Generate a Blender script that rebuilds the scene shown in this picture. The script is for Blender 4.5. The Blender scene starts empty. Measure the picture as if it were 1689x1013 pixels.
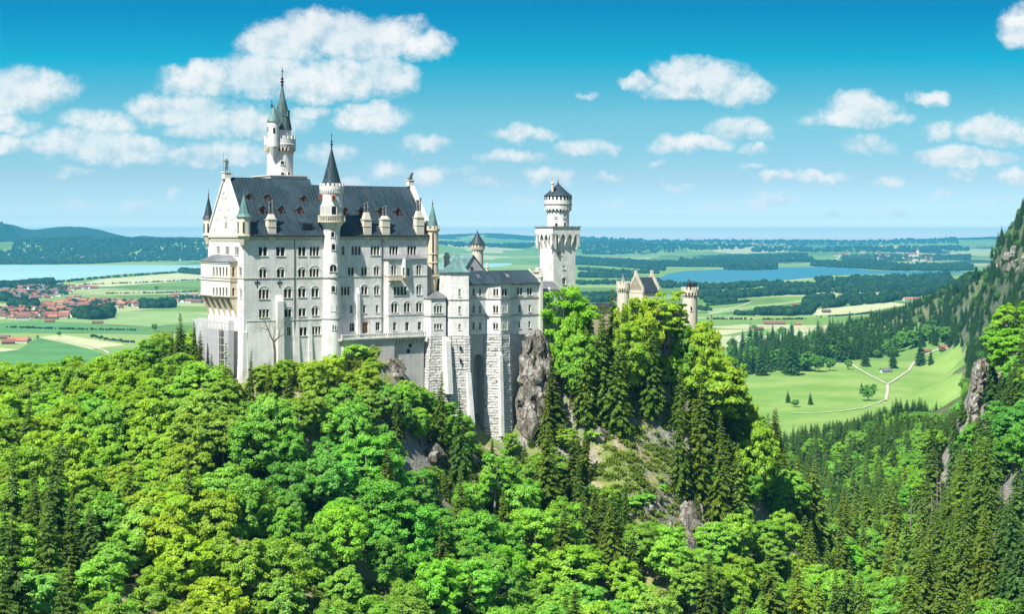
import bpy, math, random
import numpy as np
from mathutils import Vector, Matrix

# ------------------------------------------------------------------ camera
SC = bpy.context.scene
COL = SC.collection
F, CX, HY = 2600.0, 844.5, 389.0          # focal length in photo pixels, centre column, eye-level row
cam_d = bpy.data.cameras.new('camera')
cam_d.sensor_width = 36.0
cam_d.lens = 36.0 * F / 1689.0
cam_d.shift_y = -(506.5 - HY) / 1689.0
cam_d.clip_start = 1.0
cam_d.clip_end = 400000.0
cam = bpy.data.objects.new('camera', cam_d)
cam.rotation_euler = (math.radians(90), 0, 0)
COL.objects.link(cam)
SC.camera = cam
SC.view_settings.view_transform = 'Standard'
SC.view_settings.look = 'None'
SC.view_settings.exposure = 1.15
SC.view_settings.gamma = 1.0
SC.cycles.use_denoising = True
SC.cycles.max_bounces = 6
SC.cycles.diffuse_bounces = 4
SC.cycles.glossy_bounces = 2
SC.cycles.transmission_bounces = 3
SC.cycles.transparent_max_bounces = 6
SC.cycles.volume_bounces = 0
SC.cycles.caustics_reflective = False
SC.cycles.caustics_refractive = False
SC.cycles.sample_clamp_indirect = 4.0

# ------------------------------------------------------------------ castle axis and sun
TH = math.radians(34.0)
EU = (math.cos(TH), math.sin(TH))          # along the long front, away to the right
EW = (-math.sin(TH), math.cos(TH))         # into the building
P0 = (-71.5, 420.0)                        # near corner of the great palace
sd = (.74, .31, -1.12)                     # light travels: along u, along w, down
SUN_DIR = Vector((sd[0]*EU[0]+sd[1]*EW[0], sd[0]*EU[1]+sd[1]*EW[1], sd[2])).normalized()
sun_d = bpy.data.lights.new('sun', 'SUN')
sun_d.energy = 4.3
sun_d.angle = math.radians(0.53)
sun_d.color = (1.0, .955, .87)
sun = bpy.data.objects.new('sun', sun_d)
sun.rotation_euler = SUN_DIR.to_track_quat('-Z', 'Y').to_euler()
COL.objects.link(sun)
sun_el = math.asin(-SUN_DIR.z)
sun_az = math.atan2(-SUN_DIR.x, -SUN_DIR.y)   # compass style, clockwise from +Y

# ------------------------------------------------------------------ node helpers
class NT:
    def __init__(s, tree):
        s.t = tree; s.n = tree.nodes; s.l = tree.links
    def node(s, typ, **kw):
        n = s.n.new(typ)
        for k, v in kw.items():
            if k == 'ins':
                for i, val in v.items():
                    if hasattr(val, 'is_output'): s.l.new(val, n.inputs[i])
                    else: n.inputs[i].default_value = val
            else: setattr(n, k, v)
        return n
    def math(s, op, a, b=0.0, c=0.0, clamp=False):
        n = s.n.new('ShaderNodeMath'); n.operation = op; n.use_clamp = clamp
        for i, v in enumerate((a, b, c)):
            if hasattr(v, 'is_output'): s.l.new(v, n.inputs[i])
            else: n.inputs[i].default_value = v
        return n.outputs[0]
    def vmath(s, op, a, b=None, c=None, out=0):
        n = s.n.new('ShaderNodeVectorMath'); n.operation = op
        for i, v in enumerate((a, b, c)):
            if v is None: continue
            if hasattr(v, 'is_output'): s.l.new(v, n.inputs[i])
            else: n.inputs[i].default_value = v
        return n.outputs[out]
    def mix(s, f, a, b, mode='MIX'):
        n = s.n.new('ShaderNodeMix'); n.data_type = 'RGBA'; n.blend_type = mode; n.clamp_factor = True
        for i, v in ((0, f), (6, a), (7, b)):
            if hasattr(v, 'is_output'): s.l.new(v, n.inputs[i])
            else: n.inputs[i].default_value = v if i == 0 else (*v[:3], 1.0)
        return n.outputs[2]
    def ramp(s, f, stops, interp='LINEAR'):
        n = s.n.new('ShaderNodeValToRGB'); n.color_ramp.interpolation = interp
        e = n.color_ramp.elements
        while len(e) < len(stops): e.new(.5)
        for el, (p, c) in zip(e, stops):
            el.position = p; el.color = (*c, 1.0) if len(c) == 3 else c
        s.l.new(f, n.inputs[0]); return n.outputs[0]
    def noise(s, vec, scale, detail=3.0, rough=.55, out=0, dist=0.0):
        n = s.n.new('ShaderNodeTexNoise')
        if vec is not None: s.l.new(vec, n.inputs['Vector'])
        n.inputs['Scale'].default_value = scale; n.inputs['Detail'].default_value = detail
        n.inputs['Roughness'].default_value = rough; n.inputs['Distortion'].default_value = dist
        return n.outputs[out]
    def smooth(s, v, a, b):
        n = s.n.new('ShaderNodeMapRange'); n.interpolation_type = 'SMOOTHSTEP'
        s.l.new(v, n.inputs[0]); n.inputs[1].default_value = a; n.inputs[2].default_value = b
        return n.outputs[0]

# ------------------------------------------------------------------ sky with fair weather clouds
world = bpy.data.worlds.new('World'); SC.world = world
world.use_nodes = True
w = NT(world.node_tree); w.n.clear()
world.cycles.sampling_method = 'MANUAL'; world.cycles.sample_map_resolution = 512
geo = w.node('ShaderNodeTexCoord')
dirv = geo.outputs['Generated']
sep = w.node('ShaderNodeSeparateXYZ', ins={0: dirv})
# the lowest band of sky shows the colours of a tall slice of it
stretched = w.vmath('NORMALIZE', w.vmath('MULTIPLY', dirv, (1.0, 1.0, 5.2)))
sky = w.node('ShaderNodeTexSky', sky_type='NISHITA', sun_disc=False, sun_elevation=sun_el, sun_rotation=sun_az,
             altitude=900.0, air_density=1.0, dust_density=.6, ozone_density=1.6, ins={0: stretched})
# clouds: places on the sky by bearing and height above the horizon (hundredths of a radian)
yy = w.math('MAXIMUM', sep.outputs[1], .02)
az = w.math('MULTIPLY', w.math('DIVIDE', sep.outputs[0], yy), 26.0)
el = w.math('MULTIPLY', w.math('DIVIDE', sep.outputs[2], yy), 26.0)
tone_ = w.ramp(w.math('DIVIDE', el, 16.0), [(0.0, (.80, .70, .72)), (.0044, (.66, .60, .60)), (.0175, (.38, .36, .34)), (.058, (.42, .42, .33)), (.12, (.37, .62, .44)), (.182, (.03, .62, .51)), (.235, (.006, .45, .48)), (.6, (.30, .39, .39))])
graded = w.mix(1.0, sky.outputs[0], w.vmath('MULTIPLY', tone_, (2.0, 2.0, 2.0)), 'MULTIPLY')
cp = w.node('ShaderNodeCombineXYZ', ins={0: az, 1: el}).outputs[0]
CL = [(470,70,70,36,1),(545,52,90,36,1),(625,62,85,38,1),(700,72,46,26,.8),(330,128,70,30,1),(430,122,100,36,1),(540,126,110,36,1),(635,122,55,34,1),
      (305,176,84,26,.95),(275,190,50,14,.8),(400,204,110,24,.85),(345,212,70,16,.7),(40,148,82,36,1),(-10,165,60,30,1),(165,203,60,20,.75),(8,205,30,20,.75),
      (45,213,30,12,.55),(165,243,112,26,1),(225,238,45,24,.85),(105,250,55,12,.85),(22,243,48,14,.8),(305,256,80,16,.6),(375,252,75,20,.75),(618,193,55,26,1),(600,207,50,12,.9),
      (700,241,38,15,.85),(545,254,46,18,.65),(640,281,38,15,.6),(705,288,32,15,.75),(860,219,52,14,.75),(845,260,52,13,.8),(955,243,36,15,.85),(1000,246,26,12,.7),
      (905,292,42,14,.85),(1000,297,24,8,.5),(800,300,34,9,.45),(1052,130,30,15,.9),(1150,126,76,32,1),(1205,150,66,26,1),(1120,146,60,18,.9),(970,155,16,7,.5),
      (1145,238,64,16,.95),(1212,216,52,20,.9),(1242,250,26,9,.55),(1422,176,66,28,1),(1418,192,78,15,1),(1532,160,32,13,.75),(1432,240,44,19,.65),(1548,215,24,17,.8),
      (1632,213,62,22,1),(1690,216,40,18,1),(1592,256,76,16,.95),(1684,42,38,32,.95),(1592,282,24,11,.5),(1672,286,28,13,.8),(1288,293,38,9,.7),(1352,295,44,10,.7),
      (1080,270,20,7,.5),(1240,275,22,6,.5),(1470,298,22,8,.5),(1258,334,54,15,.5),(1372,353,20,8,.45),(1480,350,30,8,.45),(228,340,32,11,.45),(130,340,34,9,.4),(287,318,20,9,.4),(560,300,40,9,.4),(760,285,26,8,.4),(120,290,40,9,.38),(420,300,46,10,.4),(1120,305,30,7,.4),(1180,335,34,8,.35),(1560,318,34,8,.4),(1640,330,36,9,.4),(1010,338,30,7,.32),(860,330,34,8,.32),(1540,262,20,9,.45),(505,185,40,14,.6)]
wob1 = w.vmath('SUBTRACT', w.noise(cp, 3.4, 5.0, .6, 1), (.5, .5, .5))
wob2 = w.vmath('SUBTRACT', w.noise(cp, .9, 2.0, .5, 1), (.5, .5, .5))
cw = w.vmath('ADD', w.vmath('ADD', cp, w.vmath('SCALE', wob1, None)), w.vmath('SCALE', wob2, None))
for nd in w.n:
    if nd.type == 'VECT_MATH' and nd.operation == 'SCALE': nd.inputs['Scale'].default_value = .30 if nd.inputs[0].links[0].from_socket == wob1 else .36
acc = acc2 = None
for (px, py, rx, ry, st) in CL:
    ca, ce = (px-CX)/100.0, (HY-py)/100.0
    ix, iy = 100.0/rx/1.24, 100.0/ry/1.24
    v = w.vmath('MULTIPLY_ADD', cw, (ix, iy, 0), (-ca*ix, -ce*iy, 0))
    d = w.vmath('DOT_PRODUCT', v, v, out=1)
    q = w.math('MULTIPLY_ADD', d, -st, st)
    acc = q if acc is None else w.math('MAXIMUM', acc, q)
    vy = w.vmath('DOT_PRODUCT', v, (0, 1, 0), out=1)          # the same cloud seen half its height lower
    q2 = w.math('MULTIPLY_ADD', vy, 1.0*st, w.math('MULTIPLY_ADD', d, -st, st*.75))
    acc2 = q2 if acc2 is None else w.math('MAXIMUM', acc2, q2)
nd1 = w.noise(cp, 2.0, 8.0, .66)
nd2 = w.noise(w.vmath('ADD', cp, (-.10, .16, 0)), 2.0, 8.0, .62)
dens = w.math('ADD', acc, w.math('MULTIPLY', w.math('SUBTRACT', nd1, .5), 1.55))
alpha = w.math('MULTIPLY', w.smooth(dens, -.02, .84), w.math('MULTIPLY_ADD', w.noise(cp, .8, 3.0, .6), .9, .40, True))
lit = w.math('MULTIPLY_ADD', w.math('SUBTRACT', nd1, nd2), 2.3, w.math('MULTIPLY_ADD', w.math('SUBTRACT', acc2, acc), .34, .80))  # sunlit tops and grey undersides are put into the cloud colour
ccol = w.ramp(lit, [(.20, (.56, .72, .80)), (.55, (.78, .87, .91)), (.85, (.97, .985, .99)), (1.0, (1.0, 1.0, 1.0))])
cloud = w.vmath('MULTIPLY', ccol, (4.5, 4.5, 4.45))
skyc = w.mix(alpha, graded, cloud)
bg = w.node('ShaderNodeBackground', ins={0: skyc, 1: .10})
w.node('ShaderNodeOutputWorld', ins={0: bg.outputs[0]})

# ------------------------------------------------------------------ mesh helpers
class MB:
    def __init__(s): s.v = []; s.f = []; s.m = []
    def add(s, vs, fs, mi=0):
        b = len(s.v); s.v.extend([tuple(p) for p in vs])
        for f in fs: s.f.append(tuple(b+i for i in f)); s.m.append(mi)
    def quad(s, a, b, c, d, mi=0): s.add([a, b, c, d], [(0, 1, 2, 3)], mi)
    def box(s, x0, x1, y0, y1, z0, z1, mi=0):
        s.add([(x0,y0,z0),(x1,y0,z0),(x1,y1,z0),(x0,y1,z0),(x0,y0,z1),(x1,y0,z1),(x1,y1,z1),(x0,y1,z1)],
              [(0,3,2,1),(4,5,6,7),(0,1,5,4),(1,2,6,5),(2,3,7,6),(3,0,4,7)], mi)
    def obox(s, c, t, n, s0, s1, d0, d1, z0, z1, mi=0):
        """box along tangent t, from depth d0 to d1 along normal n (2D frame at c)"""
        P = lambda a, d, z: (c[0]+t[0]*a+n[0]*d, c[1]+t[1]*a+n[1]*d, z)
        s.add([P(s0,d0,z0),P(s1,d0,z0),P(s1,d1,z0),P(s0,d1,z0),P(s0,d0,z1),P(s1,d0,z1),P(s1,d1,z1),P(s0,d1,z1)],
              [(0,3,2,1),(4,5,6,7),(0,1,5,4),(1,2,6,5),(2,3,7,6),(3,0,4,7)], mi)
    def prism(s, poly, z0, z1, mi=0, top=True, shrink=None):
        """vertical prism; shrink = polygon of the top when it differs"""
        n = len(poly); up = shrink or poly
        vs = [(*p, z0) for p in poly] + [(*p, z1) for p in up]
        fs = [(i, (i+1) % n, n+(i+1) % n, n+i) for i in range(n)]
        if top: fs += [tuple(range(n, 2*n)), tuple(range(n-1, -1, -1))]
        s.add(vs, fs, mi)
    def lathe(s, prof, c, n=24, mi=0, a0=0.0, a1=2*math.pi):
        full = abs(a1-a0-2*math.pi) < 1e-6
        k = n if full else n+1
        vs = []
        for r, z in prof:
            for i in range(k):
                a = a0+(a1-a0)*i/n
                vs.append((c[0]+r*math.cos(a), c[1]+r*math.sin(a), z))
        fs = []
        for j in range(len(prof)-1):
            for i in range(n):
                i2 = (i+1) % k
                fs.append((j*k+i, j*k+i2, (j+1)*k+i2, (j+1)*k+i))
        s.add(vs, fs, mi)
    def cap(s, r, z, c, n=24, mi=0):
        s.add([(c[0]+r*math.cos(2*math.pi*i/n), c[1]+r*math.sin(2*math.pi*i/n), z) for i in range(n)], [tuple(range(n))], mi)
    def tube(s, pts, rads, n=6, mi=0):
        pts = [Vector(p) for p in pts]; vs = []; fs = []
        for i, p in enumerate(pts):
            d = (pts[min(i+1, len(pts)-1)]-pts[max(i-1, 0)]).normalized()
            a = d.orthogonal().normalized(); b = d.cross(a)
            for j in range(n):
                t = 2*math.pi*j/n
                vs.append(p+(a*math.cos(t)+b*math.sin(t))*rads[i])
        for i in range(len(pts)-1):
            for j in range(n):
                fs.append((i*n+j, i*n+(j+1) % n, (i+1)*n+(j+1) % n, (i+1)*n+j))
        fs.append(tuple(range(n))); fs.append(tuple(range((len(pts)-1)*n, len(pts)*n)))
        s.add(vs, fs, mi)
    def build(s, name, mats, parent=None, org=(0,0,0), smooth=False):
        me = bpy.data.meshes.new(name)
        me.from_pydata([(x-org[0], y-org[1], z-org[2]) for x, y, z in s.v], [], s.f)
        for m in (mats if isinstance(mats, (list, tuple)) else [mats]): me.materials.append(m)
        if any(s.m): me.polygons.foreach_set('material_index', s.m)
        if smooth: me.polygons.foreach_set('use_smooth', [True]*len(s.f))
        me.update()
        o = bpy.data.objects.new(name, me); COL.objects.link(o)
        if parent is not None: o.parent = parent
        return o

def np_mesh(name, verts, quads, mats, parent=None, smooth=False, mi=None):
    verts = np.asarray(verts, np.float32); quads = np.asarray(quads, np.int32)
    me = bpy.data.meshes.new(name)
    k = quads.shape[1]
    me.vertices.add(len(verts)); me.vertices.foreach_set('co', verts.ravel())
    me.loops.add(quads.size); me.loops.foreach_set('vertex_index', quads.ravel())
    me.polygons.add(len(quads)); me.polygons.foreach_set('loop_start', np.arange(0, quads.size, k, dtype=np.int32))
    me.polygons.foreach_set('loop_total', np.full(len(quads), k, np.int32))
    if mi is not None: me.polygons.foreach_set('material_index', np.asarray(mi, np.int32))
    if smooth: me.polygons.foreach_set('use_smooth', np.ones(len(quads), bool))
    for m in (mats if isinstance(mats, (list, tuple)) else [mats]): me.materials.append(m)
    me.update(calc_edges=True); me.validate()
    o = bpy.data.objects.new(name, me); COL.objects.link(o)
    if parent is not None: o.parent = parent
    return o

def tag(o, label=None, cat=None, group=None, kind=None):
    if label: o['label'] = label
    if cat: o['category'] = cat
    if group: o['group'] = group
    if kind: o['kind'] = kind
    return o

def empty(name, loc, rz=0.0):
    o = bpy.data.objects.new(name, None); o.empty_display_size = 1.0
    o.location = loc; o.rotation_euler = (0, 0, rz); COL.objects.link(o)
    return o

# value noise on the plane / in space
def hash2(ix, iy, seed):
    h = (ix*374761393 + iy*668265263 + seed*1442695041) & 0xFFFFFFFF
    h = ((h ^ (h >> 13))*1274126177) & 0xFFFFFFFF
    return ((h ^ (h >> 16)) & 0xFFFF)/65535.0
def vnoise(x, y, seed=0):
    ix, iy = np.floor(x).astype(np.int64), np.floor(y).astype(np.int64)
    fx, fy = x-ix, y-iy
    fx, fy = fx*fx*(3-2*fx), fy*fy*(3-2*fy)
    a, b = hash2(ix, iy, seed), hash2(ix+1, iy, seed)
    c, d = hash2(ix, iy+1, seed), hash2(ix+1, iy+1, seed)
    return (a*(1-fx)+b*fx)*(1-fy)+(c*(1-fx)+d*fx)*fy
def fbm(x, y, oct=4, seed=0):
    t = 0; a = .5
    for i in range(oct):
        t = t+a*(vnoise(x, y, seed+i)-.5); x, y, a = x*2.03, y*2.03, a*.5
    return t

# ------------------------------------------------------------------ materials
def new_mat(name):
    m = bpy.data.materials.new(name); m.use_nodes = True
    t = NT(m.node_tree); t.n.clear()
    return m, t
def finish(t, color, rough=.8, bump=None, bstr=.5, bdist=.1, metal=0.0, spec=.3):
    b = t.node('ShaderNodeBsdfPrincipled')
    if hasattr(color, 'is_output'): t.l.new(color, b.inputs['Base Color'])
    else: b.inputs['Base Color'].default_value = (*color, 1)
    if hasattr(rough, 'is_output'): t.l.new(rough, b.inputs['Roughness'])
    else: b.inputs['Roughness'].default_value = rough
    b.inputs['Metallic'].default_value = metal
    b.inputs['Specular IOR Level'].default_value = spec
    if bump is not None:
        n = t.node('ShaderNodeBump'); n.inputs['Strength'].default_value = bstr; n.inputs['Distance'].default_value = bdist
        t.l.new(bump, n.inputs['Height']); t.l.new(n.outputs[0], b.inputs['Normal'])
    t.node('ShaderNodeOutputMaterial', ins={0: b.outputs[0]})
def wall_coords(t):
    """courses run level round every face: x+y along the wall, z up it"""
    tc = t.node('ShaderNodeTexCoord'); s = t.node('ShaderNodeSeparateXYZ', ins={0: tc.outputs['Object']})
    h = t.math('ADD', s.outputs[0], s.outputs[1])
    return tc.outputs['Object'], t.node('ShaderNodeCombineXYZ', ins={0: h, 1: s.outputs[2]}).outputs[0]
def masonry(name, ca, cb, mortar, bw, bh, stain=.25, bstr=.4, bdist=.05, msize=.012, rough_noise=0.0):
    m, t = new_mat(name)
    oc, wc = wall_coords(t)
    br = t.node('ShaderNodeTexBrick', ins={0: wc})
    br.inputs['Color1'].default_value = (*ca, 1); br.inputs['Color2'].default_value = (*cb, 1); br.inputs['Mortar'].default_value = (*mortar, 1)
    br.inputs['Scale'].default_value = 1.0; br.inputs['Mortar Size'].default_value = msize; br.inputs['Mortar Smooth'].default_value = .3
    br.inputs['Bias'].default_value = 0.0; br.inputs['Brick Width'].default_value = bw; br.inputs['Row Height'].default_value = bh
    br.offset = .5
    st = t.noise(t.vmath('MULTIPLY', oc, (1.0, 1.0, .16)), .9, 4.0, .6)
    bl = t.noise(oc, .22, 4.0, .6)
    f = t.math('MULTIPLY', t.math('ADD', t.smooth(st, .42, .75), t.smooth(bl, .45, .75)), stain)
    dark = tuple(c*.62 for c in ca)
    col = t.mix(f, br.outputs[0], (dark[0], dark[1]*.99, dark[2]*.95))
    hgt = t.math('SUBTRACT', 1.0, br.outputs[1])
    if rough_noise: hgt = t.math('ADD', hgt, t.math('MULTIPLY', t.noise(oc, 1.3, 5.0, .65), rough_noise))
    finish(t, col, .85, hgt, bstr, bdist, spec=.15)
    return m
M = {}
M['limestone'] = masonry('limestone', (.70, .692, .66), (.625, .617, .59), (.47, .465, .44), 1.5, .62, .62)
M['gable_stone'] = masonry('gable_stone', (.72, .70, .65), (.68, .665, .61), (.58, .56, .52), 1.3, .55, .15)
M['rough_stone'] = masonry('rough_stone', (.72, .70, .66), (.57, .56, .53), (.30, .29, .27), 1.7, .78, .30, 1.0, .35, .06, 1.4)
M['grey_stone'] = masonry('grey_stone', (.47, .46, .44), (.42, .415, .40), (.33, .32, .31), 1.4, .6, .35)
M['sandstone'] = masonry('sandstone', (.66, .56, .42), (.60, .51, .38), (.42, .33, .23), 1.2, .5, .3)
M['cream_stone'] = masonry('cream_stone', (.62, .57, .46), (.58, .53, .43), (.44, .40, .33), 1.2, .5, .3)
M['concrete'] = masonry('concrete', (.48, .47, .44), (.45, .44, .415), (.40, .39, .37), 3.0, 1.2, .5)
def roofing(name, ca, cb, seam, pitch, rough=.45):
    m, t = new_mat(name)
    tc = t.node('ShaderNodeTexCoord'); oc = tc.outputs['Object']
    s = t.node('ShaderNodeSeparateXYZ', ins={0: oc})
    n = t.noise(t.vmath('MULTIPLY', oc, (1.6, .25, .25)), .8, 4.0, .6)
    n2 = t.noise(oc, .12, 3.0, .6)
    col = t.mix(t.smooth(n, .35, .7), ca, cb)
    col = t.mix(t.smooth(n2, .45, .7), col, tuple(c*1.25 for c in cb))
    fr = t.math('FRACT', t.math('DIVIDE', s.outputs[0], pitch))
    ln = t.math('LESS_THAN', t.math('ABSOLUTE', t.math('SUBTRACT', fr, .5)), .09)
    col = t.mix(t.math('MULTIPLY', ln, .5), col, seam)
    finish(t, col, rough, ln, .6, .08, spec=.22)
    return m
M['slate'] = roofing('slate_roof', (.013, .027, .036), (.028, .047, .058), (.065, .095, .108), .95, .5)
M['copper'] = roofing('copper_roof', (.07, .145, .14), (.13, .23, .215), (.05, .10, .10), .8, .5)
M['dark_copper'] = roofing('weathered_copper_roof', (.045, .075, .075), (.085, .13, .125), (.03, .06, .06), .8, .5)
M['lead'] = roofing('lead_roof', (.10, .105, .11), (.15, .155, .16), (.20, .205, .21), .9, .5)
def plain(name, c, rough=.7, var=.25, scale=1.5, metal=0.0, spec=.3):
    m, t = new_mat(name)
    tc = t.node('ShaderNodeTexCoord')
    n = t.noise(tc.outputs['Object'], scale, 4.0, .6)
    finish(t, t.mix(t.smooth(n, .3, .7), tuple(x*(1-var) for x in c), tuple(min(1, x*(1+var)) for x in c)), rough, metal=metal, spec=spec)
    return m
M['trim'] = plain('trim_stone', (.60, .58, .52), .8, .1)
M['ledge'] = plain('weathered_ledge', (.24, .235, .22), .85, .3)
def mat_glass():
    m, t = new_mat('window_glass'); oi = t.node('ShaderNodeObjectInfo')
    finish(t, t.ramp(oi.outputs['Random'], [(0, (.010, .013, .016)), (.45, (.028, .026, .022)), (.72, (.05, .042, .032)), (.93, (.10, .09, .075)), (.985, (.20, .19, .17))], 'CONSTANT'), .2, spec=.2); return m
M['glass'] = mat_glass()
M['redwood'] = plain('red_timber', (.20, .075, .04), .8, .2)
M['bronze'] = plain('green_bronze', (.075, .10, .09), .6, .3, 3.0)
M['iron'] = plain('dark_iron', (.03, .035, .04), .6, .2)
M['bark'] = plain('bark', (.07, .055, .04), .95, .35, 3.0)
M['greybark'] = plain('grey_bark', (.20, .18, .15), .95, .35, 3.0)

# ================================================================== THE LAND
from mathutils.geometry import tessellate_polygon
PLAIN = -190.0
CTRL = []     # (column px, distance, height): the lie of the land round the castle hill
def C(px, y, z): CTRL.append(((px-CX)/F, math.log(y), z))
for a in [(402,416,-40),(345,442,-36),(300,462,-42),(530,436,-35),(600,432,-33),(650,440,-36),(690,446,-46),(470,422,-36),(740,447,-50),(760,450,-55),(830,455,-60),(870,462,-54),
          (900,480,-34),(930,486,-33),(1010,495,-35),(1060,500,-38),(1100,504,-42),(1140,510,-43),(1180,515,-52),(1230,512,-63),(1280,507,-81),(1340,505,-100),(1250,470,-86),(1305,470,-102),(1622,624,-50),(1612,644,-62),
          (450,460,-36),(560,470,-36),(700,480,-38),(850,500,-36),(620,465,-33),(1000,482,-39),(1060,486,-39),(1110,490,-41),(1150,497,-46),(950,476,-37),(-150,480,-56),(1000,515,-38),(1120,530,-48),
          (500,530,-66),(800,570,-84),(1000,610,-100),(300,560,-92),(1200,620,-122),(100,560,-85),
          (1000,470,-50),(1050,452,-64),(1100,432,-78),(950,452,-64),(1150,452,-80),(1120,402,-92),(1000,402,-88),(900,445,-72),(900,392,-94),(1200,430,-100),(1060,425,-80),
          (820,420,-78),(780,402,-82),(740,415,-68),(715,430,-57),(760,428,-66),
          (450,398,-46),(550,405,-45),(640,418,-48),(500,385,-55),(610,398,-58),(400,390,-53),(300,400,-56),(200,402,-56),(100,405,-58),(0,420,-59),(-120,420,-64),(240,440,-48),(120,460,-51),(0,480,-53),
          (500,350,-72),(600,350,-77),(700,362,-84),(400,330,-75),(300,320,-76),(200,312,-74),(100,302,-73),(0,292,-71),(-120,285,-68),
          (600,285,-96),(300,240,-88),(0,215,-82),(-150,210,-78),(800,300,-112),(1000,332,-114),(1200,352,-122),(1400,382,-128),(1600,380,-112),(1720,380,-90),
          (1400,480,-130),(1500,522,-134),(1450,650,-148),(1400,800,-160),(1350,1000,-178),(1500,800,-150),
          (1600,600,-92),(1652,622,-54),(1700,620,-30),(1780,620,0),(1640,520,-76),(1700,480,-62),(1560,560,-116),(1689,420,-84),(1810,450,-20),(1900,600,40),
          (1500,1000,-140),(1420,1080,-152),(1580,1000,-126),(1620,1200,-112),(1560,1250,-142),
          (1689,2100,36),(1770,2100,110),(1664,2220,8),(1640,2350,-16),(1600,2550,-72),(1550,2750,-105),(1500,2900,-137),(1455,3050,-168),(1420,3100,-186),(1600,3050,-125),(1560,3350,-165),(1700,2900,-60),(1689,3500,-130),(1850,2600,0),
          (1500,2660,-179),(1450,2700,-189),(1560,2550,-160),(1612,2350,-150),(1650,2050,-112),(1689,1800,-72),(1640,2080,-160),(1655,1700,-140),(1700,1450,-110),(1780,1500,-40),(1650,1500,-148),
          (1400,1500,-190),(1540,1520,-188),(1300,1400,-190),(1200,1500,-190),(1400,1800,-190),(1500,1680,-190),(1560,1680,-190),(1590,1900,-187),(1590,2200,-186),(1575,2420,-184),(1480,1420,-184),(1500,2200,-190),(1450,2450,-190),
          (0,600,-112),(0,900,-170),(0,1400,-190),(-300,900,-160),(300,900,-172),(600,900,-180),(900,900,-182),(1200,900,-184),(600,1400,-190),(900,1400,-190),(-300,1400,-190),
          (0,2400,-190),(600,2400,-190),(1000,2400,-190),(1300,2400,-190),(-300,2400,-190),(0,3800,-190),(500,3800,-190),(1000,3800,-190),(1300,3600,-190),(1450,3900,-190),(1700,4200,-190),
          (200,150,-95),(844,150,-118),(1500,150,-118),(-400,150,-80),(2000,150,-80),(844,60,-110),(300,60,-100),(1400,60,-110),(-500,400,-85),(-500,250,-80),(2200,500,60),(2300,1500,120)]:
    C(*a)
CT = np.array(CTRL)
_D = np.hypot(CT[:, None, 0]-CT[None, :, 0], CT[:, None, 1]-CT[None, :, 1])
_A = np.zeros((len(CT)+1,)*2); _A[:-1, :-1] = _D; _A[:-1, -1] = 1; _A[-1, :-1] = 1
_Wt = np.linalg.solve(_A+np.diag([1e-6]*len(CT)+[0]), np.append(CT[:, 2]-PLAIN, 0))
RIDGES = [  # far skylines: distance, spread, then (column, row) along the crest
    (15500, .13, [(-700,380),(-200,374),(-20,370.5),(8,369.5),(24,372),(42,377.5),(58,379.5),(72,376.5),(92,374.5),(112,374),(136,374.5),(158,377.5),(178,382.5),(200,388.5),(214,391.5),(232,388.5),(246,389.5),(268,391.5),(300,391),(345,392),(420,393),(520,394),(640,396),(900,412),(1200,430)]),
    (13000, .09, [(-700,402),(0,399),(60,396),(130,393.5),(210,394.5),(300,397),(400,400),(600,412),(800,424)]),
    (24000, .12, [(400,394),(640,390),(720,387.5),(770,385.5),(808,384),(838,386),(872,388.5),(930,391),(1000,394.5),(1100,397),(1250,398),(1400,398.5),(1480,396.5),(1530,394),(1580,392.5),(1620,391),(1700,388),(2000,380)]),
    (17000, .08, [(700,408),(900,404),(960,402),(1020,401),(1080,404),(1160,407),(1260,406),(1340,409),(1420,405),(1500,404),(1580,406),(1700,402)])]
def smoothstep(x, a, b):
    t = np.clip((x-a)/(b-a), 0, 1); return t*t*(3-2*t)
def ground(x, y, detail=True):
    x = np.atleast_1d(np.asarray(x, float)); y = np.atleast_1d(np.asarray(y, float))
    k = x/y; ly = np.log(y)
    near = np.zeros_like(x)
    sel = y < 4200
    if sel.any():
        ks, ls = k[sel], ly[sel]; out = np.zeros(len(ks))
        for i in range(0, len(ks), 20000):
            d = np.hypot(ks[i:i+20000, None]-CT[None, :, 0], ls[i:i+20000, None]-CT[None, :, 1])
            out[i:i+20000] = d@_Wt[:-1]+_Wt[-1]
        near[sel] = np.maximum(out, 0)*(1-smoothstep(y[sel], 3400, 4200))
    far = np.zeros_like(x)
    s2 = y > 9000
    if s2.any():
        px = k[s2]*F+CX; l2 = ly[s2]; b = np.zeros(s2.sum())
        for (by, sl, crest) in RIDGES:
            c = np.array(crest); h = np.maximum((HY-np.interp(px, c[:, 0], c[:, 1]))/F*by-PLAIN+fbm(px/9.0, l2*3, 3, 31)*by*.0006, 0)
            g = np.exp(-((l2-math.log(by))/sl)**2); b = np.maximum(b, h*g)
        roll = fbm(px/70.0, l2*9, 4, 7)*60*smoothstep(y[s2], 10500, 15000)*(1-smoothstep(y[s2], 30000, 50000))
        far[s2] = b+roll*np.clip(1-b/120, .15, 1)+smoothstep(y[s2], 26000, 41000)*75
    z = PLAIN+near+far
    if detail:
        amp = np.clip((near-6)/40, 0, 1)
        z = z+amp*(fbm(x/16, y/16, 4, 3)*7.0+fbm(x/4.0, y/4.0, 3, 9)*1.6*(y < 900))
    return z
def gz(x, y): return float(ground(x, y)[0])

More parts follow.
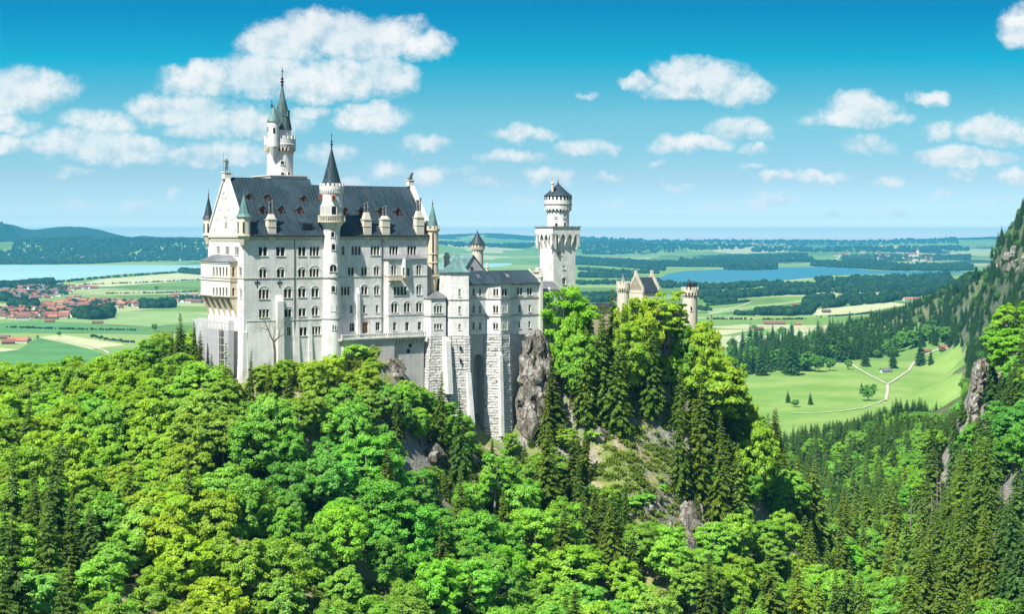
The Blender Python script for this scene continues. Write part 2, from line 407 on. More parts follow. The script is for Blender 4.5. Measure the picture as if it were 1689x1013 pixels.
kk = np.linspace(-.62, .62, 420)
yy_ = np.concatenate([np.geomspace(60, 230, 36)[:-1], np.geomspace(230, 560, 230)[:-1], np.geomspace(560, 3600, 170)[:-1], np.geomspace(3600, 42000, 210)])
KK, YY = np.meshgrid(kk, yy_)
gx, gy = (KK*YY).ravel(), YY.ravel()
gzv = ground(gx, gy)
nr, nc = len(yy_), len(kk)
idx = np.arange(nr*nc).reshape(nr, nc)
gq = np.stack([idx[:-1, :-1], idx[:-1, 1:], idx[1:, 1:], idx[1:, :-1]], -1).reshape(-1, 4)
fy_ = gy[gq].mean(1); fz_ = gzv[gq].mean(1)
g_mi = ((fy_ > 1250) & (fz_ < PLAIN+34) | (fy_ > 4000)).astype(np.int32)

def mat_hillside():
    m, t = new_mat('hillside_soil')
    g = t.node('ShaderNodeNewGeometry'); tc = t.node('ShaderNodeTexCoord').outputs['Object']
    up = t.node('ShaderNodeSeparateXYZ', ins={0: g.outputs['True Normal']}).outputs[2]
    n1 = t.noise(tc, .10, 5.0, .6); n2 = t.noise(tc, .55, 5.0, .65); n3 = t.noise(tc, 2.5, 4.0, .7)
    grass = t.mix(t.smooth(n2, .3, .7), (.10, .17, .03), (.24, .27, .08))
    dry = t.mix(t.smooth(n3, .3, .7), (.24, .19, .11), (.44, .38, .26))
    col = t.mix(t.smooth(n1, .46, .60), grass, dry)
    rock = t.mix(t.smooth(n3, .35, .65), (.12, .11, .10), (.38, .37, .34))
    col = t.mix(t.smooth(t.math('ADD', up, t.math('MULTIPLY', t.math('SUBTRACT', n2, .5), .5)), .76, .56), col, rock)
    yw = t.node('ShaderNodeSeparateXYZ', ins={0: tc}).outputs[1]      # beyond the gorge the ground is darker forest floor of moss and needles
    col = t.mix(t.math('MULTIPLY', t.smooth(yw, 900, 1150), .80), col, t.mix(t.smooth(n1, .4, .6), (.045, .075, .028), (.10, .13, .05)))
    finish(t, col, .95, t.math('ADD', n2, t.math('MULTIPLY', n3, .5)), 1.0, .8, spec=.1)
    return m
def mat_fields():
    m, t = new_mat('field_grass')
    tc = t.node('ShaderNodeTexCoord').outputs['Object']
    s = t.node('ShaderNodeSeparateXYZ', ins={0: tc})
    wob = t.vmath('SCALE', t.vmath('SUBTRACT', t.noise(tc, .0012, 2.0, .5, 1), (.5, .5, .5)), None)
    for nd in t.n:
        if nd.type == 'VECT_MATH' and nd.operation == 'SCALE': nd.inputs['Scale'].default_value = 260.0
    def cells(sx, sy, rot):
        mp = t.node('ShaderNodeMapping', ins={0: t.vmath('ADD', tc, wob)}); mp.inputs['Rotation'].default_value = (0, 0, rot); mp.inputs['Scale'].default_value = (1/sx, 1/sy, 1)
        fl = t.node('ShaderNodeVectorMath', operation='MULTIPLY', ins={0: mp.outputs[0], 1: (1, 1, 0)})
        v = t.node('ShaderNodeTexVoronoi', distance='CHEBYCHEV', ins={0: fl.outputs[0]}); v.inputs['Scale'].default_value = 1.0; v.inputs['Randomness'].default_value = .8
        return t.node('ShaderNodeSeparateColor', ins={0: v.outputs['Color']})
    a = cells(520, 330, .35); b = cells(900, 1500, .2)
    far = t.smooth(s.outputs[1], 6000, 10000)
    r1 = t.math('ADD', t.math('MULTIPLY', a.outputs[0], t.math('SUBTRACT', 1.0, far)), t.math('MULTIPLY', b.outputs[0], far))
    col = t.ramp(r1, [(0, (.085, .17, .040)), (.28, (.13, .235, .055)), (.5, (.16, .265, .075)), (.68, (.22, .30, .10)), (.84, (.32, .35, .17)), (.95, (.40, .40, .24))], 'CONSTANT')
    mp_ = t.node('ShaderNodeMapping', ins={0: tc}); mp_.inputs['Rotation'].default_value = (0, 0, .35); mpr = mp_.outputs[0]
    fine = t.noise(t.vmath('MULTIPLY', tc, (1, 1, 1)), .012, 6.0, .65)
    col = t.mix(t.math('MULTIPLY', t.smooth(fine, .35, .7), .45), col, (.19, .27, .07))
    rows = t.noise(t.vmath('MULTIPLY', mpr, (.004, .09, 1)), 1.0, 3.0, .6)
    col = t.mix(t.math('MULTIPLY', t.smooth(rows, .42, .62), .32), col, t.mix(1.0, col, (.70, .80, .68), 'MULTIPLY'))
    # the valley meadow near the hill: one even pasture
    mead = t.smooth(t.math('ADD', s.outputs[1], t.math('MULTIPLY', t.noise(tc, .006, 3.0, .5), 120)), 2460, 2400)
    grn = t.mix(t.smooth(t.noise(tc, .012, 6.0, .7), .35, .68), (.135, .25, .05), (.225, .315, .085))
    col = t.mix(mead, col, grn)
    # woods on the far hills
    wv = t.node('ShaderNodeMapping', ins={0: tc}); wv.inputs['Scale'].default_value = (1/1500, 1/2600, 1/300)
    wd = t.noise(wv.outputs[0], 1.0, 7.0, .62)
    wd = t.math('ADD', wd, t.math('MULTIPLY', t.smooth(s.outputs[2], -110, 20), .22))
    wm = t.math('MULTIPLY', t.smooth(wd, .54, .565), t.smooth(s.outputs[1], 9500, 11500))
    col = t.mix(wm, col, (.018, .045, .022))
    finish(t, col, .95, spec=.08)
    return m
M['hillside'] = mat_hillside(); M['fields'] = mat_fields()
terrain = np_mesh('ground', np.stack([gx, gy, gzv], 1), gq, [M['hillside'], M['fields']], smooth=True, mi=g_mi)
tag(terrain, 'castle hill and the green plain spreading to the horizon', 'ground', kind='structure')

# ---- flat sheets laid on the plain: lakes, pale hay fields, lanes
def hit(px, py, y0=1300.0):
    k = (px-CX)/F; ys = np.geomspace(y0, 41000, 2400); z = ground(k*ys, ys, False); r = (HY-py)/F*ys
    i = int(np.argmax(z >= r-.01)) if (z >= r-.01).any() else len(ys)-1; return k*ys[i], float(ys[i]), float(z[i])
def on_plain(px, py, lift=0.0):
    y = (PLAIN+lift)*-F/(py-HY); return ((px-CX)/F*y, y)
NSHEET = [0]
def sheet(name, label, cat, pts, mat, lift, kind='structure', dense=1):
    NSHEET[0] += 1; lift = .12+.05*NSHEET[0]
    q = [on_plain(*p) for p in pts]
    mb = MB(); V3 = [Vector((x, y, 0)) for x, y in q]; mb.add([(x, y, PLAIN+lift) for x, y in q], [tuple(t_) for t_ in tessellate_polygon([V3])])
    return tag(mb.build(name, mat), label, cat, kind=kind)
def mat_water(name, c):
    m, t = new_mat(name)
    tc = t.node('ShaderNodeTexCoord').outputs['Object']
    n = t.noise(t.vmath('MULTIPLY', tc, (.0006, .003, 1)), 1.0, 4.0, .6)
    col = t.mix(t.smooth(n, .35, .7), tuple(x*.9 for x in c), c)
    finish(t, col, .35, spec=.3)
    return m
M['lake_pale'] = mat_water('milky_lake_water', (.36, .57, .52)); M['lake_blue'] = mat_water('blue_lake_water', (.045, .185, .235))
sheet('lake', 'milky turquoise lake behind the red roofed village', 'lake',
      [(-140,468),(20,467.5),(55,465),(110,461.5),(200,452),(300,446.5),(345,441.5),(430,444),(560,446),(700,446),(760,444),(800,441.5),(842,437.5),(846,434),(868,431.5),(874,427),(905,424.5),(900,420.5),(860,419.5),(720,420.5),(600,424),
       (500,426.5),(400,428.5),(345,429.5),(300,430.5),(212,432.5),(140,436),(60,437),(-140,438)], M['lake_pale'], .8)
sheet('lake', 'deep blue lake between the wooded belts on the plain', 'lake',
      [(1085,461),(1120,465.5),(1190,465.5),(1235,464),(1300,462),(1340,458),(1362,454.5),(1420,452.5),(1500,451.5),(1592,450.5),(1592,448.3),(1500,447.5),(1440,446.5),(1420,444.5),(1400,442),(1330,440.5),(1280,441),(1255,444),(1180,444.5),(1130,447),(1100,452)], M['lake_blue'], .8)
M['hay'] = plain('pale_hay', (.40, .42, .22), .95, .12, .01)
M['lush'] = plain('lush_field', (.075, .20, .055), .95, .15, .01)
M['mown'] = plain('mown_field', (.20, .30, .10), .95, .12, .01)
M['lane'] = plain('gravel_lane', (.42, .39, .31), .95, .1, .05)
for lab, pts, mm in [('pale mown hay field in front of the village', [(62,557),(100,552),(207,569),(150,576.5),(118,568)], 'hay'),
                ('pale strip of hay below the farmyard', [(-40,575),(0,574),(30,577),(-10,583),(-60,584)], 'hay'),
                ('lush green field in front of the hay strip', [(-60,586),(30,578),(62,557.5),(116,569),(150,578),(190,590),(120,620),(-60,640)], 'lush'),
                ('deep green field beyond the farmyard', [(-40,536),(60,530),(230,541),(262,552),(100,549),(-40,549)], 'lush'),
                ('light green mown field under the village edge', [(60,529.5),(130,527.5),(200,514),(300,514),(350,520),(350,529),(250,539)], 'mown'),
                ('pale hay field behind the village and the lake shore', [(112,474),(160,462),(300,450),(345,452),(345,461),(180,473)], 'hay'),
                ('pale hay field beyond the wooded belt', [(1336,512),(1470,499),(1500,503),(1440,513),(1400,519),(1340,521)], 'hay'),
                ('pale dusty strip beside the camp site', [(1170,545),(1246,544),(1200,553),(1168,554)], 'hay'),
                ('bright pasture behind the gatehouse tower', [(1165,510),(1240,505),(1330,494),(1330,498),(1250,509),(1170,520)], 'mown'),
                ('pale field between the shore wood and the tower', [(1098,433),(1130,430),(1090,424),(1050,427)], 'hay')]:
    sheet('field', lab, 'field', pts, M[mm], .5)
def lane(label, pts, wid, lift=.9):
    q = [Vector((*hit(*p)[:2], 0)) for p in pts]; mb = MB(); L = []
    for i, p in enumerate(q):
        d = (q[min(i+1, len(q)-1)]-q[max(i-1, 0)]).normalized(); n = Vector((-d.y, d.x, 0))*wid/2
        L.append((p+n, p-n))
    for a, b in zip(L[:-1], L[1:]):
        mb.quad(*[(v.x, v.y, float(ground(v.x, v.y)[0])+lift) for v in (a[0], a[1], b[1], b[0])])
    return tag(mb.build('path', M['lane']), label, 'path', kind='structure')
def dens_pts(pts, n=6):
    out = []
    for a, b in zip(pts[:-1], pts[1:]):
        for i in range(n): out.append((a[0]+(b[0]-a[0])*i/n, a[1]+(b[1]-a[1])*i/n))
    return out+[pts[-1]]
lane('pale gravel path forking in the valley meadow', dens_pts([(1403,601),(1420,612),(1440,623),(1464,635),(1464,646),(1461,662)]), 3.4)
lane('pale gravel path climbing to the red roofed barn', dens_pts([(1464,635),(1482,624),(1500,611),(1505,602),(1509,597),(1525,586),(1545,579),(1566,575)]), 3.4)
lane('gravel lane along the near edge of the meadow', dens_pts([(1305,683),(1340,683),(1385,680),(1425,674),(1450,666),(1461,660)]), 2.4)
lane('thin farm track curving past the hay field', dens_pts([(95,561),(120,566),(150,572),(172,579),(180,584)]), 5.0)
lane('farm track across the pastures on the right', dens_pts([(1165,520),(1190,513),(1215,507),(1225,504),(1240,498)]), 6.0)
lane('pale lane crossing the far pasture', dens_pts([(1170,491),(1200,489),(1235,487),(1270,481),(1310,478)]), 9.0)

# ================================================================== THE CASTLE
def Yd(u, w): return P0[1]+u*EU[1]+w*EW[1]
def U(px, w=0.0):
    k = (px-CX)/F; bx = P0[0]+w*EW[0]; by = P0[1]+w*EW[1]
    return (k*by-bx)/(EU[0]-k*EU[1])
def Wd(px, u=0.0):
    k = (px-CX)/F; bx = P0[0]+u*EU[0]; by = P0[1]+u*EU[1]
    return (k*by-bx)/(EW[0]-k*EW[1])
def Z(py, u=0.0, w=0.0): return (HY-py)/F*Yd(u, w)
def world_of(u, w): return (P0[0]+u*EU[0]+w*EW[0], P0[1]+u*EU[1]+w*EW[1])

class Bld:
    """one building: an Empty at its base, turned with the castle's axis; parts are drawn in castle coordinates (u, w, height)"""
    def __init__(s, name, label, cat, u, w, z, group=None):
        x, y = world_of(u, w); s.e = empty(name, (x, y, z), TH); s.org = (u, w, z)
        tag(s.e, label, cat, group)
    def part(s, name, mb, mat, parent=None, smooth=False):
        return mb.build(name, mat, parent or s.e, s.org, smooth)

def wall(mb, O, T, N, s0, s1, z0, z1, holes=(), depth=.5):
    """wall sheet with real openings and reveals; O,T,N in (u,w); holes (a,b,c,d) = along, height"""
    P = lambda a, z, d=0.0: (O[0]+T[0]*a-N[0]*d, O[1]+T[1]*a-N[1]*d, z)
    ss = sorted({round(v, 4) for v in [s0, s1]+[x for h in holes for x in h[:2]] if s0-1e-6 <= v <= s1+1e-6})
    zs = sorted({round(v, 4) for v in [z0, z1]+[x for h in holes for x in h[2:]] if z0-1e-6 <= v <= z1+1e-6})
    for a, b in zip(ss[:-1], ss[1:]):
        run = None
        for c, d in zip(zs[:-1], zs[1:]):
            m = ((a+b)/2, (c+d)/2)
            if any(h[0] < m[0] < h[1] and h[2] < m[1] < h[3] for h in holes):
                if run: mb.quad(P(a, run[0]), P(b, run[0]), P(b, run[1]), P(a, run[1])); run = None
            else: run = (run[0], d) if run else (c, d)
        if run: mb.quad(P(a, run[0]), P(b, run[0]), P(b, run[1]), P(a, run[1]))
    for (a, b, c, d) in holes:
        mb.quad(P(a, c), P(a, d), P(a, d, depth), P(a, c, depth)); mb.quad(P(b, c), P(b, c, depth), P(b, d, depth), P(b, d))
        mb.quad(P(a, c), P(a, c, depth), P(b, c, depth), P(b, c)); mb.quad(P(a, d), P(b, d), P(b, d, depth), P(a, d, depth))

def arch_fill(mb, P, a, b, zsp, ztop, d, pointed=False, n=7):
    """the solid over an arched light: from the arch curve up to a level line"""
    r = (b-a)/2; m = (a+b)/2; pts = []
    for i in range(n+1):
        if pointed:
            t = i/n; x = a+(b-a)*t; q = 1-abs(2*t-1); z = zsp+(ztop-.05-zsp)*(1-(1-q)**1.8)
        else:
            t = math.pi*(1-i/n); x = m+r*math.cos(t); z = zsp+min(r, ztop-.03-zsp)*math.sin(t)
        pts.append((x, z))
    for (x0, y0), (x1, y1) in zip(pts[:-1], pts[1:]):
        mb.quad(P(x0, y0, d), P(x1, y1, d), P(x1, ztop, d), P(x0, ztop, d))
        mb.quad(P(x0, y0, d), P(x1, y1, d), P(x1, y1, d+.22), P(x0, y0, d+.22))

def window(B, O, T, N, h, n=2, hood=False, mat='trim', depth=.5, col=.26, name='window', sill=True, arched=True, pane='glass'):
    P = lambda a, z, d=0.0: (O[0]+T[0]*a-N[0]*d, O[1]+T[1]*a-N[1]*d, z)
    a, b, c, d = h
    mb = MB(); cw = min(col, (b-a)/n*.32) if n > 1 else 0
    lw = ((b-a)-(n-1)*cw)/n
    for i in range(n):
        x0 = a+i*(lw+cw)
        if arched: arch_fill(mb, P, x0, x0+lw, d-min(lw/2, (d-c)*.45), d, .16)
        if i < n-1:
            xm = x0+lw+cw/2
            mb.obox(P(xm, 0)[:2], T, N, -cw/2, cw/2, -.42, -.10, c, d)
            mb.obox(P(xm, 0)[:2], T, N, -cw*.75, cw*.75, -.44, -.08, d-lw*.5-.14, d-lw*.5+.10)
    if sill: mb.obox(P(0, 0)[:2], T, N, a-.18, b+.18, -.05, .16, c-.17, c-.002)
    if hood:
        r0 = (b-a)/2+.10; r1 = r0+.22; m = (a+b)/2; z0 = d-(b-a)*.14; sq = .80
        k = 12
        for i in range(k):
            t0, t1 = math.pi*i/k, math.pi*(i+1)/k
            q = [(m+r*math.cos(t), z0+r*sq*math.sin(t)) for r, t in ((r0, t0), (r1, t0), (r1, t1), (r0, t1))]
            mb.quad(*[P(x, z, -.10) for x, z in q])
            mb.quad(P(*q[1], -.10), P(*q[2], -.10), P(*q[2], 0.02), P(*q[1], 0.02)); mb.quad(P(*q[0], -.10), P(*q[3], -.10), P(*q[3], 0.02), P(*q[0], 0.02))
    for x0, x1 in ((a, a+.09), (b-.09, b)): mb.obox(P(0, 0)[:2], T, N, x0, x1, -.34, -.14, c, d)
    if n == 1 and d-c > 1.6: mb.obox(P(0, 0)[:2], T, N, (a+b)/2-.04, (a+b)/2+.04, -.40, -.30, c, d); mb.obox(P(0, 0)[:2], T, N, a, b, -.40, -.30, c+(d-c)*.55, c+(d-c)*.55+.08)
    f = B.part(name, mb, M[mat])
    g = MB(); g.quad(P(a-.01, c-.01, depth-.04), P(b+.01, c-.01, depth-.04), P(b+.01, d+.01, depth-.04), P(a-.01, d+.01, depth-.04))
    B.part('pane', g, M[pane], f)
    return f

class Front:
    """a straight wall seen from the bridge: windows are listed as (left, right, top, bottom, lights, hood) columns and rows"""
    def __init__(s, B, p, q):
        s.B = B; s.O = p; d = (q[0]-p[0], q[1]-p[1]); s.L = math.hypot(*d); s.T = (d[0]/s.L, d[1]/s.L); s.N = (s.T[1], -s.T[0])
        s.wins = []
    def at(s, px, py):
        k = (px-CX)/F
        ox, oy = world_of(*s.O); q = world_of(s.O[0]+s.T[0], s.O[1]+s.T[1]); tx, ty = q[0]-ox, q[1]-oy
        a = (k*oy-ox)/(tx-k*ty); return a, (HY-py)/F*(oy+a*ty)
    def add(s, rows, **kw):
        for (l, r, t, b, n, hood) in rows:
            a, zt = s.at(l, t); c, zb = s.at(r, b)
            s.wins.append(((a, c, zb, zt), n, hood, kw))
    def make(s, mb, z0, z1, s0=0.0, s1=None, depth=.5):
        s1 = s.L if s1 is None else s1
        wall(mb, s.O, s.T, s.N, s0, s1, z0, z1, [x[0] for x in s.wins if z0 < x[0][2] and x[0][3] < z1], depth)
    def glaze(s):
        for h, n, hood, kw in s.wins: window(s.B, s.O, s.T, s.N, h, n, hood, **kw)
    def band(s, mb, z, hgt=.32, out=.16, s0=0.0, s1=None):
        mb.obox(s.O, s.T, s.N, s0, s.L if s1 is None else s1, -.05, out, z-hgt/2, z+hgt/2)

def finial(mb, c, z, h, r):
    mb.lathe([(r*.5, z), (r*.55, z+h*.10), (r*.25, z+h*.14), (r*.9, z+h*.22), (r*.25, z+h*.30), (r*.7, z+h*.38), (r*.2, z+h*.45), (r*.16, z+h*.72), (r*.5, z+h*.76), (r*.14, z+h*.80), (.02, z+h)], c, 8)
def spire(B, name, c, r, z0, z1, mat, n=24, flare=.08, parent=None, fin=0.0, finr=.35):
    mb = MB(); h = z1-z0
    mb.lathe([(r*(1-flare), z0-.02), (r, z0), (r*(1-flare)*.93, z0+h*.10), (r*.55, z0+h*.42), (r*.27, z0+h*.72), (.05, z1)], c, n)
    o = B.part(name, mb, M[mat], parent)
    if fin:
        f = MB(); finial(f, c, z1-.25, fin, finr); B.part('finial', f, M['iron'], o)
    return o
def merlons(mb, c, r, z0, z1, n, thick=.5, frac=.55, a0=0.0):
    for i in range(n):
        a = a0+2*math.pi*i/n; t = (-math.sin(a), math.cos(a)); nn = (math.cos(a), math.sin(a)); hw = math.pi*r/n*frac
        mb.obox(c, t, nn, -hw, hw, r-thick, r, z0, z1)
def corbels(mb, c, r0, r1, z0, z1, n, frac=.42):
    """a ring of little stone brackets growing outward"""
    for i in range(n):
        a = 2*math.pi*(i+.5)/n; t = (-math.sin(a), math.cos(a)); nn = (math.cos(a), math.sin(a)); hw = math.pi*r1/n*frac
        P = lambda s_, d, z: (c[0]+t[0]*s_+nn[0]*d, c[1]+t[1]*s_+nn[1]*d, z)
        zm = z0+(z1-z0)*.45
        vs = []
        for s_ in (-hw, hw): vs += [P(s_, r0-.1, z0), P(s_, r0+.02, z0), P(s_, r0+(r1-r0)*.55, zm), P(s_, r1, zm+.1), P(s_, r1, z1), P(s_, r0-.1, z1)]
        mb.add(vs, [(0,1,2,3,4,5), (11,10,9,8,7,6), (0,6,7,1), (1,7,8,2), (2,8,9,3), (3,9,10,4), (4,10,11,5), (5,11,6,0)])
def tower_window(B, c, r, ang, z0, z1, wid, mat='trim', n=1, pane='glass'):
    """an arched light let into a round wall"""
    N = (math.cos(ang), math.sin(ang)); T = (N[1]*-1, N[0]); O = (c[0]+N[0]*(r+.06), c[1]+N[1]*(r+.06))
    P = lambda a, z, d=0.0: (O[0]+T[0]*a-N[0]*d, O[1]+T[1]*a-N[1]*d, z)
    mb = MB(); hw = wid/2
    arch_fill(mb, P, -hw, hw, z1-hw, z1, 0.0); mb.quad(P(-hw, z1, 0), P(hw, z1, 0), P(hw, z1+.2, 0), P(-hw, z1+.2, 0))
    for sx in (-1, 1): mb.obox(O, T, N, sx*hw if sx < 0 else hw, sx*hw+.16*sx if sx > 0 else hw*-1-.16, -.2, .04, z0, z1+.2)
    mb.obox(O, T, N, -hw-.2, hw+.2, -.2, .12, z0-.16, z0)
    for i in range(1, n): mb.obox(O, T, N, -hw+wid*i/n-.09, -hw+wid*i/n+.09, -.2, .02, z0, z1-hw*.6)
    f = B.part('window', mb, M[mat])
    g = MB(); g.quad(P(-hw, z0, .035), P(hw, z0, .035), P(hw, z1, .035), P(-hw, z1, .035))
    B.part('pane', g, M[pane], f)
VIEW = -math.pi/2-TH+.12      # bearing of the bridge in castle coordinates

# ------------------------------------------------------------------ great palace
UR = U(713); LG = 23.8; WR = 12.0; USPL = 25.5
PB = Bld('palace_building', 'long five storey white palace block with steep dark ridged roof and a west gable', 'palace', 0, 0, -36)
body = MB()
south = Front(PB, (0, 0), (UR, 0))
R1 = [(426.6,441,407,422,2,0),(455.5,470,407,422,2,0),(492,504.5,407,422,2,0),(511,526.5,407,422,3,0),(563.6,568.5,406,420.6,1,0),(579.8,595.2,406,420.6,3,0),(611.5,626.3,406,420.6,3,0),(642.3,656.8,406,420.6,3,0),(672,686.8,406,420.6,3,0)]
R2 = [(428,440,444.6,458,2,1),(457,469.5,444.6,458,2,1),(492,504,444.6,457,2,1),(511,526.5,443.6,457,3,1),(574,584,441,454,2,1),(596,605.5,441,454,2,1),(617,625.5,441,454,2,1)]
R3 = [(427,444,478,492.8,3,1),(468.6,481.2,477,491,2,1),(492,504.5,476.5,490,2,1),(514,525.8,476,489.5,2,1),(562.5,577,473,486.6,3,1),(596,606.5,473,486,2,1),(617.3,625.6,473,486,2,1)]
R4 = [(427.4,444,510.8,523.5,3,0),(469.4,481.2,510.5,522.5,2,1),(492.8,504.6,509,521.6,2,0),(514.5,525.2,508,520,2,1),(577,581.8,504,516.5,1,0),(599,603.6,503.5,516,1,0),(619.8,624.4,503.5,515.5,1,0)]
R5 = [(473.4,480,539.5,553.5,1,0),(494.6,506.6,540.5,553.5,2,0),(515.4,529.2,539,551.5,3,0),(576.8,585,533,546.5,1,0),(619.4,627,531.5,545,1,0)]
for r in (R1, R2, R3, R4, R5): south.add(r)
south.add([(597.5, 607.5, 531, 549.4, 1, 1)], name='door', mat='sandstone', pane='redwood', sill=False)
south.make(body, -45, -.4)
west = Front(PB, (0, LG), (0, 0))
west.add([(357,362.5,406.5,419,3,0),(371.5,378,407,420,3,0),(387,394,407.5,421,3,0),(394.5,399,441,455,2,1),(395.5,399.5,477,492,2,1),(397,398.4,512,524,1,0)], mat='gable_stone', col=.15, depth=.27)
west.make(body, -45, .5)
body.quad((UR, 0, -45), (UR, LG, -45), (UR, LG, 0), (UR, 0, 0)); body.quad((0, LG, -45), (UR, LG, -45), (UR, LG, 0), (0, LG, 0))
PB.part('wall', body, M['limestone'])
south.glaze(); west.glaze()
for u0, u1, zr in ((-.02, .7, 16.1), (UR-.7, UR+.02, 14.9)):
    gab = MB(); gab.add([(u0, 0, .5), (u0, LG, .5), (u0, WR, zr), (u1, 0, .5), (u1, LG, .5), (u1, WR, zr)], [(0,1,2), (3,5,4), (0,3,4,1), (1,4,5,2), (2,5,3,0)]); PB.part('gable', gab, M['gable_stone'])
for u0, zr in ((-.35, 16.5), (UR-.75, 15.3)):
    cop = MB()
    for wa in (-.3, LG+.3):
        s_ = 1 if wa < WR else -1
        a, b = Vector((0, wa, .35)), Vector((0, WR, zr)); d = (b-a).normalized(); nrm = Vector((0, -d.z*s_, d.y*s_))
        q = []
        for uu in (u0, u0+1.25):
            for p in (a, b):
                for o_ in (-.28, .32): q.append((uu, p.y+nrm.y*o_, p.z+nrm.z*o_))
        cop.add(q, [(0,1,3,2), (4,6,7,5), (0,4,5,1), (2,3,7,6), (1,5,7,3), (0,2,6,4)])
    PB.part('coping', cop, M['trim'])
cop = MB(); cop.box(-.6, 1.3, WR-1.0, WR+1.0, 15.6, 17.2); cop.box(-.75, 1.45, WR-1.15, WR+1.15, 17.2, 17.5)
PB.part('statue_base', cop, M['trim']); cop = MB(); cop.box(UR-1.2, UR+.5, WR-.9, WR+.9, 14.6, 16.2); cop.box(UR-1.35, UR+.65, WR-1.05, WR+1.05, 16.2, 16.45)
PB.part('statue_base', cop, M['trim'])
trim = MB()
south.band(trim, -.25, .5, .45); west.band(trim, -.05, .7, .5)
zc = Z(458.6, 8, 0); south.band(trim, zc, .28, .14, 0, U(630)); west.band(trim, zc, .28, .14)
PB.part('cornice', trim, M['cream_stone'])
dent = MB()
for i in range(int(UR/.62)): dent.box(.5+i*.62, .5+i*.62+.30, -.30, 0.02, -1.15, -.52)
PB.part('frieze', dent, M['cream_stone']); dent = MB()
for i in range(int((LG-3)/.6)): dent.box(-.28, .02, 1.6+i*.6, 1.6+i*.6+.28, -1.3, -.45)
PB.part('frieze', dent, M['cream_stone'])
ldg = MB()
z5 = Z(527.3, 12, 0)
ldg.add([(.8, 0, z5), (U(468), 0, z5), (U(468), -1.7, -45), (.8, -1.7, -45), (.8, 0, -45), (U(468), 0, -45)], [(0,1,2,3), (0,3,4), (1,5,2)])   # battered foot
ldg.prism([(-1.1, -1.0), (1.0, -1.0), (1.0, 3.0), (-1.1, 3.0)], -50, z5-3, shrink=[(-.3, -.35), (.9, -.35), (.9, 2.4), (-.3, 2.4)])
for pa, pb in ((484.5, 493),(508.5, 514),):
    ldg.add([(U(pa), 0, z5), (U(pb), 0, z5), (U(pb)+.15, -1.25, -45), (U(pa)-.15, -1.25, -45), (U(pa), 0.02, -45), (U(pb), .02, -45)], [(0,1,2,3), (0,3,4), (1,5,2)])
ldg.box(.7, UR, -.14, .01, z5-.22, z5)
PB.part('plinth', ldg, M['limestone'])
but = MB()
def butt_front(mb, pa, pb, out, ptop, zb, slope=1.6):
    a, b = U(pa), U(pb); zt = Z(ptop, a, 0)
    mb.add([(a,0,zt+slope),(b,0,zt+slope),(b,-out,zt),(a,-out,zt),(b,-out-.5,zb),(a,-out-.5,zb),(a,0,zb),(b,0,zb)], [(0,3,2,1),(3,5,4,2),(0,6,5,3),(1,2,4,7)])
butt_front(but, 454.6, 465, 1.2, 497, -45); PB.part('buttress', but, M['limestone'])
but = MB(); butt_front(but, 587.4, 592, .6, 484, -34); PB.part('buttress', but, M['limestone'])
for px, w_ in ((486, -.12), (630.2, -.12)):
    uu = U(px, w_); pipe = MB(); pipe.tube([(uu, w_, -.6), (uu, w_, -37)], [.11, .11], 6); PB.part('drainpipe', pipe, M['iron'])
for px in (424, 461.3):
    anch = MB(); uu = U(px); z_ = Z(467.5, uu); anch.box(uu-.13, uu+.13, -.1, -.01, z_-1.1, z_+.9); anch.box(uu-.7, uu+.7, -.13, -.02, z_+.1, z_+.35)
    for dx in (-.6, .6): anch.box(uu+dx-.12, uu+dx+.12, -.12, -.03, z_-.1, z_+.55)
    PB.part('wall_anchor', anch, M['iron'])

# roof
def gable_roof(mb, u0, u1, w0, w1, ze, zr, th=.25):
    wm = (w0+w1)/2
    for uu in (u0, u1): pass
    vs = [(u0,w0,ze),(u1,w0,ze),(u1,wm,zr),(u0,wm,zr),(u0,w1,ze),(u1,w1,ze)]
    lo = [(x, y, z-th) for x, y, z in vs]
    mb.add(vs+lo, [(0,1,2,3),(3,2,5,4),(6,9,8,7),(9,10,11,8),(0,6,7,1),(4,5,11,10),(0,3,9,6),(3,4,10,9),(1,7,8,2),(2,8,11,5)])
rf = MB(); gable_roof(rf, .72, USPL, -.85, LG+.85, .05, 15.9); gable_roof(rf, USPL-.5, UR-.72, -.70, LG+.7, .02, 14.25)
roof = PB.part('roof', rf, M['slate'])
gut = MB(); gut.box(1.8, USPL, -1.0, -.82, -.1, .1); gut.box(USPL, UR-1.5, -.86, -.68, -.12, .08)
PB.part('gutter', gut, M['iron'], roof); gut = MB(); gut.box(.72, USPL, WR-.12, WR+.12, 15.85, 16.05); gut.box(USPL, UR-.7, WR-.12, WR+.12, 14.2, 14.38)
PB.part('ridge_cap', gut, M['iron'], roof)
def on_roof(px, py):
    for i in range(400):
        w_ = -.7+12.5*i/400; u_ = U(px, w_)
        z_ = .02+(w_+.78)*((15.85 if u_ < USPL else 14.2)/12.7)
        if (HY-py)/F*Yd(u_, w_) <= z_: return u_, w_, z_
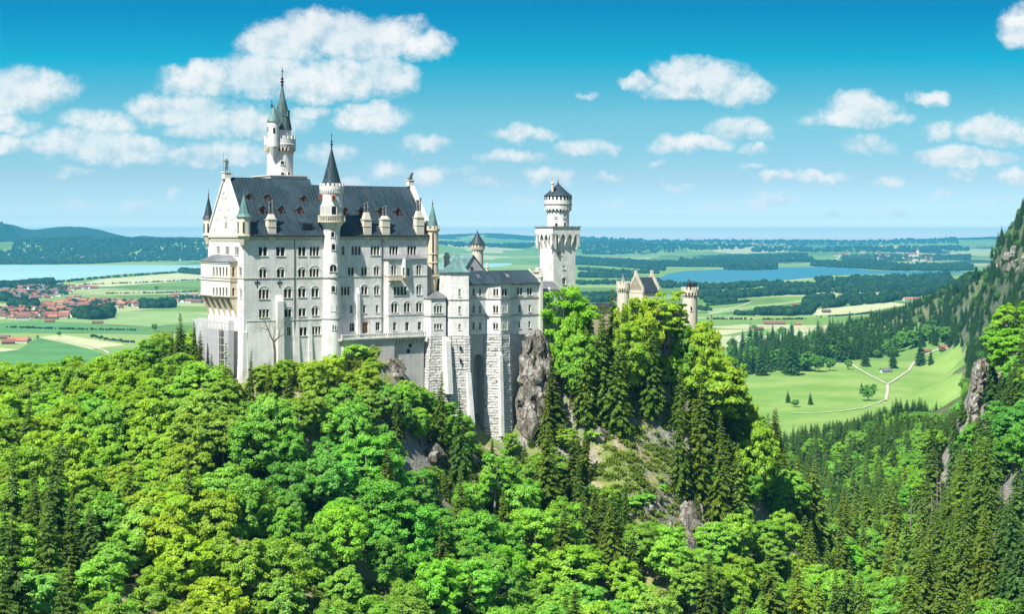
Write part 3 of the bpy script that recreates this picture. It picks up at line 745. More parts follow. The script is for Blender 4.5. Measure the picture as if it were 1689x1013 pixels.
def dormer(px, py, wd, h, deep=3.0, mat='redwood', rmat='slate'):
    u_, w_, z_ = on_roof(px, py)
    mb = MB(); a, b = u_-wd/2, u_+wd/2
    mb.add([(a,w_,z_-.3),(b,w_,z_-.3),(b,w_,z_+h*.62),(u_,w_,z_+h),(a,w_,z_+h*.62),(a,w_+deep,z_+h*.62),(b,w_+deep,z_+h*.62),(u_,w_+deep,z_+h)], [(0,1,2,3,4),(0,4,5),(1,6,2)])
    mb.quad((a,w_,z_-.3),(a,w_,z_+h*.62),(a,w_+deep,z_+h*.62),(a,w_+deep,z_-.3)); mb.quad((b,w_,z_-.3),(b,w_,z_+h*.62),(b,w_+deep,z_+h*.62),(b,w_+deep,z_-.3))
    o = PB.part('dormer', mb, M[mat])
    r = MB(); e = .16
    for s_ in (-1, 1):
        x0 = u_; x1 = u_+s_*(wd/2+e); zt = z_+h+.06; zl = z_+h*.62-e*.5
        r.add([(x0,w_-e*1.4,zt),(x1,w_-e*1.4,zl),(x1,w_+deep,zl),(x0,w_+deep,zt),(x0,w_-e*1.4,zt+.09),(x1,w_-e*1.4,zl+.09),(x1,w_+deep,zl+.09),(x0,w_+deep,zt+.09)], [(0,1,2,3),(4,7,6,5),(0,4,5,1),(1,5,6,2)])
    PB.part('roof', r, M[rmat], o)
    g = MB(); g.quad((a+wd*.27,w_-.03,z_+.15),(b-wd*.27,w_-.03,z_+.15),(b-wd*.27,w_-.03,z_+h*.62),(a+wd*.27,w_-.03,z_+h*.62)); PB.part('pane', g, M['glass'], o)
for px, py in ((433,353),(463.5,353),(494,353.5),(569,355),(596,355),(627.5,355),(656,356)): dormer(px, py, 1.9, 2.2)
for px, py in ((410.5,329.5),(440,331),(500.5,332.5)): dormer(px, py, 1.7, 1.7, 2.4)
sk = MB(); u_, w_, z_ = on_roof(507, 381)
sk.add([(u_-1.7,w_,z_),(u_+1.7,w_,z_),(u_+1.7,w_,z_+2.2),(u_-1.7,w_,z_+2.2),(u_-1.7,w_+2.6,z_+3.3),(u_+1.7,w_+2.6,z_+3.3)], [(0,1,2,3),(3,2,5,4),(0,3,4),(1,5,2)])
so = PB.part('dormer', sk, M['slate']); g = MB(); g.quad((u_-1.4,w_-.03,z_+.2),(u_+1.4,w_-.03,z_+.2),(u_+1.4,w_-.03,z_+1.9),(u_-1.4,w_-.03,z_+1.9)); PB.part('pane', g, M['glass'], so)
def stack(px, wid, p_base, p_cap, p_pot, p_top):
    uu = U(px, .4); y = Yd(uu, .4); zz = lambda p: (HY-p)/F*y
    mb = MB(); h = wid/2
    mb.box(uu-h, uu+h, -.45, 1.5, zz(p_base)-.2, zz(p_cap)); mb.box(uu-h-.15, uu+h+.15, -.6, 1.65, zz(p_cap)-.25, zz(p_cap)); mb.box(uu-h-.1, uu+h+.1, -.55, 1.6, zz((p_base+p_cap)/2), zz((p_base+p_cap)/2)+.2)
    mb.prism([(uu-h*.9,-.4),(uu+h*.9,-.4),(uu+h*.9,1.4),(uu-h*.9,1.4)], zz(p_cap), zz(p_pot), shrink=[(uu-h*.55,0),(uu+h*.55,0),(uu+h*.55,1.0),(uu-h*.55,1.0)])
    z0 = zz(p_base)-.35
    mb.prism([(uu-.25,0),(uu+.25,0),(uu+.25,-.05),(uu-.25,-.05)], z0-2.2, z0, shrink=[(uu-h,0),(uu+h,0),(uu+h,-.5),(uu-h,-.5)])
    o = PB.part('chimney', mb, M['cream_stone'])
    f = MB()
    for dx, dz in ((-.38, .85), (.38, 1.0), (0, .8)):
        c = (uu+dx*h*1.1, .5+(0 if dx else .3)); zb = zz(p_pot)-.05; zt = zb+(zz(p_top)-zb)*dz
        f.lathe([(.26,zb),(.26,zb+(zt-zb)*.45),(.36,zb+(zt-zb)*.5),(.22,zb+(zt-zb)*.58),(.22,zb+(zt-zb)*.8),(.34,zt-.25),(.3,zt),(.0,zt)], c, 8)
    PB.part('chimney_pot', f, M['lead'], o)
stack(447, 2.3, 388, 361, 353, 329.5); stack(604.4, 2.3, 386, 361.5, 350, 333); stack(634.6, 2.4, 387, 361, 356, 339); stack(691, 2.5, 386, 358, 347.5, 326)

# corner turrets of the palace
def corner_turret(c, r, p_body, p_eave, p_apex, p_foot, mat, smat, slit=True, cren=0, n=8, finh=2.2):
    y = Yd(*c); zz = lambda p: (HY-p)/F*y
    mb = MB()
    mb.lathe([(.15, zz(p_foot)), (r*.55, zz(p_foot)+.9), (r*.95, zz(p_body)-.35), (r*1.16, zz(p_body)-.25), (r*1.16, zz(p_body)), (r, zz(p_body)+.06), (r, zz(p_eave)-.3), (r*1.14, zz(p_eave)-.2), (r*1.14, zz(p_eave)), (0, zz(p_eave))], c, n, a0=math.pi/n, a1=math.pi/n+2*math.pi)
    if cren: merlons(mb, c, r*1.22, zz(p_eave)-.05, zz(p_eave)+.75, cren, .35); mb.lathe([(r, zz(p_eave)-1.0), (r*1.22, zz(p_eave)-.55), (r*1.22, zz(p_eave)), (r*.9, zz(p_eave))], c, n*2)
    o = PB.part('corner_turret', mb, M[mat])
    s = MB(); h = zz(p_apex)-zz(p_eave); s.lathe([(r*1.0, zz(p_eave)), (r*1.24 if not cren else r*.98, zz(p_eave)+.03), (r*.9, zz(p_eave)+h*.14), (.06, zz(p_apex))], c, n, a0=math.pi/n, a1=math.pi/n+2*math.pi)
    PB.part('turret_roof', s, M[smat], o)
    f = MB(); finial(f, c, zz(p_apex)-.2, finh, .32); PB.part('finial', f, M['bronze'], o)
    if slit:
        g = MB()
        for da in (0, -1.1):
            a = VIEW+da; N = (math.cos(a), math.sin(a)); T = (-N[1], N[0]); rr = r*1.01
            g.obox(c, T, N, -.22, .22, rr-.4, rr+.02, zz(p_body)+.6, zz(p_eave)-1.3)
        PB.part('pane', g, M['glass'], o)
corner_turret((.1, .1), 1.72, 388, 358, 320, 410, 'cream_stone', 'copper')
corner_turret((.1, LG-.1), 1.35, 387, 361, 323, 408, 'cream_stone', 'slate')
corner_turret((UR+.2, .2), 1.70, 454, 377, 337, 489, 'sandstone', 'copper', True, 9, 14, 1.8)
band = MB(); yb = Yd(UR, 0)
for p in (418.5, 433, 456): band.lathe([(1.70, (HY-p)/F*yb-.15), (1.88, (HY-p)/F*yb-.12), (1.88, (HY-p)/F*yb+.12), (1.70, (HY-p)/F*yb+.15)], (UR+.2, .2), 16)
PB.part('string_course', band, M['sandstone'])

# blind arcades, niches and mullioned window on the west gable
blind = MB()
def blind_arch(px, pt, pb_, wid, out=.16):
    w_ = Wd(px, -.02); y = Yd(0, w_); zt, zb = (HY-pt)/F*y, (HY-pb_)/F*y; h = wid/2
    for s_ in (-1, 1): blind.box(-out-.02, -.01, w_+s_*h-.10, w_+s_*h+.10, zb, zt-h)
    k = 8
    for i in range(k):
        t0, t1 = math.pi*i/k, math.pi*(i+1)/k
        P = lambda r, t, d: (-.02-d, w_+r*math.cos(t), zt-h+r*math.sin(t))
        blind.quad(P(h-.1,t0,out), P(h+.12,t0,out), P(h+.12,t1,out), P(h-.1,t1,out)); blind.quad(P(h+.12,t0,out), P(h+.12,t1,out), P(h+.12,t1,0), P(h+.12,t0,0)); blind.quad(P(h-.1,t0,out), P(h-.1,t1,out), P(h-.1,t1,0), P(h-.1,t0,0))
for a in ((370.5,316,352,3.4),(368.6,325,352,1.3),(373.2,325,352,1.3),(364.3,344,370,1.5),(378.5,344,356,1.5),(372.5,356,378,2.4),(359.6,361,385,1.5),(384,360,372,1.5),(354.8,377,388,1.4),(390,377,387,1.4)): blind_arch(*a)
PB.part('blind_arcade', blind, M['gable_stone'])
gl = MB(); w_ = Wd(373, -.05); y = Yd(0, w_)
for i in range(3): gl.box(-.06, -.02, w_-1.1+i*.75, w_-.6+i*.75, (HY-376.5)/F*y, (HY-366)/F*y)
gl.box(-.06, -.02, w_-.3, w_+.25, (HY-364)/F*y, (HY-358.5)/F*y)
PB.part('gable_window', gl, M['glass'])

# two storey loggia on the west front
u1 = -2.2; wn = Wd(378.8, u1); wf = LG-.2
OB = MB()
lw_ = Front(PB, (u1, wf), (u1, wn)); ls_ = Front(PB, (u1, wn), (0, wn))
ztop = Z(432, u1, wn); zbot = Z(491, u1, wn)
cols = [(350.4,353.8),(355.6,359),(361,364.6),(366.4,369.8),(371.6,375.2)]
for k, (t_, b_) in enumerate(((440.5,456),(474.5,488.5))):
    lw_.add([(l, r, t_, b_, 1, 0) for l, r in cols], mat='gable_stone', depth=.32)
    ls_.add([(383, 387.4, 441+k*34, 456.5+k*33, 1, 0)], mat='sandstone')  # frames share the flank's shade-tinted tan
lw_.make(OB, zbot, ztop, depth=.32)
OB.quad((u1, wf, zbot), (0, wf, zbot), (0, wf, ztop), (u1, wf, ztop)); OB.quad((u1, wn, zbot), (0, wn, zbot), (0, wf, zbot), (u1, wf, zbot))
PB.part('loggia', OB, M['gable_stone'])
OS = MB(); ls_.make(OS, zbot, ztop); PB.part('loggia_flank', OS, M['sandstone'])  # tan here is the flank's shade and warm bounce put into its colour
lw_.glaze(); ls_.glaze()
OT = MB()
for p in (458.5, 463, 489.5, 434): lw_.band(OT, Z(p, u1, wn), .28, .2); ls_.band(OT, Z(p, u1, wn), .28, .2)
PB.part('string_course', OT, M['cream_stone'])
OC = MB()
for i in range(6):
    ww = wn+.35+i*(wf-wn-.9)/5
    OC.add([(u1+.05,ww-.35,zbot),(0,ww-.35,zbot),(0,ww-.35,zbot-5.4),(u1+.05,ww+.35,zbot),(0,ww+.35,zbot),(0,ww+.35,zbot-5.4),(u1*.8,ww-.35,zbot-1.0),(u1*.8,ww+.35,zbot-1.0)], [(0,6,2,1),(3,4,5,7),(0,3,7,6),(6,7,5,2)])
PB.part('bracket', OC, M['sandstone'])
OR = MB(); zr_ = ztop+1.75
OR.add([(u1-.4,wn-.4,ztop),(u1-.4,wf+.3,ztop),(0,wf+.3,ztop),(0,wn-.4,ztop),(0,wn+3.4,zr_),(0,wf-3.4,zr_)], [(0,1,5,4),(0,4,3),(1,2,5),(0,3,2,1)])
PB.part('loggia_roof', OR, M['lead'])

# projecting bay on the south front with its oriel and balcony
WB = -2.3
bq = Front(PB, (U(640.6, WB), WB), (U(704.5, WB), WB))
zb0, zb1 = -36, Z(427, U(650, WB), WB)
bq.add([(645.6,654,438.6,453,2,1),(687.2,695.2,438,453.5,2,1),(649.5,671.4,473,486.8,4,0),(687,695.4,472,486,2,1),(645.6,655.8,501,515.6,2,1),(666.5,676.4,500.5,515,2,1),(686.6,696,500,514.6,2,1),
        (648.4,654,532,545.6,1,0),(668.6,674.8,531.5,545.3,1,0),(689,695.2,531,544.5,1,0)])
bm = MB(); bq.make(bm, zb0, zb1)
ba, bb = U(640.6, WB), U(704.5, WB)
bm.quad((ba, WB, zb0), (ba, 0, zb0), (ba, 0, zb1), (ba, WB, zb1)); bm.quad((bb, WB, zb0), (bb, 0, zb0), (bb, 0, zb1), (bb, WB, zb1))
PB.part('bay', bm, M['limestone']); bq.glaze()
bt = MB()
for p in (455, 519.5): bq.band(bt, Z(p, ba, WB), .28, .14); bt.box(ba-.14, ba, WB-.14, 0, Z(p, ba, WB)-.14, Z(p, ba, WB)+.14)
PB.part('string_course', bt, M['limestone'])
br_ = MB(); br_.add([(ba-.5,WB-.5,zb1-.02),(bb+.3,WB-.5,zb1-.02),(bb+.3,0,zb1-.02),(ba-.5,0,zb1-.02),(ba+1.6,-.02,zb1+1.15),(bb-1.8,-.02,zb1+1.15)], [(0,1,5,4),(0,4,3),(1,2,5),(0,3,2,1)])
PB.part('bay_roof', br_, M['lead'])
oa, om, ob = (U(662, WB), WB), (U(668.6, WB-1.5), WB-1.5), (U(679.5, WB), WB)
oz0, oz1 = Z(458, om[0], WB-1), Z(427.5, om[0], WB-1)
for p_, q_, rows in ((oa, om, [(663.6,667.4,441.5,455,1,0)]), (om, ob, [(671.2,676,441.5,455,1,0)])):
    fr = Front(PB, p_, q_); fr.add(rows); mb = MB(); fr.make(mb, oz0, oz1, depth=.35); PB.part('oriel', mb, M['limestone'])
    for h, n, hood, kw in fr.wins: window(PB, fr.O, fr.T, fr.N, h, n, hood, depth=.34)
ot = MB(); ot.add([(*oa, oz1), (*om, oz1), (*ob, oz1), ((oa[0]+ob[0])/2, WB+.2, oz1+1.3)], [(0,1,3), (1,2,3), (0,2,1)]); PB.part('oriel_roof', ot, M['lead'])
oc_ = MB(); oc_.add([(*oa, oz0), (*om, oz0), (*ob, oz0), ((oa[0]+ob[0])/2, WB, oz0-2.0)], [(0,1,3), (1,2,3)]); PB.part('oriel_foot', oc_, M['cream_stone'])
bl = MB(); b0, b1 = U(643.5, WB-1.3), U(664, WB-1.3); bz = Z(461.5, b0, WB-1.3)
bl.box(b0, b1, WB-1.35, WB, bz-.25, bz); bl.box(b0, b1, WB-1.35, WB-1.15, bz+1.0, bz+1.2); bl.box(b0, b0+.2, WB-1.35, WB, bz+1.0, bz+1.2)
n_ = int((b1-b0)/.42)
for i in range(n_+1): x = b0+(b1-b0-.16)*i/n_; bl.box(x, x+.16, WB-1.32, WB-1.18, bz, bz+1.0)
bl.box(b0+.02, b1-.02, WB-1.27, WB-1.23, bz, bz+1.0)
for i in range(3): x = b0+.4+i*(b1-b0-1.0)/2; bl.prism([(x,WB),(x+.3,WB),(x+.3,WB-.1),(x,WB-.1)], bz-1.5, bz-.25, shrink=[(x,WB),(x+.3,WB),(x+.3,WB-1.2),(x,WB-1.2)])
PB.part('balcony', bl, M['cream_stone'])

# ------------------------------------------------------------------ terrace in front of the palace
TB = Bld('terrace_wall', 'balustraded stone terrace under the long palace front, on a tall grey retaining wall', 'terrace', U(610, -5), -5, -36)
WT = -5.0; ta, tb_ = U(563, WT), U(702.5, WT); tz = Z(557.5, U(640, WT), WT)
tm = MB(); tm.box(ta, tb_, WT, -.0, tz-.5, tz); tm.box(U(652, WT), tb_, WT+1.2, -.05, tz-19, tz-.5); tm.box(ta+1, U(652, WT), WT+.5, -.1, tz-7, tz-.5)
TB.part('retaining_wall', tm, M['concrete'])
tr = MB(); tr.box(ta, tb_, WT-.12, WT+.3, tz+1.1, tz+1.35); tr.box(ta, tb_, WT-.12, WT+.3, tz-.1, tz+.18)
n_ = int((tb_-ta)/.7)
for i in range(n_+1):
    x = ta+(tb_-ta-.3)*i/n_
    if i % 6 == 0: tr.box(x, x+.5, WT-.1, WT+.28, tz+.18, tz+1.1)
    else: tr.box(x+.1, x+.38, WT, WT+.18, tz+.18, tz+1.1)
TB.part('balustrade', tr, M['trim'])
tc_ = MB(); n_ = 11
for i in range(n_): x = U(652, WT)+(tb_-U(652, WT)-.6)*i/(n_-1); tc_.prism([(x,WT+1.2),(x+.5,WT+1.2),(x+.5,WT+1.1),(x,WT+1.1)], tz-2.1, tz-.5, shrink=[(x,WT+1.2),(x+.5,WT+1.2),(x+.5,WT),(x,WT)])
TB.part('bracket', tc_, M['grey_stone'])
td = MB()
for px, py in ((676.5, 569.5), (673.5, 579.5)):
    x = U(px, WT+1.2); z_ = Z(py, x, WT+1.2); td.box(x-.5, x+.5, WT+1.15, WT+1.25, z_-.6, z_+.6)
TB.part('opening', td, M['glass'])

# ------------------------------------------------------------------ stair tower on the long front
cst = (U(547, -.6), -.6); Yt = Yd(*cst); zz = lambda p: (HY-p)/F*Yt; pr = lambda p: p*Yt/F
ST = Bld('stair_tower', 'slim round white stair tower with dark cone roof against the long palace front', 'tower', cst[0], cst[1], -38)
mb = MB()
mb.lathe([(pr(16.8), -44), (pr(16.4), zz(527)), (pr(14.6), zz(525.5)), (pr(13.7), zz(460)), (pr(13.7), zz(382)), (pr(15), zz(374)), (pr(19.8), zz(367.5))], cst, 32)
mb.lathe([(pr(17.8), zz(357)), (pr(17.8), zz(318)), (pr(19.8), zz(315.5)), (pr(20.4), zz(312)), (pr(20.4), zz(307.5)), (pr(17.2), zz(307.5)), (pr(17.2), zz(311)), (0, zz(311))], cst, 32)
merlons(mb, cst, pr(20.4), zz(307.6), zz(302.5), 16, .45)
corbels(mb, cst, pr(17.8), pr(20.0), zz(321.5), zz(316), 30)
ST.part('wall', mb, M['limestone'], smooth=False)
mb = MB(); mb.lathe([(pr(19.6), zz(367.6)), (pr(22.8), zz(366.5)), (pr(22.8), zz(364.5)), (pr(17), zz(364.5))], cst, 32)
mb.lathe([(pr(22.8), zz(356.4)), (pr(22.8), zz(355)), (pr(21.8), zz(355)), (pr(21.8), zz(356.4)), (pr(22.8), zz(356.4))], cst, 32)
for i in range(48):
    a = 2*math.pi*i/48; t = (-math.sin(a), math.cos(a)); nn = (math.cos(a), math.sin(a)); mb.obox(cst, t, nn, -.09, .09, pr(22.1), pr(22.6), zz(364.5), zz(356.4))
ST.part('balcony', mb, M['cream_stone'])
spire(ST, 'roof', cst, pr(16.6), zz(304), zz(242), 'slate', 20, .06, fin=pr(27), finr=.5)
for da, py in ((.15, 327), (-1.15, 325)):
    a = VIEW+da; N = (math.cos(a), math.sin(a)); T = (-N[1], N[0]); r_ = pr(16.6)*(1-.93*(304-py)/62-.05); mb = MB(); mb.obox(cst, T, N, -.45, .45, r_-.9, r_+.3, zz(py)-.6, zz(py)+.7)
    o = ST.part('dormer', mb, M['redwood']); g = MB(); g.obox(cst, T, N, -.22, .22, r_+.2, r_+.33, zz(py)-.35, zz(py)+.4); ST.part('pane', g, M['glass'], o)
for i in range(10): tower_window(ST, cst, pr(17.8), VIEW+(i-4.6)*.52, zz(354), zz(340), 1.25, 'trim', 1, 'glass' if i in (5, 8) else 'grey_stone')
for (dpx, t_, b_, wd_, n_) in ((1.5,402,412,1.0,1),(1.2,436,447.5,1.9,2),(1.3,471,481,1.0,1),(1.5,503,512.5,1.0,1),(2.2,535.5,543.5,1.0,1)):
    tower_window(ST, cst, pr(13.8 if b_ < 530 else 16.2), VIEW+dpx/13.7+.1, zz(b_), zz(t_), wd_, 'trim', n_)
mb = MB(); a = VIEW+.25; co = (cst[0]+math.cos(a)*pr(13), cst[1]+math.sin(a)*pr(13))
mb.lathe([(.1, zz(380)), (pr(5.4), zz(375)), (pr(6), zz(373)), (pr(6), zz(364)), (0, zz(364))], co, 12); ST.part('oriel', mb, M['cream_stone'])
tower_window(ST, cst, pr(13.7), VIEW+.12, zz(391), zz(382), .9)
mb = MB()
for p in (458, 525.8): mb.lathe([(pr(14), zz(p)-.15), (pr(15 if p < 500 else 17), zz(p)-.12), (pr(15 if p < 500 else 17), zz(p)+.12), (pr(14), zz(p)+.15)], cst, 32)
ST.part('string_course', mb, M['ledge'])

# ------------------------------------------------------------------ tall round tower behind the roof
ck = (21.2, 22.0); Yt = Yd(*ck)
KT = Bld('round_tower', 'tallest round tower with green pointed roof, rising behind the palace roof', 'tower', ck[0], ck[1], -30)
mb = MB(); mb.lathe([(pr(21.6), -30), (pr(21.6), zz(252)), (pr(22), zz(250))], ck, 32)
mb.lathe([(pr(21.8), zz(243)), (pr(25.6), zz(242.5)), (pr(26.6), zz(238.5)), (pr(26.0), zz(237)), (pr(26.0), zz(229.5)), (pr(22.5), zz(229.5)), (pr(22.5), zz(236)), (0, zz(236))], ck, 32)
merlons(mb, ck, pr(26.0), zz(229.6), zz(224.5), 18, .5)
mb.box(ck[0]-pr(33), ck[0]+pr(33), ck[1]-5.8, ck[1]+5.8, 5, zz(291.5))
KT.part('wall', mb, M['limestone'])
mb = MB(); mb.box(ck[0]-pr(34.5), ck[0]+pr(34.5), ck[1]-6.1, ck[1]+6.1, zz(291.5), zz(290)); KT.part('plinth', mb, M['trim'])
mb = MB(); corbels(mb, ck, pr(21.4), pr(25.6), zz(254.5), zz(242.5), 24, .40)
for i in range(24):
    a0 = 2*math.pi*(i+.5)/24
    N = (math.cos(a0+math.pi/24), math.sin(a0+math.pi/24)); T = (-N[1], N[0]); O = (ck[0]+N[0]*pr(25), ck[1]+N[1]*pr(25)); P = lambda a, z, d=0.0: (O[0]+T[0]*a-N[0]*d, O[1]+T[1]*a-N[1]*d, z)
    arch_fill(mb, P, -.36, .36, zz(246.5), zz(242.5), 0)
KT.part('corbel_table', mb, M['sandstone'])
c2 = (U(465.5, ck[1]+.8), ck[1]+.8)
mb = MB(); mb.lathe([(pr(14.6), zz(236)), (pr(14.6), zz(213))], c2, 24); KT.part('upper_drum', mb, M['limestone'])
sp = MB(); h = zz(140)-zz(214); sp.lathe([(pr(14.4), zz(214)), (pr(16.2), zz(213.6)), (pr(13.6), zz(200)), (pr(10.3), zz(183)), (pr(9.6), zz(180)), (pr(4.6), zz(160)), (.2, zz(139.5))], c2, 16)
o = KT.part('roof', sp, M['dark_copper']); f = MB(); finial(f, c2, zz(141), pr(33), .75); KT.part('finial', f, M['iron'], o)
c3 = (U(451, ck[1]-3.0), ck[1]-3.0)
mb = MB(); mb.lathe([(.3, zz(262)), (pr(6), zz(252)), (pr(9.4), zz(243)), (pr(9.4), zz(204)), (pr(10.4), zz(202.5)), (0, zz(202.5))], c3, 20); o3 = KT.part('side_turret', mb, M['limestone'])
s = MB(); s.lathe([(pr(9.6), zz(203)), (pr(10.9), zz(202.4)), (pr(7.4), zz(193)), (pr(3), zz(181)), (.1, zz(174))], c3, 16); KT.part('turret_roof', s, M['copper'], o3)
f = MB(); finial(f, (c3[0]-.5, c3[1]), zz(180), pr(15), .4); KT.part('finial', f, M['iron'], o3)
for a, t_, b_ in ((VIEW+.15, 213, 222), (VIEW-1.2, 211, 219)):
    N = (math.cos(a), math.sin(a)); T = (-N[1], N[0]); g = MB(); g.obox(c3, T, N, -.28, .28, pr(9.4)-.3, pr(9.4)+.03, zz(b_), zz(t_)); KT.part('pane', g, M['glass'], o3)
for a, py in ((VIEW+1.05, 187), (VIEW+.35, 196)):
    N = (math.cos(a), math.sin(a)); T = (-N[1], N[0]); mb = MB(); mb.obox(c2, T, N, -.55, .55, 1.0, pr(12.5), zz(py)-.9, zz(py)+.8); mb.obox(c2, T, N, -.7, .7, 1.0, pr(13), zz(py)+.8, zz(py)+1.0); KT.part('dormer', mb, M['copper'])
tower_window(KT, ck, pr(21.7), VIEW+.20, zz(271.8), zz(266), .95); tower_window(KT, ck, pr(21.7), VIEW+.22, zz(290), zz(284.5), 1.0); tower_window(KT, ck, pr(21.7), VIEW+.75, zz(289), zz(284), .8)

# ------------------------------------------------------------------ long wing with the square stair block and the angled bay
def at(px, w_): return (U(px, w_), w_)
WG = Bld('castle_wing', 'white three storey wing with blue grey roof and rough stone foot, right of the palace', 'building', U(800, -5), -5, -56)
ZB = Z(553.2, U(760, -6), -6)
segs = []
Lf = [at(700, -2.3), at(710.5, -5.2), at(735.5, -5.9)]
Af = [at(736.6, -5.0), at(743.3, -6.6), at(773.5, -8.9), (at(773.5, -8.9)[0]+1.2, -3.5)]
Bf = [at(774, -5.0), at(801, -5.0)]
Cf = [at(801, -5.0), at(825.6, -7.9), at(839.6, -7.1), at(844.5, -5.0)]
Df = [at(844.5, -5.0), at(892, -5.0)]
def face(p, q, rows, z0, z1, mat='limestone', bands=(), name='wall', depth=.45, base=True):
    fr = Front(WG, p, q); fr.add(rows, depth=depth); mb = MB(); fr.make(mb, z0, z1, depth=depth); WG.part(name, mb, M[mat])
    for h, n, hood, kw in fr.wins: window(WG, fr.O, fr.T, fr.N, h, n, hood, **kw)
    for b in bands: fr.band(bnd, fr.at((p[0]), b)[1] if False else Z(b, *p), .26, .16, -.08, fr.L+.08)
    return fr
bnd = MB()
zl = Z(492.5, *Lf[1])
face(Lf[0], Lf[1], [], ZB, zl, bands=(521.2,)); face(Lf[1], Lf[2], [(716,729.4,504.6,515.8,3,1),(716.2,729.2,534.5,543,3,0)], ZB, zl, bands=(521.2,))
za = Z(449.5, *Af[1])
face(Af[0], Af[1], [], ZB, za, bands=(494.6,523.4)); face(Af[1], Af[2], [(756.2,760.2,477,489.2,1,0),(756.2,760.2,505.6,518,1,0),(756.2,760.2,534.6,544.2,1,0)], ZB, za, bands=(494.6,523.4)); face(Af[2], Af[3], [], ZB, za)
wq = MB(); bk = (Af[0][0], -1.0); wq.quad((*Af[0], ZB), (*bk, ZB), (*bk, za), (*Af[0], za)); wq.quad((*Af[3], ZB), (Af[3][0], -1, ZB), (Af[3][0], -1, za), (*Af[3], za)); wq.quad((*bk, ZB), (Af[3][0], -1, ZB), (Af[3][0], -1, za), (*bk, za)); WG.part('wall', wq, M['limestone'])
zb_ = Z(469, *Bf[0]); zd = zb_
face(Bf[0], Bf[1], [(779.4,783.4,475.6,488,1,0),(790,794,475.6,488,1,0),(779.4,783.4,504.4,516.4,1,0),(790,794,504.4,516.4,1,0),(779.4,783.4,532,543.6,1,0),(790,794,532,543.6,1,0)], ZB, zb_, bands=(492.4,520.6))
face(Cf[0], Cf[1], [(813.6,822.2,476.6,487.8,2,0),(813.4,822,504.8,516.4,2,1),(813.4,821.6,533.6,543.2,2,1)], ZB, zb_, bands=(493.4,522)); 
face(Cf[1], Cf[2], [(827.8,837,476.4,488.2,2,0)], ZB, zb_, bands=(494,522.4))
fr = Front(WG, Cf[1], Cf[2]); nb = MB()
for t_, b_ in ((504, 515.6), (532, 544)):
    a, zt = fr.at(828.4, t_); c, zbm = fr.at(837, b_); fr2 = [a, c]
    P = lambda s_, z, d=0.0: (fr.O[0]+fr.T[0]*s_-fr.N[0]*d, fr.O[1]+fr.T[1]*s_-fr.N[1]*d, z)
    nb.obox(fr.O, fr.T, fr.N, a-.16, a, -.02, .1, zbm, zt); nb.obox(fr.O, fr.T, fr.N, c, c+.16, -.02, .1, zbm, zt); nb.obox(fr.O, fr.T, fr.N, a-.2, c+.2, -.02, .16, zbm-.2, zbm)
    k = 8; m = (a+c)/2; r_ = (c-a)/2
    for i in range(k):
        t0, t1 = math.pi*i/k, math.pi*(i+1)/k
        nb.quad(*[P(m+rr*math.cos(t), zt+rr*.7*math.sin(t), -.1) for rr, t in ((r_, t0), (r_+.16, t0), (r_+.16, t1), (r_, t1))])
WG.part('blind_arcade', nb, M['trim'])
face(Cf[2], Cf[3], [], ZB, zb_, bands=(494, 522.4))
face(Df[0], Df[1], [(853.2,861.8,475,486.8,2,0),(869.6,877.8,475,486.8,2,0),(855,859.2,503,515,1,0),(872,876,503,514.6,1,0),(855,859,531,541.4,1,0),(871.6,875.4,530,540.6,1,0)], ZB-.5, zd, bands=(491.6,520))
wq = MB(); e1 = at(892, -5.0); wq.quad((*e1, -40), (e1[0], 7, -40), (e1[0], 7, zd), (*e1, zd)); wq.quad((Lf[0][0], 7, -40), (e1[0], 7, -40), (e1[0], 7, zd), (Lf[0][0], 7, zd))
wq.add([(e1[0], -5, zd), (e1[0], 7, zd), (e1[0], 1, zd+4.2)], [(0,1,2)]); WG.part('wall', wq, M['limestone'])
WG.part('string_course', bnd, M['ledge'])
# rough stone foot with real courses, leaning in as it rises
def foot(p, q, z0, z1, out=1.1, mat='rough_stone', name='stone_base'):
    d = (q[0]-p[0], q[1]-p[1]); L = math.hypot(*d); T = (d[0]/L, d[1]/L); N = (T[1], -T[0])
    rows = max(2, int((z1-z0)/.78)); mb = MB(); rnd = random.Random(int(L*997))
    for j in range(rows):
        za_, zb2 = z0+(z1-z0)*j/rows, z0+(z1-z0)*(j+1)/rows; lean = out*(1-(j+.5)/rows)
        s_ = -.4+rnd.random()*.3
        while s_ < L+.3:
            ln = rnd.uniform(.9, 2.4); e = min(s_+ln, L+.35); bul = rnd.uniform(-.02, .24)
            mb.obox(p, T, N, s_+.03, e-.03, -1.2, lean+bul, za_+.03, zb2-.03)
            s_ = e
        mb.obox(p, T, N, -.3, L+.3, -1.3, lean-.10, za_, zb2)
    return WG.part(name, mb, M[mat])
foot(Lf[0], Lf[1], -47, ZB-.05, 1.3); foot(Lf[1], Lf[2], -52, ZB-.05, .9)
foot(Af[0], Af[1], -56, ZB-.05, .9); foot(Af[1], Af[2], -58, ZB-.05, 1.2); foot(Af[2], Af[3], -58, ZB-.05, 1.0)
foot(Cf[0], Cf[1], -64, ZB-.05, .9); foot(Cf[1], Cf[2], -64, ZB-.05, .9); foot(Cf[2], Cf[3], -60, ZB-.05, .6)
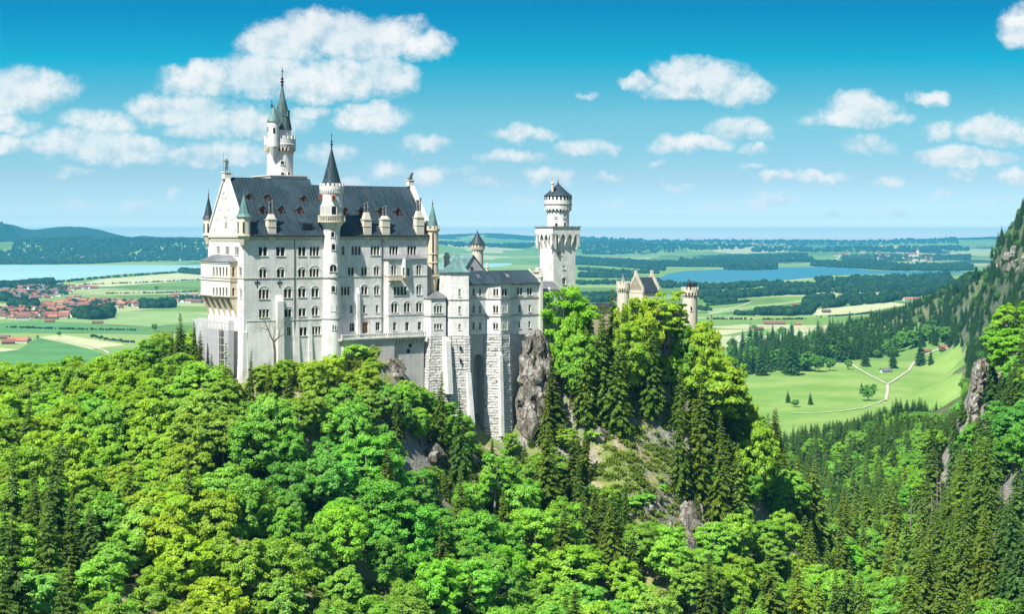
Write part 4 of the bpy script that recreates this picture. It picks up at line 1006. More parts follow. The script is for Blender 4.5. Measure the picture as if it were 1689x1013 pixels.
# recessed wall between, with the tall arched niche
nf = Front(WG, at(773, -4.6), at(803, -4.6)); a, zt = nf.at(781.2, 585); c, _ = nf.at(797.4, 585)
mb = MB(); wall(mb, nf.O, nf.T, nf.N, 0, nf.L, -62, ZB, [(a, c, -61.9, zt)], 3.2)
P = lambda s_, z, d=0.0: (nf.O[0]+nf.T[0]*s_-nf.N[0]*d, nf.O[1]+nf.T[1]*s_-nf.N[1]*d, z)
arch_fill(mb, P, a, c, zt-(c-a)/2, zt, .02, n=12); mb.quad(P(a, -62, 3.2), P(c, -62, 3.2), P(c, zt, 3.2), P(a, zt, 3.2)); WG.part('arched_niche', mb, M['grey_stone'])
mb = MB(); mb.obox(at(844.5, -4.4), (1, 0), (0, -1), -.3, 8.4, -1, .05, -58, ZB-.6); WG.part('foot_wall', mb, M['concrete'])
bt = MB()
def buttress(pl, prr, w_, ptop, pbot, deep=2.5, lean=1.4):
    a, b = at(pl, w_), at(prr, w_); zt, zb2 = Z(ptop, *a), Z(pbot, *a)
    bt = MB(); bt.add([(a[0],w_,zt),(b[0],w_,zt),(b[0],w_+deep,zt+1.4),(a[0],w_+deep,zt+1.4),(a[0],w_-lean,zb2),(b[0],w_-lean,zb2),(b[0],w_+deep,zb2),(a[0],w_+deep,zb2)], [(0,3,2,1),(0,1,5,4),(0,4,7,3),(1,2,6,5)]); WG.part('buttress', bt, M['limestone'])
buttress(735.5, 743.4, -8.0, 563, 650); buttress(770.6, 777, -9.6, 616, 700, 3.2, 2.2); buttress(824.5, 829.4, -8.8, 586, 720, 2.2, .9)
slit = MB()
for px, py, pq in ((757.5,571,576),(757.8,592,597)):
    f_ = Front(WG, Af[1], Af[2]); a, zt = f_.at(px, py); c, zb2 = f_.at(px+3, pq); slit.obox(f_.O, f_.T, f_.N, a, c, .3, 1.02+.18*(py > 580), zb2, zt)
WG.part('slit_window', slit, M['glass'])
# roofs
rfm = MB()
ru0, ru1 = Af[3][0]-3, e1[0]-.3; ze, zr = zb_+.02, Z(446, U(830, 1), 1)
gable_roof(rfm, ru0, ru1, -5.7, 7.7, ze, zr); rr = WG.part('roof', rfm, M['slate'])
crf = MB(); cc = ((Cf[0][0]+Cf[3][0])/2+.4, -4.6); pts = [(p[0]+(p[0]-cc[0])*.12, p[1]-.55) for p in Cf]
ap = (U(824, -3.2), -3.2, Z(446.8, U(824, -3.2), -3.2))
crf.add([(*p, ze+.03) for p in pts]+[ap, (cc[0], 1.0, zr)], [(0,1,4),(1,2,4),(2,3,4),(0,4,5),(4,3,5)]); WG.part('bay_roof', crf, M['slate'])
arf = MB(); base = [Af[0], Af[1], Af[2], Af[3], (Af[3][0], -1.0), (Af[0][0], -1.0)]; am = (sum(p[0] for p in base)/6, sum(p[1] for p in base)/6); apx = (U(756, am[1]), am[1])
lv = [(1.14, za-.05), (1.14, za+.12), (.80, za+.9), (.50, za+2.2), (.26, za+3.9), (.03, Z(418, *apx))]
vs = [(apx[0]+(p[0]-apx[0])*s_, apx[1]+(p[1]-apx[1])*s_, z) for s_, z in lv for p in base]
arf.add(vs, [(j*6+i, j*6+(i+1) % 6, j*6+6+(i+1) % 6, j*6+6+i) for j in range(len(lv)-1) for i in range(6)]+[tuple(range(6))]); WG.part('block_roof', arf, M['copper'])
lrf = MB(); q0, q1, q2 = [(p[0]-.3, p[1]-.4) for p in Lf]
lrf.add([(*q0, zl), (*q1, zl), (q2[0]+.3, q2[1], zl), (U(718, 0), 0, Z(479, U(718, 0), 0)), (U(738, 0), 0, Z(479, U(718, 0), 0)), (Lf[0][0], 0, zl)], [(0,1,3),(1,2,4,3),(0,3,5)]); WG.part('low_roof', lrf, M['lead'])
for px, w_, pb_, pt_, r_ in ((737, 2, 446, 416, .8), (803.5, 1, 449, 434, .35), (887, 1.0, 460, 441, 1.0)):
    c = at(px, w_); y = Yd(*c); zb2, zt = (HY-pb_)/F*y-2, (HY-pt_)/F*y
    chm = MB(); chm.lathe([(r_, zb2), (r_, zt-1.6), (r_*1.4, zt-1.4), (r_*1.4, zt-1.1), (r_*.8, zt-1.0), (r_*.9, zt-.4), (.1, zt)], c, 10); WG.part('chimney', chm, M['cream_stone'])
pil = MB(); a = at(889.5, -5.2); pil.box(a[0], a[0]+1.0, -5.7, -4.6, -33, Z(458, *a)); pil.lathe([(.75, Z(458, *a)), (.8, Z(456, *a)), (.45, Z(455, *a)), (.55, Z(451, *a)), (.0, Z(449, *a))], (a[0]+.5, -5.2), 10); WG.part('corner_pier', pil, M['trim'])
dm = MB()
for px, py in ((790, 457), (838, 456)):
    uu = U(px, -2.5); z_ = Z(py, uu, -2.5); dm.add([(uu-.6,-3.2,z_-.5),(uu+.6,-3.2,z_-.5),(uu,-3.0,z_+.6),(uu,-.6,z_+.8)], [(0,1,2),(0,2,3),(1,3,2)])
WG.part('dormer', dm, M['lead'])

# ------------------------------------------------------------------ gabled hall and its small round turret behind the wing
KH = Bld('gabled_hall', 'small hall with green copper roof and stone gable behind the wing roof', 'building', U(781, 9), 9, -34)
ga, gb = U(766, 9), U(798, 9); zg0, zg1 = Z(443, U(781, 9), 9), Z(420.5, U(780, 9), 9); um = U(780, 9)
mb = MB(); mb.add([(ga,9,-30),(gb,9,-30),(gb,9,zg0),(um,9,zg1),(ga,9,zg0),(ga,22,-30),(gb,22,-30),(gb,22,zg0),(ga,22,zg0)], [(0,1,2,3,4),(0,4,8,5),(1,6,7,2)]); KH.part('wall', mb, M['grey_stone'])
mb = MB()
for x in (ga-.5, gb+.5): zx = zg0-.5*(zg1-zg0)/((gb-ga)/2); mb.add([(x,8.7,zx),(um,8.7,zg1+.15),(um,24,zg1+.15),(x,24,zx),(x,8.7,zx-.3),(um,8.7,zg1-.15)], [(0,1,2,3),(0,4,5,1)])
KH.part('roof', mb, M['copper'])
mb = MB(); z_ = Z(431, um, 9); mb.box(um-.9, um-.1, 8.85, 8.98, Z(444, um, 9), Z(440, um, 9)); KH.part('pane', mb, M['glass'])
cr = at(787.5, 13); Yt = Yd(*cr)
RT = Bld('round_turret', 'small round turret with dark cone roof and dark arrow slits, behind the copper roofed hall', 'tower', cr[0], cr[1], -34)
mb = MB(); mb.lathe([(pr(9.6), -34), (pr(9.6), zz(413)), (pr(12), zz(408)), (pr(12), zz(402))], cr, 24); corbels(mb, cr, pr(9.6), pr(12.2), zz(415), zz(408.5), 18); RT.part('wall', mb, M['cream_stone'])
spire(RT, 'roof', cr, pr(13.2), zz(402.4), zz(382), 'slate', 20, .05, fin=1.1, finr=.3)
mb = MB()
for i in range(14):
    a = 2*math.pi*i/14; N = (math.cos(a), math.sin(a)); T = (-N[1], N[0]); mb.obox(cr, T, N, -.2, .2, pr(11.6), pr(12.1), zz(407), zz(403.4))
RT.part('slit_window', mb, M['glass'])

# ------------------------------------------------------------------ square tower
S0 = U(913, 0); S1 = U(949, 0); SW = Wd(890.5, S0); sc_ = ((S0+S1)/2, SW/2); Yt = Yd(S0, 0)
SQ = Bld('square_tower', 'tall square white tower with a round drum and low dark cone on top', 'tower', sc_[0], sc_[1], -36)
mb = MB(); sf = Front(SQ, (S0, 0), (S1, 0)); wf2 = Front(SQ, (S0, SW), (S0, 0))
sf.add([(921,925.8,414,420.6,2,0),(928,932.2,438,443.8,2,0),(927.6,933.4,459,469,1,1)])
sf.make(mb, -40, zz(386)); wf2.make(mb, -40, zz(386)); mb.quad((S1,0,-40),(S1,SW,-40),(S1,SW,0),(S1,0,0)); mb.quad((S0,SW,-40),(S1,SW,-40),(S1,SW,0),(S0,SW,0))
SQ.part('wall', mb, M['limestone']); sf.glaze()
ov = 1.05; za0, za1, zt0, zt1 = zz(411), zz(398), zz(386), zz(375)
mb = MB(); mb.prism([(S0-ov,-ov),(S1+ov,-ov),(S1+ov,SW+ov),(S0-ov,SW+ov)], zt0, zt1)
for O, T, N, L in (((S0, 0), (1, 0), (0, -1), S1-S0), ((S0, SW), (0, -1), (-1, 0), SW), ((S1, SW), (-1, 0), (0, 1), S1-S0), ((S1, 0), (0, 1), (1, 0), SW)):
    n_ = 4; st_ = (L+2*ov)/n_
    P = lambda a, z, d=0.0: (O[0]+T[0]*a-N[0]*d, O[1]+T[1]*a-N[1]*d, z)
    for i in range(n_+1):
        x = -ov+i*st_; h = .26; x = min(max(x, -ov+h), L+ov-h)
        vs = []
        for s_ in (x-h, x+h): vs += [P(s_, za0), P(s_, za1, -ov), P(s_, zt0, -ov), P(s_, zt0, .3), P(s_, za0, .3)]
        mb.add(vs, [(0,1,2,3,4), (9,8,7,6,5), (0,5,6,1), (1,6,7,2), (4,9,5,0)])
        if i < n_: arch_fill(mb, P, x+h if i else -ov+2*h, min(x+st_, L+ov)-h-(.26 if i == n_-1 else 0), zt0-1.5, zt0, -ov, pointed=True, n=8)
SQ.part('corbel_table', mb, M['limestone'])
mb = MB(); mb.prism([(S0-ov-.25,-ov-.25),(S1+ov+.25,-ov-.25),(S1+ov+.25,SW+ov+.25),(S0-ov-.25,SW+ov+.25)], zt1, zz(373)); SQ.part('cornice', mb, M['ledge'])
cd = at(920.5, SW*.5); rd = lambda p: p*Yd(*cd)/F
mb = MB(); mb.lathe([(rd(18.3), zz(374)), (rd(18.3), zz(350))], cd, 28); mb.lathe([(rd(18.5), zz(345)), (rd(22.2), zz(344.5)), (rd(22.6), zz(338)), (rd(22.6), zz(322))], cd, 28); corbels(mb, cd, rd(18.2), rd(22.2), zz(350), zz(343.8), 22)
SQ.part('drum', mb, M['limestone'])
mb = MB(); mb.lathe([(rd(22.6), zz(337.6)), (rd(23.4), zz(337.2)), (rd(23.4), zz(336)), (rd(22.6), zz(335.6))], cd, 28); SQ.part('string_course', mb, M['ledge'])
spire(SQ, 'roof', cd, rd(24), zz(322.4), zz(301), 'slate', 24, .04, fin=1.6, finr=.4)
mb = MB()
for i in range(22):
    a = 2*math.pi*i/22; N = (math.cos(a), math.sin(a)); T = (-N[1], N[0]); mb.obox(cd, T, N, -.25, .25, rd(22), rd(22.9), zz(329), zz(322.6))
SQ.part('slit_window', mb, M['glass'])
for da, t_, b_ in ((-.35, 357, 359.4), (.45, 357, 359.4), (-.3, 367.5, 373), (.5, 366.5, 373)): tower_window(SQ, cd, rd(18.3), VIEW+da, zz(b_), zz(t_), .75)
mb = MB(); c = at(911.5, SW*.3); mb.lathe([(.42, zz(316)), (.42, zz(303)), (.62, zz(302)), (.5, zz(300)), (0, zz(299))], c, 8); SQ.part('chimney', mb, M['sandstone'])

# ------------------------------------------------------------------ low link between wing and square tower, and the covered gallery beyond
LK = Bld('link_building', 'low white link building between the wing and the square tower', 'building', U(903, -3), -3, -36)
l0, l1 = U(892.5, -3.6), U(921, -3.6); zt = Z(478, l0, -3.6)
lf = Front(LK, (l0, -3.6), (l1, -3.6)); lf.add([(894,896.2,489,499,1,0)]); mb = MB(); lf.make(mb, -36, zt); mb.quad((l1,-3.6,-36),(l1,3,-36),(l1,3,zt),(l1,-3.6,zt)); LK.part('wall', mb, M['limestone']); lf.glaze()
mb = MB(); mb.add([(l0-.2,-4.0,zt),(l1+.3,-4.0,zt),(l1+.3,-.1,zt+2.4),(l0-.2,-.1,zt+2.4)], [(0,1,2,3)]); mb.box(l0-.2, l1+.3, -4.05, -3.9, zt-.2, zt+.02); LK.part('roof', mb, M['lead'])
mb = MB(); x = U(904.5, -4); mb.box(x, x+.7, -4.3, -3.6, -32, zt-.1); mb.lathe([(.5, zt-.1), (.5, zt+.4), (.3, zt+.5), (0, zt+.9)], (x+.35, -3.95), 8); mb.box(l0, x, -4.6, -3.6, Z(511, l0, -4), Z(503, l0, -4)); LK.part('pier', mb, M['trim'])
GA = Bld('covered_gallery', 'low covered gallery with a long dark roof between square tower and gatehouse', 'building', U(980, 2), 2, -36)
g0, g1 = S1+.2, U(1020, 2); z0, z1 = Z(507.5, U(980, 2), 2), Z(500, U(980, 4), 4)
mb = MB(); mb.box(g0, g1, 2.4, 6, -37, z0); GA.part('wall', mb, M['sandstone'])
mb = MB(); mb.add([(g0,1.9,z0),(g1,1.9,z0),(g1,4.3,z1),(g0,4.3,z1),(g1,6.6,z0),(g0,6.6,z0)], [(0,1,2,3),(3,2,4,5)]); mb.box(g0, g1, 1.85, 2.0, z0-.25, z0+.02); GA.part('roof', mb, M['iron'])

# ------------------------------------------------------------------ gatehouse
GH = Bld('gatehouse', 'cream gatehouse with stepped gables and blue roof, half hidden by trees', 'gatehouse', U(1060, -3), -3, -42)
h0, h1 = U(1060, -3), U(1088, -3); hw0 = -3.0; hw1 = Wd(1037, h0); wm = (hw0+hw1)/2; ze, zr = Z(482, h0, hw0), Z(457.5, h0, wm)
mb = MB(); gf = Front(GH, (h0, hw1), (h0, hw0)); gs = Front(GH, (h0, hw0), (h1, hw0)); gs.add([(1066,1069,500,508,2,0),(1076,1079,500,508,2,0),(1066,1069,522,531,2,0)])
gf.make(mb, -44, ze); gs.make(mb, -44, ze); mb.quad((h1,hw0,-44),(h1,hw1,-44),(h1,hw1,ze),(h1,hw0,ze)); mb.quad((h0,hw1,-44),(h1,hw1,-44),(h1,hw1,ze),(h0,hw1,ze)); GH.part('wall', mb, M['cream_stone']); gs.glaze()
mb = MB(); n_ = 6
for uu in (h0-.1, h1-.5):
    for i in range(n_):
        fa = i/n_; ww0, ww1 = hw0-.2+(wm-hw0)*fa, hw1+.2-(hw1-wm)*fa; z_ = ze+(zr-ze)*(i+.2)/n_*1.02
        mb.box(uu, uu+.6, ww0, ww1, z_-.4, z_+(zr-ze)/n_+.75)
    mb.box(uu-.1, uu+.7, wm-.35, wm+.35, zr+.6, zr+2.2)
GH.part('stepped_gable', mb, M['cream_stone'])
mb = MB(); gable_roof(mb, h0+.5, h1-.5, hw0-.3, hw1+.3, ze, zr); GH.part('roof', mb, M['slate'])
f0, f1 = U(1082, -7), U(1124, -7); ff = Front(GH, (f0, -7), (f1, -7)); ff.add([(1087,1089.4,552,560,1,0),(1096,1100,553,562,1,0),(1108,1110.5,553,562,1,0)], mat='sandstone')
mb = MB(); zt = Z(543, f0, -7); ff.make(mb, -44, zt); mb.quad((f0,-7,-44),(f0,hw0,-44),(f0,hw0,zt),(f0,-7,zt)); mb.quad((f0,-7,zt),(f1,-7,zt),(f1,hw0,zt),(f0,hw0,zt)); mb.quad((f1,-7,-44),(f1,hw0,-44),(f1,hw0,zt),(f1,-7,zt))
GH.part('forebuilding', mb, M['cream_stone']); ff.glaze()
q0, q1 = U(1088, -2), U(1128, -2); zq = Z(519, q0, -2); mb = MB(); mb.box(q0, q1, -2, 5, -44, zq); GH.part('side_range', mb, M['sandstone'])
mb = MB(); gable_roof(mb, q0-.2, q1, -2.5, 5.5, zq, Z(508, q0, 1.5)); GH.part('roof', mb, M['slate'])
def ring_tower(name, label, px, w_, r_, rc, p_top, p_cren, p_corb, p_cb, mat):
    c = at(px, w_); y = Yd(*c); zz_ = lambda p: (HY-p)/F*y; q = lambda p: p*y/F
    B = Bld(name, label, 'tower', c[0], c[1], -44)
    mb = MB(); mb.lathe([(q(r_), -46), (q(r_), zz_(p_corb))], c, 24); mb.lathe([(q(r_)+.02, zz_(p_cb)-.1), (q(rc), zz_(p_cb)), (q(rc), zz_(p_cren)), (q(rc)-.5, zz_(p_cren)), (q(rc)-.5, zz_(p_cren)-1), (0, zz_(p_cren)-1)], c, 24)
    corbels(mb, c, q(r_), q(rc), zz_(p_corb), zz_(p_cb), 16); merlons(mb, c, q(rc), zz_(p_cren)-.02, zz_(p_top), 13, .45)
    B.part('wall', mb, M[mat]); return B, c, zz_, q
B, c, z_, q = ring_tower('gate_turret', 'crenellated round turret with a small dark cone beside the stepped gable', 1028, -1, 9.8, 11.4, 464, 468.5, 483, 475.5, 'cream_stone')
spire(B, 'roof', c, q(6.2), z_(467), z_(452), 'lead', 14, .05)
B, c, z_, q = ring_tower('gate_tower', 'crenellated round grey tower at the right end of the castle', 1138, -4, 12.4, 14.6, 473.5, 478, 491, 482.5, 'cream_stone')
mb = MB(); mb.lathe([(q(3.2), z_(480)), (q(3.2), z_(469)), (q(3.8), z_(468)), (.05, z_(459.5))], at(1136, -4), 10); mb.box(c[0]+.6, c[0]+2.2, c[1]-.8, c[1]+.8, z_(480), z_(467)); B.part('roof_lantern', mb, M['iron'])
tower_window(B, c, q(12.4), VIEW-.05, z_(512.5), z_(505), .55)
tower_window(B, c, q(12.4), VIEW-.6, z_(530), z_(522), .55)

# ------------------------------------------------------------------ forecourt wall, people on it
FW = Bld('forecourt_wall', 'dark retaining wall of the gatehouse forecourt under the standing visitors', 'wall', U(1104, -10), -10, -48)
k0, k1 = U(1080, -10.5), U(1128, -10.5); zf = Z(579, k0, -10.5)
mb = MB(); mb.box(k0, k1, -10.5, -6.9, -50, zf); FW.part('wall', mb, M['grey_stone'])
mb = MB(); mb.box(k0, k1, -10.5, -10.35, zf+.95, zf+1.05)
for i in range(16): x = k0+(k1-k0)*i/15; mb.box(x-.05, x+.05, -10.48, -10.38, zf, zf+.95)
FW.part('railing', mb, M['iron'])
def skin_body(name, verts, edges, rads, mat, loc, rz=0, sub=1, parent=None):
    me = bpy.data.meshes.new(name); me.from_pydata(verts, edges, []); me.materials.append(mat)
    o = bpy.data.objects.new(name, me); COL.objects.link(o); o.location = loc; o.rotation_euler = (0, 0, rz)
    sm = o.modifiers.new('skin', 'SKIN')
    for i, r in enumerate(rads):
        me.skin_vertices[0].data[i].radius = r if isinstance(r, tuple) else (r, r); me.skin_vertices[0].data[i].use_root = i == 0
    if sub: o.modifiers.new('sub', 'SUBSURF').levels = sub; o.modifiers['sub'].render_levels = sub
    if parent: o.parent = parent
    return o
PV = [(0,0,.95),(0,0,1.2),(0,0,1.42),(0,.0,1.52),(0,-.01,1.66),(.19,0,1.42),(.25,.02,1.14),(.22,-.1,.92),(-.19,0,1.42),(-.25,.02,1.14),(-.22,-.1,.92),(.10,0,.9),(.11,-.02,.5),(.11,.0,.08),(.11,-.12,.04),(-.10,0,.9),(-.11,-.02,.5),(-.11,0,.08),(-.11,-.12,.04)]
PE = [(0,1),(1,2),(2,3),(3,4),(2,5),(5,6),(6,7),(2,8),(8,9),(9,10),(0,11),(11,12),(12,13),(13,14),(0,15),(15,16),(16,17),(17,18)]
PR = [(.16,.12),(.15,.11),(.17,.11),.06,(.10,.11),.07,.05,.04,.07,.05,.04,.095,.07,.05,.045,.095,.07,.05,.045]
rnd = random.Random(5)
shirts = [('white shirt', (.7,.7,.7)), ('red top', (.45,.05,.04)), ('dark blue jacket', (.03,.05,.12)), ('grey coat', (.2,.2,.21)), ('light blue shirt', (.25,.4,.6)), ('black coat', (.02,.02,.02))]
CLO = []
for nm, c in shirts: CLO.append((nm, plain(nm.replace(' ', '_'), c, .9, .15, 4)))
M['skin'] = plain('skin_tone', (.55, .36, .27), .7, .1, 6)
for i in range(18):
    px = 1084+i*2.25+rnd.uniform(-.6, .6); w_ = -9.9+rnd.uniform(0, 2.4); uu = U(px, w_); x, y = world_of(uu, w_); nm, mt = CLO[rnd.randrange(6)]
    o = skin_body('person', PV, PE, PR, mt, (x, y, zf-.01), rnd.uniform(-.6, .6)+TH, 1)
    s_ = rnd.uniform(.92, 1.06); o.scale = (s_, s_, s_)
    hd = MB(); hd.lathe([(.0, 1.51), (.07, 1.54), (.105, 1.63), (.105, 1.70), (.06, 1.77), (0, 1.79)], (0, -.01), 8); hd.build('head', M['skin'], o, smooth=True)
    tag(o, 'tiny standing visitor in a %s on the gatehouse forecourt' % nm, 'person', 'visitors on the gatehouse forecourt')

# ------------------------------------------------------------------ statues on the gable tops
x, y = world_of(.35, WR)
KV = [(0,0,2.05),(0,0,2.6),(0,0,3.05),(0,0,3.3),(.02,-.03,3.58),(.42,0,3.02),(.62,-.1,2.5),(.50,-.25,2.1),(-.42,0,3.02),(-.72,-.1,2.62),(-.78,-.2,3.05),(.2,0,1.95),(.25,-.05,1.1),(.25,.02,.15),(.25,-.25,.08),(-.2,0,1.95),(-.24,-.15,1.1),(-.22,-.05,.15),(-.22,-.3,.08)]
st = skin_body('knight_statue', KV, PE, [(.36,.28),(.32,.25),(.38,.26),.15,(.22,.24),.17,.12,.11,.17,.12,.11,.23,.17,.13,.12,.23,.17,.13,.12], M['bronze'], (x, y, 17.5), -.25, 1)
tag(st, 'green bronze knight statue with lance and shield on the west gable top', 'statue')
mb = MB(); mb.tube([(-.80,-.22,.1),(-.80,-.22,4.9)], [.05,.035], 6); mb.lathe([(.0,4.85),(.10,5.0),(.0,5.4)], (-.80,-.22), 6); mb.build('lance', M['bronze'], st)
mb = MB(); mb.add([(.28+.42*math.cos(t)*(1 if math.sin(t) > 0 else .8), -.36-.0*t, 1.25+.85*math.sin(t)) for t in np.linspace(0, 2*math.pi, 13)[:-1]]+[(.28+.42*math.cos(t)*(1 if math.sin(t) > 0 else .8), -.24, 1.25+.85*math.sin(t)) for t in np.linspace(0, 2*math.pi, 13)[:-1]],
       [tuple(range(12)), tuple(range(23, 11, -1))]+[(i, (i+1) % 12, 12+(i+1) % 12, 12+i) for i in range(12)]); mb.build('shield', M['bronze'], st)
mb = MB(); mb.tube([(.1,.2,2.0),(1.6,1.2,-1.2)], [.03,.03], 5); mb.build('brace', M['iron'], st)
x, y = world_of(UR-.4, WR)
LV = [(0,0,.62),(.3,0,.95),(.5,0,1.35),(.78,0,1.6),(1.05,0,1.52),(.52,.16,.6),(.62,.16,.08),(.52,-.16,.6),(.62,-.16,.08),(-.25,0,.42),(-.12,.24,.25),(.2,.24,.08),(-.12,-.24,.25),(.2,-.24,.08),(-.6,0,.2),(-.85,.1,.5)]
LE = [(0,1),(1,2),(2,3),(3,4),(1,5),(5,6),(1,7),(7,8),(0,9),(9,10),(10,11),(9,12),(12,13),(9,14),(14,15)]
lo = skin_body('lion_statue', LV, LE, [.30,.34,.36,.33,.17,.14,.11,.14,.11,.33,.22,.1,.22,.1,.08,.06], M['bronze'], (x, y, 16.45), TH, 1); lo.scale = (1.15, 1.15, 1.25)
tag(lo, 'small crouching bronze lion statue on the right gable top', 'statue')

# ------------------------------------------------------------------ scaffolding along the west foot
def mat_net():
    m, t = new_mat('scaffold_netting'); tc = t.node('ShaderNodeTexCoord').outputs['Object']
    n = t.noise(tc, .6, 4.0, .6)
    d = t.node('ShaderNodeBsdfDiffuse', ins={0: t.mix(n, (.50, .51, .53), (.68, .68, .68))}); tr = t.node('ShaderNodeBsdfTransparent'); tl = t.node('ShaderNodeBsdfTranslucent', ins={0: (.6, .6, .6, 1)})
    a = t.node('ShaderNodeMixShader', ins={0: .25, 1: d.outputs[0], 2: tl.outputs[0]}); b = t.node('ShaderNodeMixShader', ins={0: .30, 1: a.outputs[0], 2: tr.outputs[0]})
    t.node('ShaderNodeOutputMaterial', ins={0: b.outputs[0]}); return m
M['net'] = mat_net(); M['steel'] = plain('steel_tube', (.45, .46, .48), .5, .1); M['plank'] = plain('scaffold_plank', (.35, .26, .15), .9, .2)
def scaffold(label, u0, u1, w0, w1, z0, z1, net0, gap=None):
    B = Bld('scaffolding', label, 'scaffolding', u0, (w0+w1)/2, z0)
    po = MB(); n_ = max(2, int((w1-w0)/2.4)); lv = int((z1-z0)/2.0)
    for i in range(n_+1):
        ww = w0+(w1-w0)*i/n_
        for uu in (u0, u1): po.tube([(uu, ww, z0), (uu, ww, z1)], [.07, .07], 5)
        for j in range(lv+1): po.tube([(u0, ww, z0+2*j), (u1, ww, z0+2*j)], [.05, .05], 4)
    for j in range(lv+1):
        for uu in (u0, u1): po.tube([(uu, w0, z0+2*j), (uu, w1, z0+2*j)], [.06, .06], 4)
    B.part('frame', po, M['steel'])
    pl = MB()
    for j in range(1, lv+1): pl.box(u0+.05, u1-.05, w0, w1, z0+2*j-.08, z0+2*j-.01)
    B.part('platform', pl, M['plank'])
    ne = MB(); k = 40
    for i in range(k):
        wa, wb = w0+(w1-w0)*i/k, w0+(w1-w0)*(i+1)/k
        if gap and gap[0] < (wa+wb)/2 < gap[1]: continue
        da, db = -.14-.10*math.sin(i*1.9), -.14-.10*math.sin((i+1)*1.9); ne.quad((u0+da, wa, net0), (u0+db, wb, net0), (u0+db, wb, z1), (u0+da, wa, z1))
    ne.quad((u0, w0-.1, net0), (u1, w0-.1, net0), (u1, w0-.1, z1), (u0, w0-.1, z1))
    B.part('netting', ne, M['net'])
scaffold('net covered scaffolding along the foot of the west palace wall', -2.9, -1.5, 3.2, 23.6, -37.5, Z(527, -2, 10), -37, (6.2, 8.6))
scaffold('small grey scaffold block left of the palace corner', -1.0, 3.5, 24.6, 32.0, -34.5, Z(526, 0, 28), -30.5)

# ================================================================== TREES
def leaf_mat(name, base, warm, cool, trans=1.25, tint=True):
    """green leaf: reflects one colour, glows a yellower one with the sun behind it"""
    m, t = new_mat(name)
    oi = t.node('ShaderNodeObjectInfo'); g = t.node('ShaderNodeNewGeometry')
    rr = oi.outputs['Random']; isl = g.outputs['Random Per Island']
    tc = t.node('ShaderNodeTexCoord').outputs['Object']
    col = t.mix(rr, warm, cool)
    col = t.mix(.5, col, base)
    col = t.mix(t.smooth(t.noise(tc, .35, 2.0, .5), .3, .7), col, t.mix(1.0, col, (1.28, 1.12, .9), 'MULTIPLY'))
    col = t.mix(t.math('MULTIPLY', isl, .80), col, t.mix(1.0, col, (.45, .54, .5), 'MULTIPLY'))
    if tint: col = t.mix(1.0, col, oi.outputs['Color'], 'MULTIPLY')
    d = t.node('ShaderNodeBsdfDiffuse', ins={0: col})
    tl = t.node('ShaderNodeBsdfTranslucent', ins={0: t.mix(1.0, col, (1.15*trans, 1.0*trans, .55*trans), 'MULTIPLY')})
    gl = t.node('ShaderNodeBsdfGlossy', ins={0: (1, 1, 1, 1), 1: .42})
    a = t.node('ShaderNodeMixShader', ins={0: .46, 1: d.outputs[0], 2: tl.outputs[0]})
    b = t.node('ShaderNodeMixShader', ins={0: .012, 1: a.outputs[0], 2: gl.outputs[0]})
    t.node('ShaderNodeOutputMaterial', ins={0: b.outputs[0]})
    return m
M['leaf'] = leaf_mat('broad_leaf', (.335, .575, .072), (.39, .63, .062), (.24, .51, .105))
M['needle'] = leaf_mat('spruce_needle', (.145, .27, .048), (.185, .295, .045), (.10, .235, .062), 1.0)

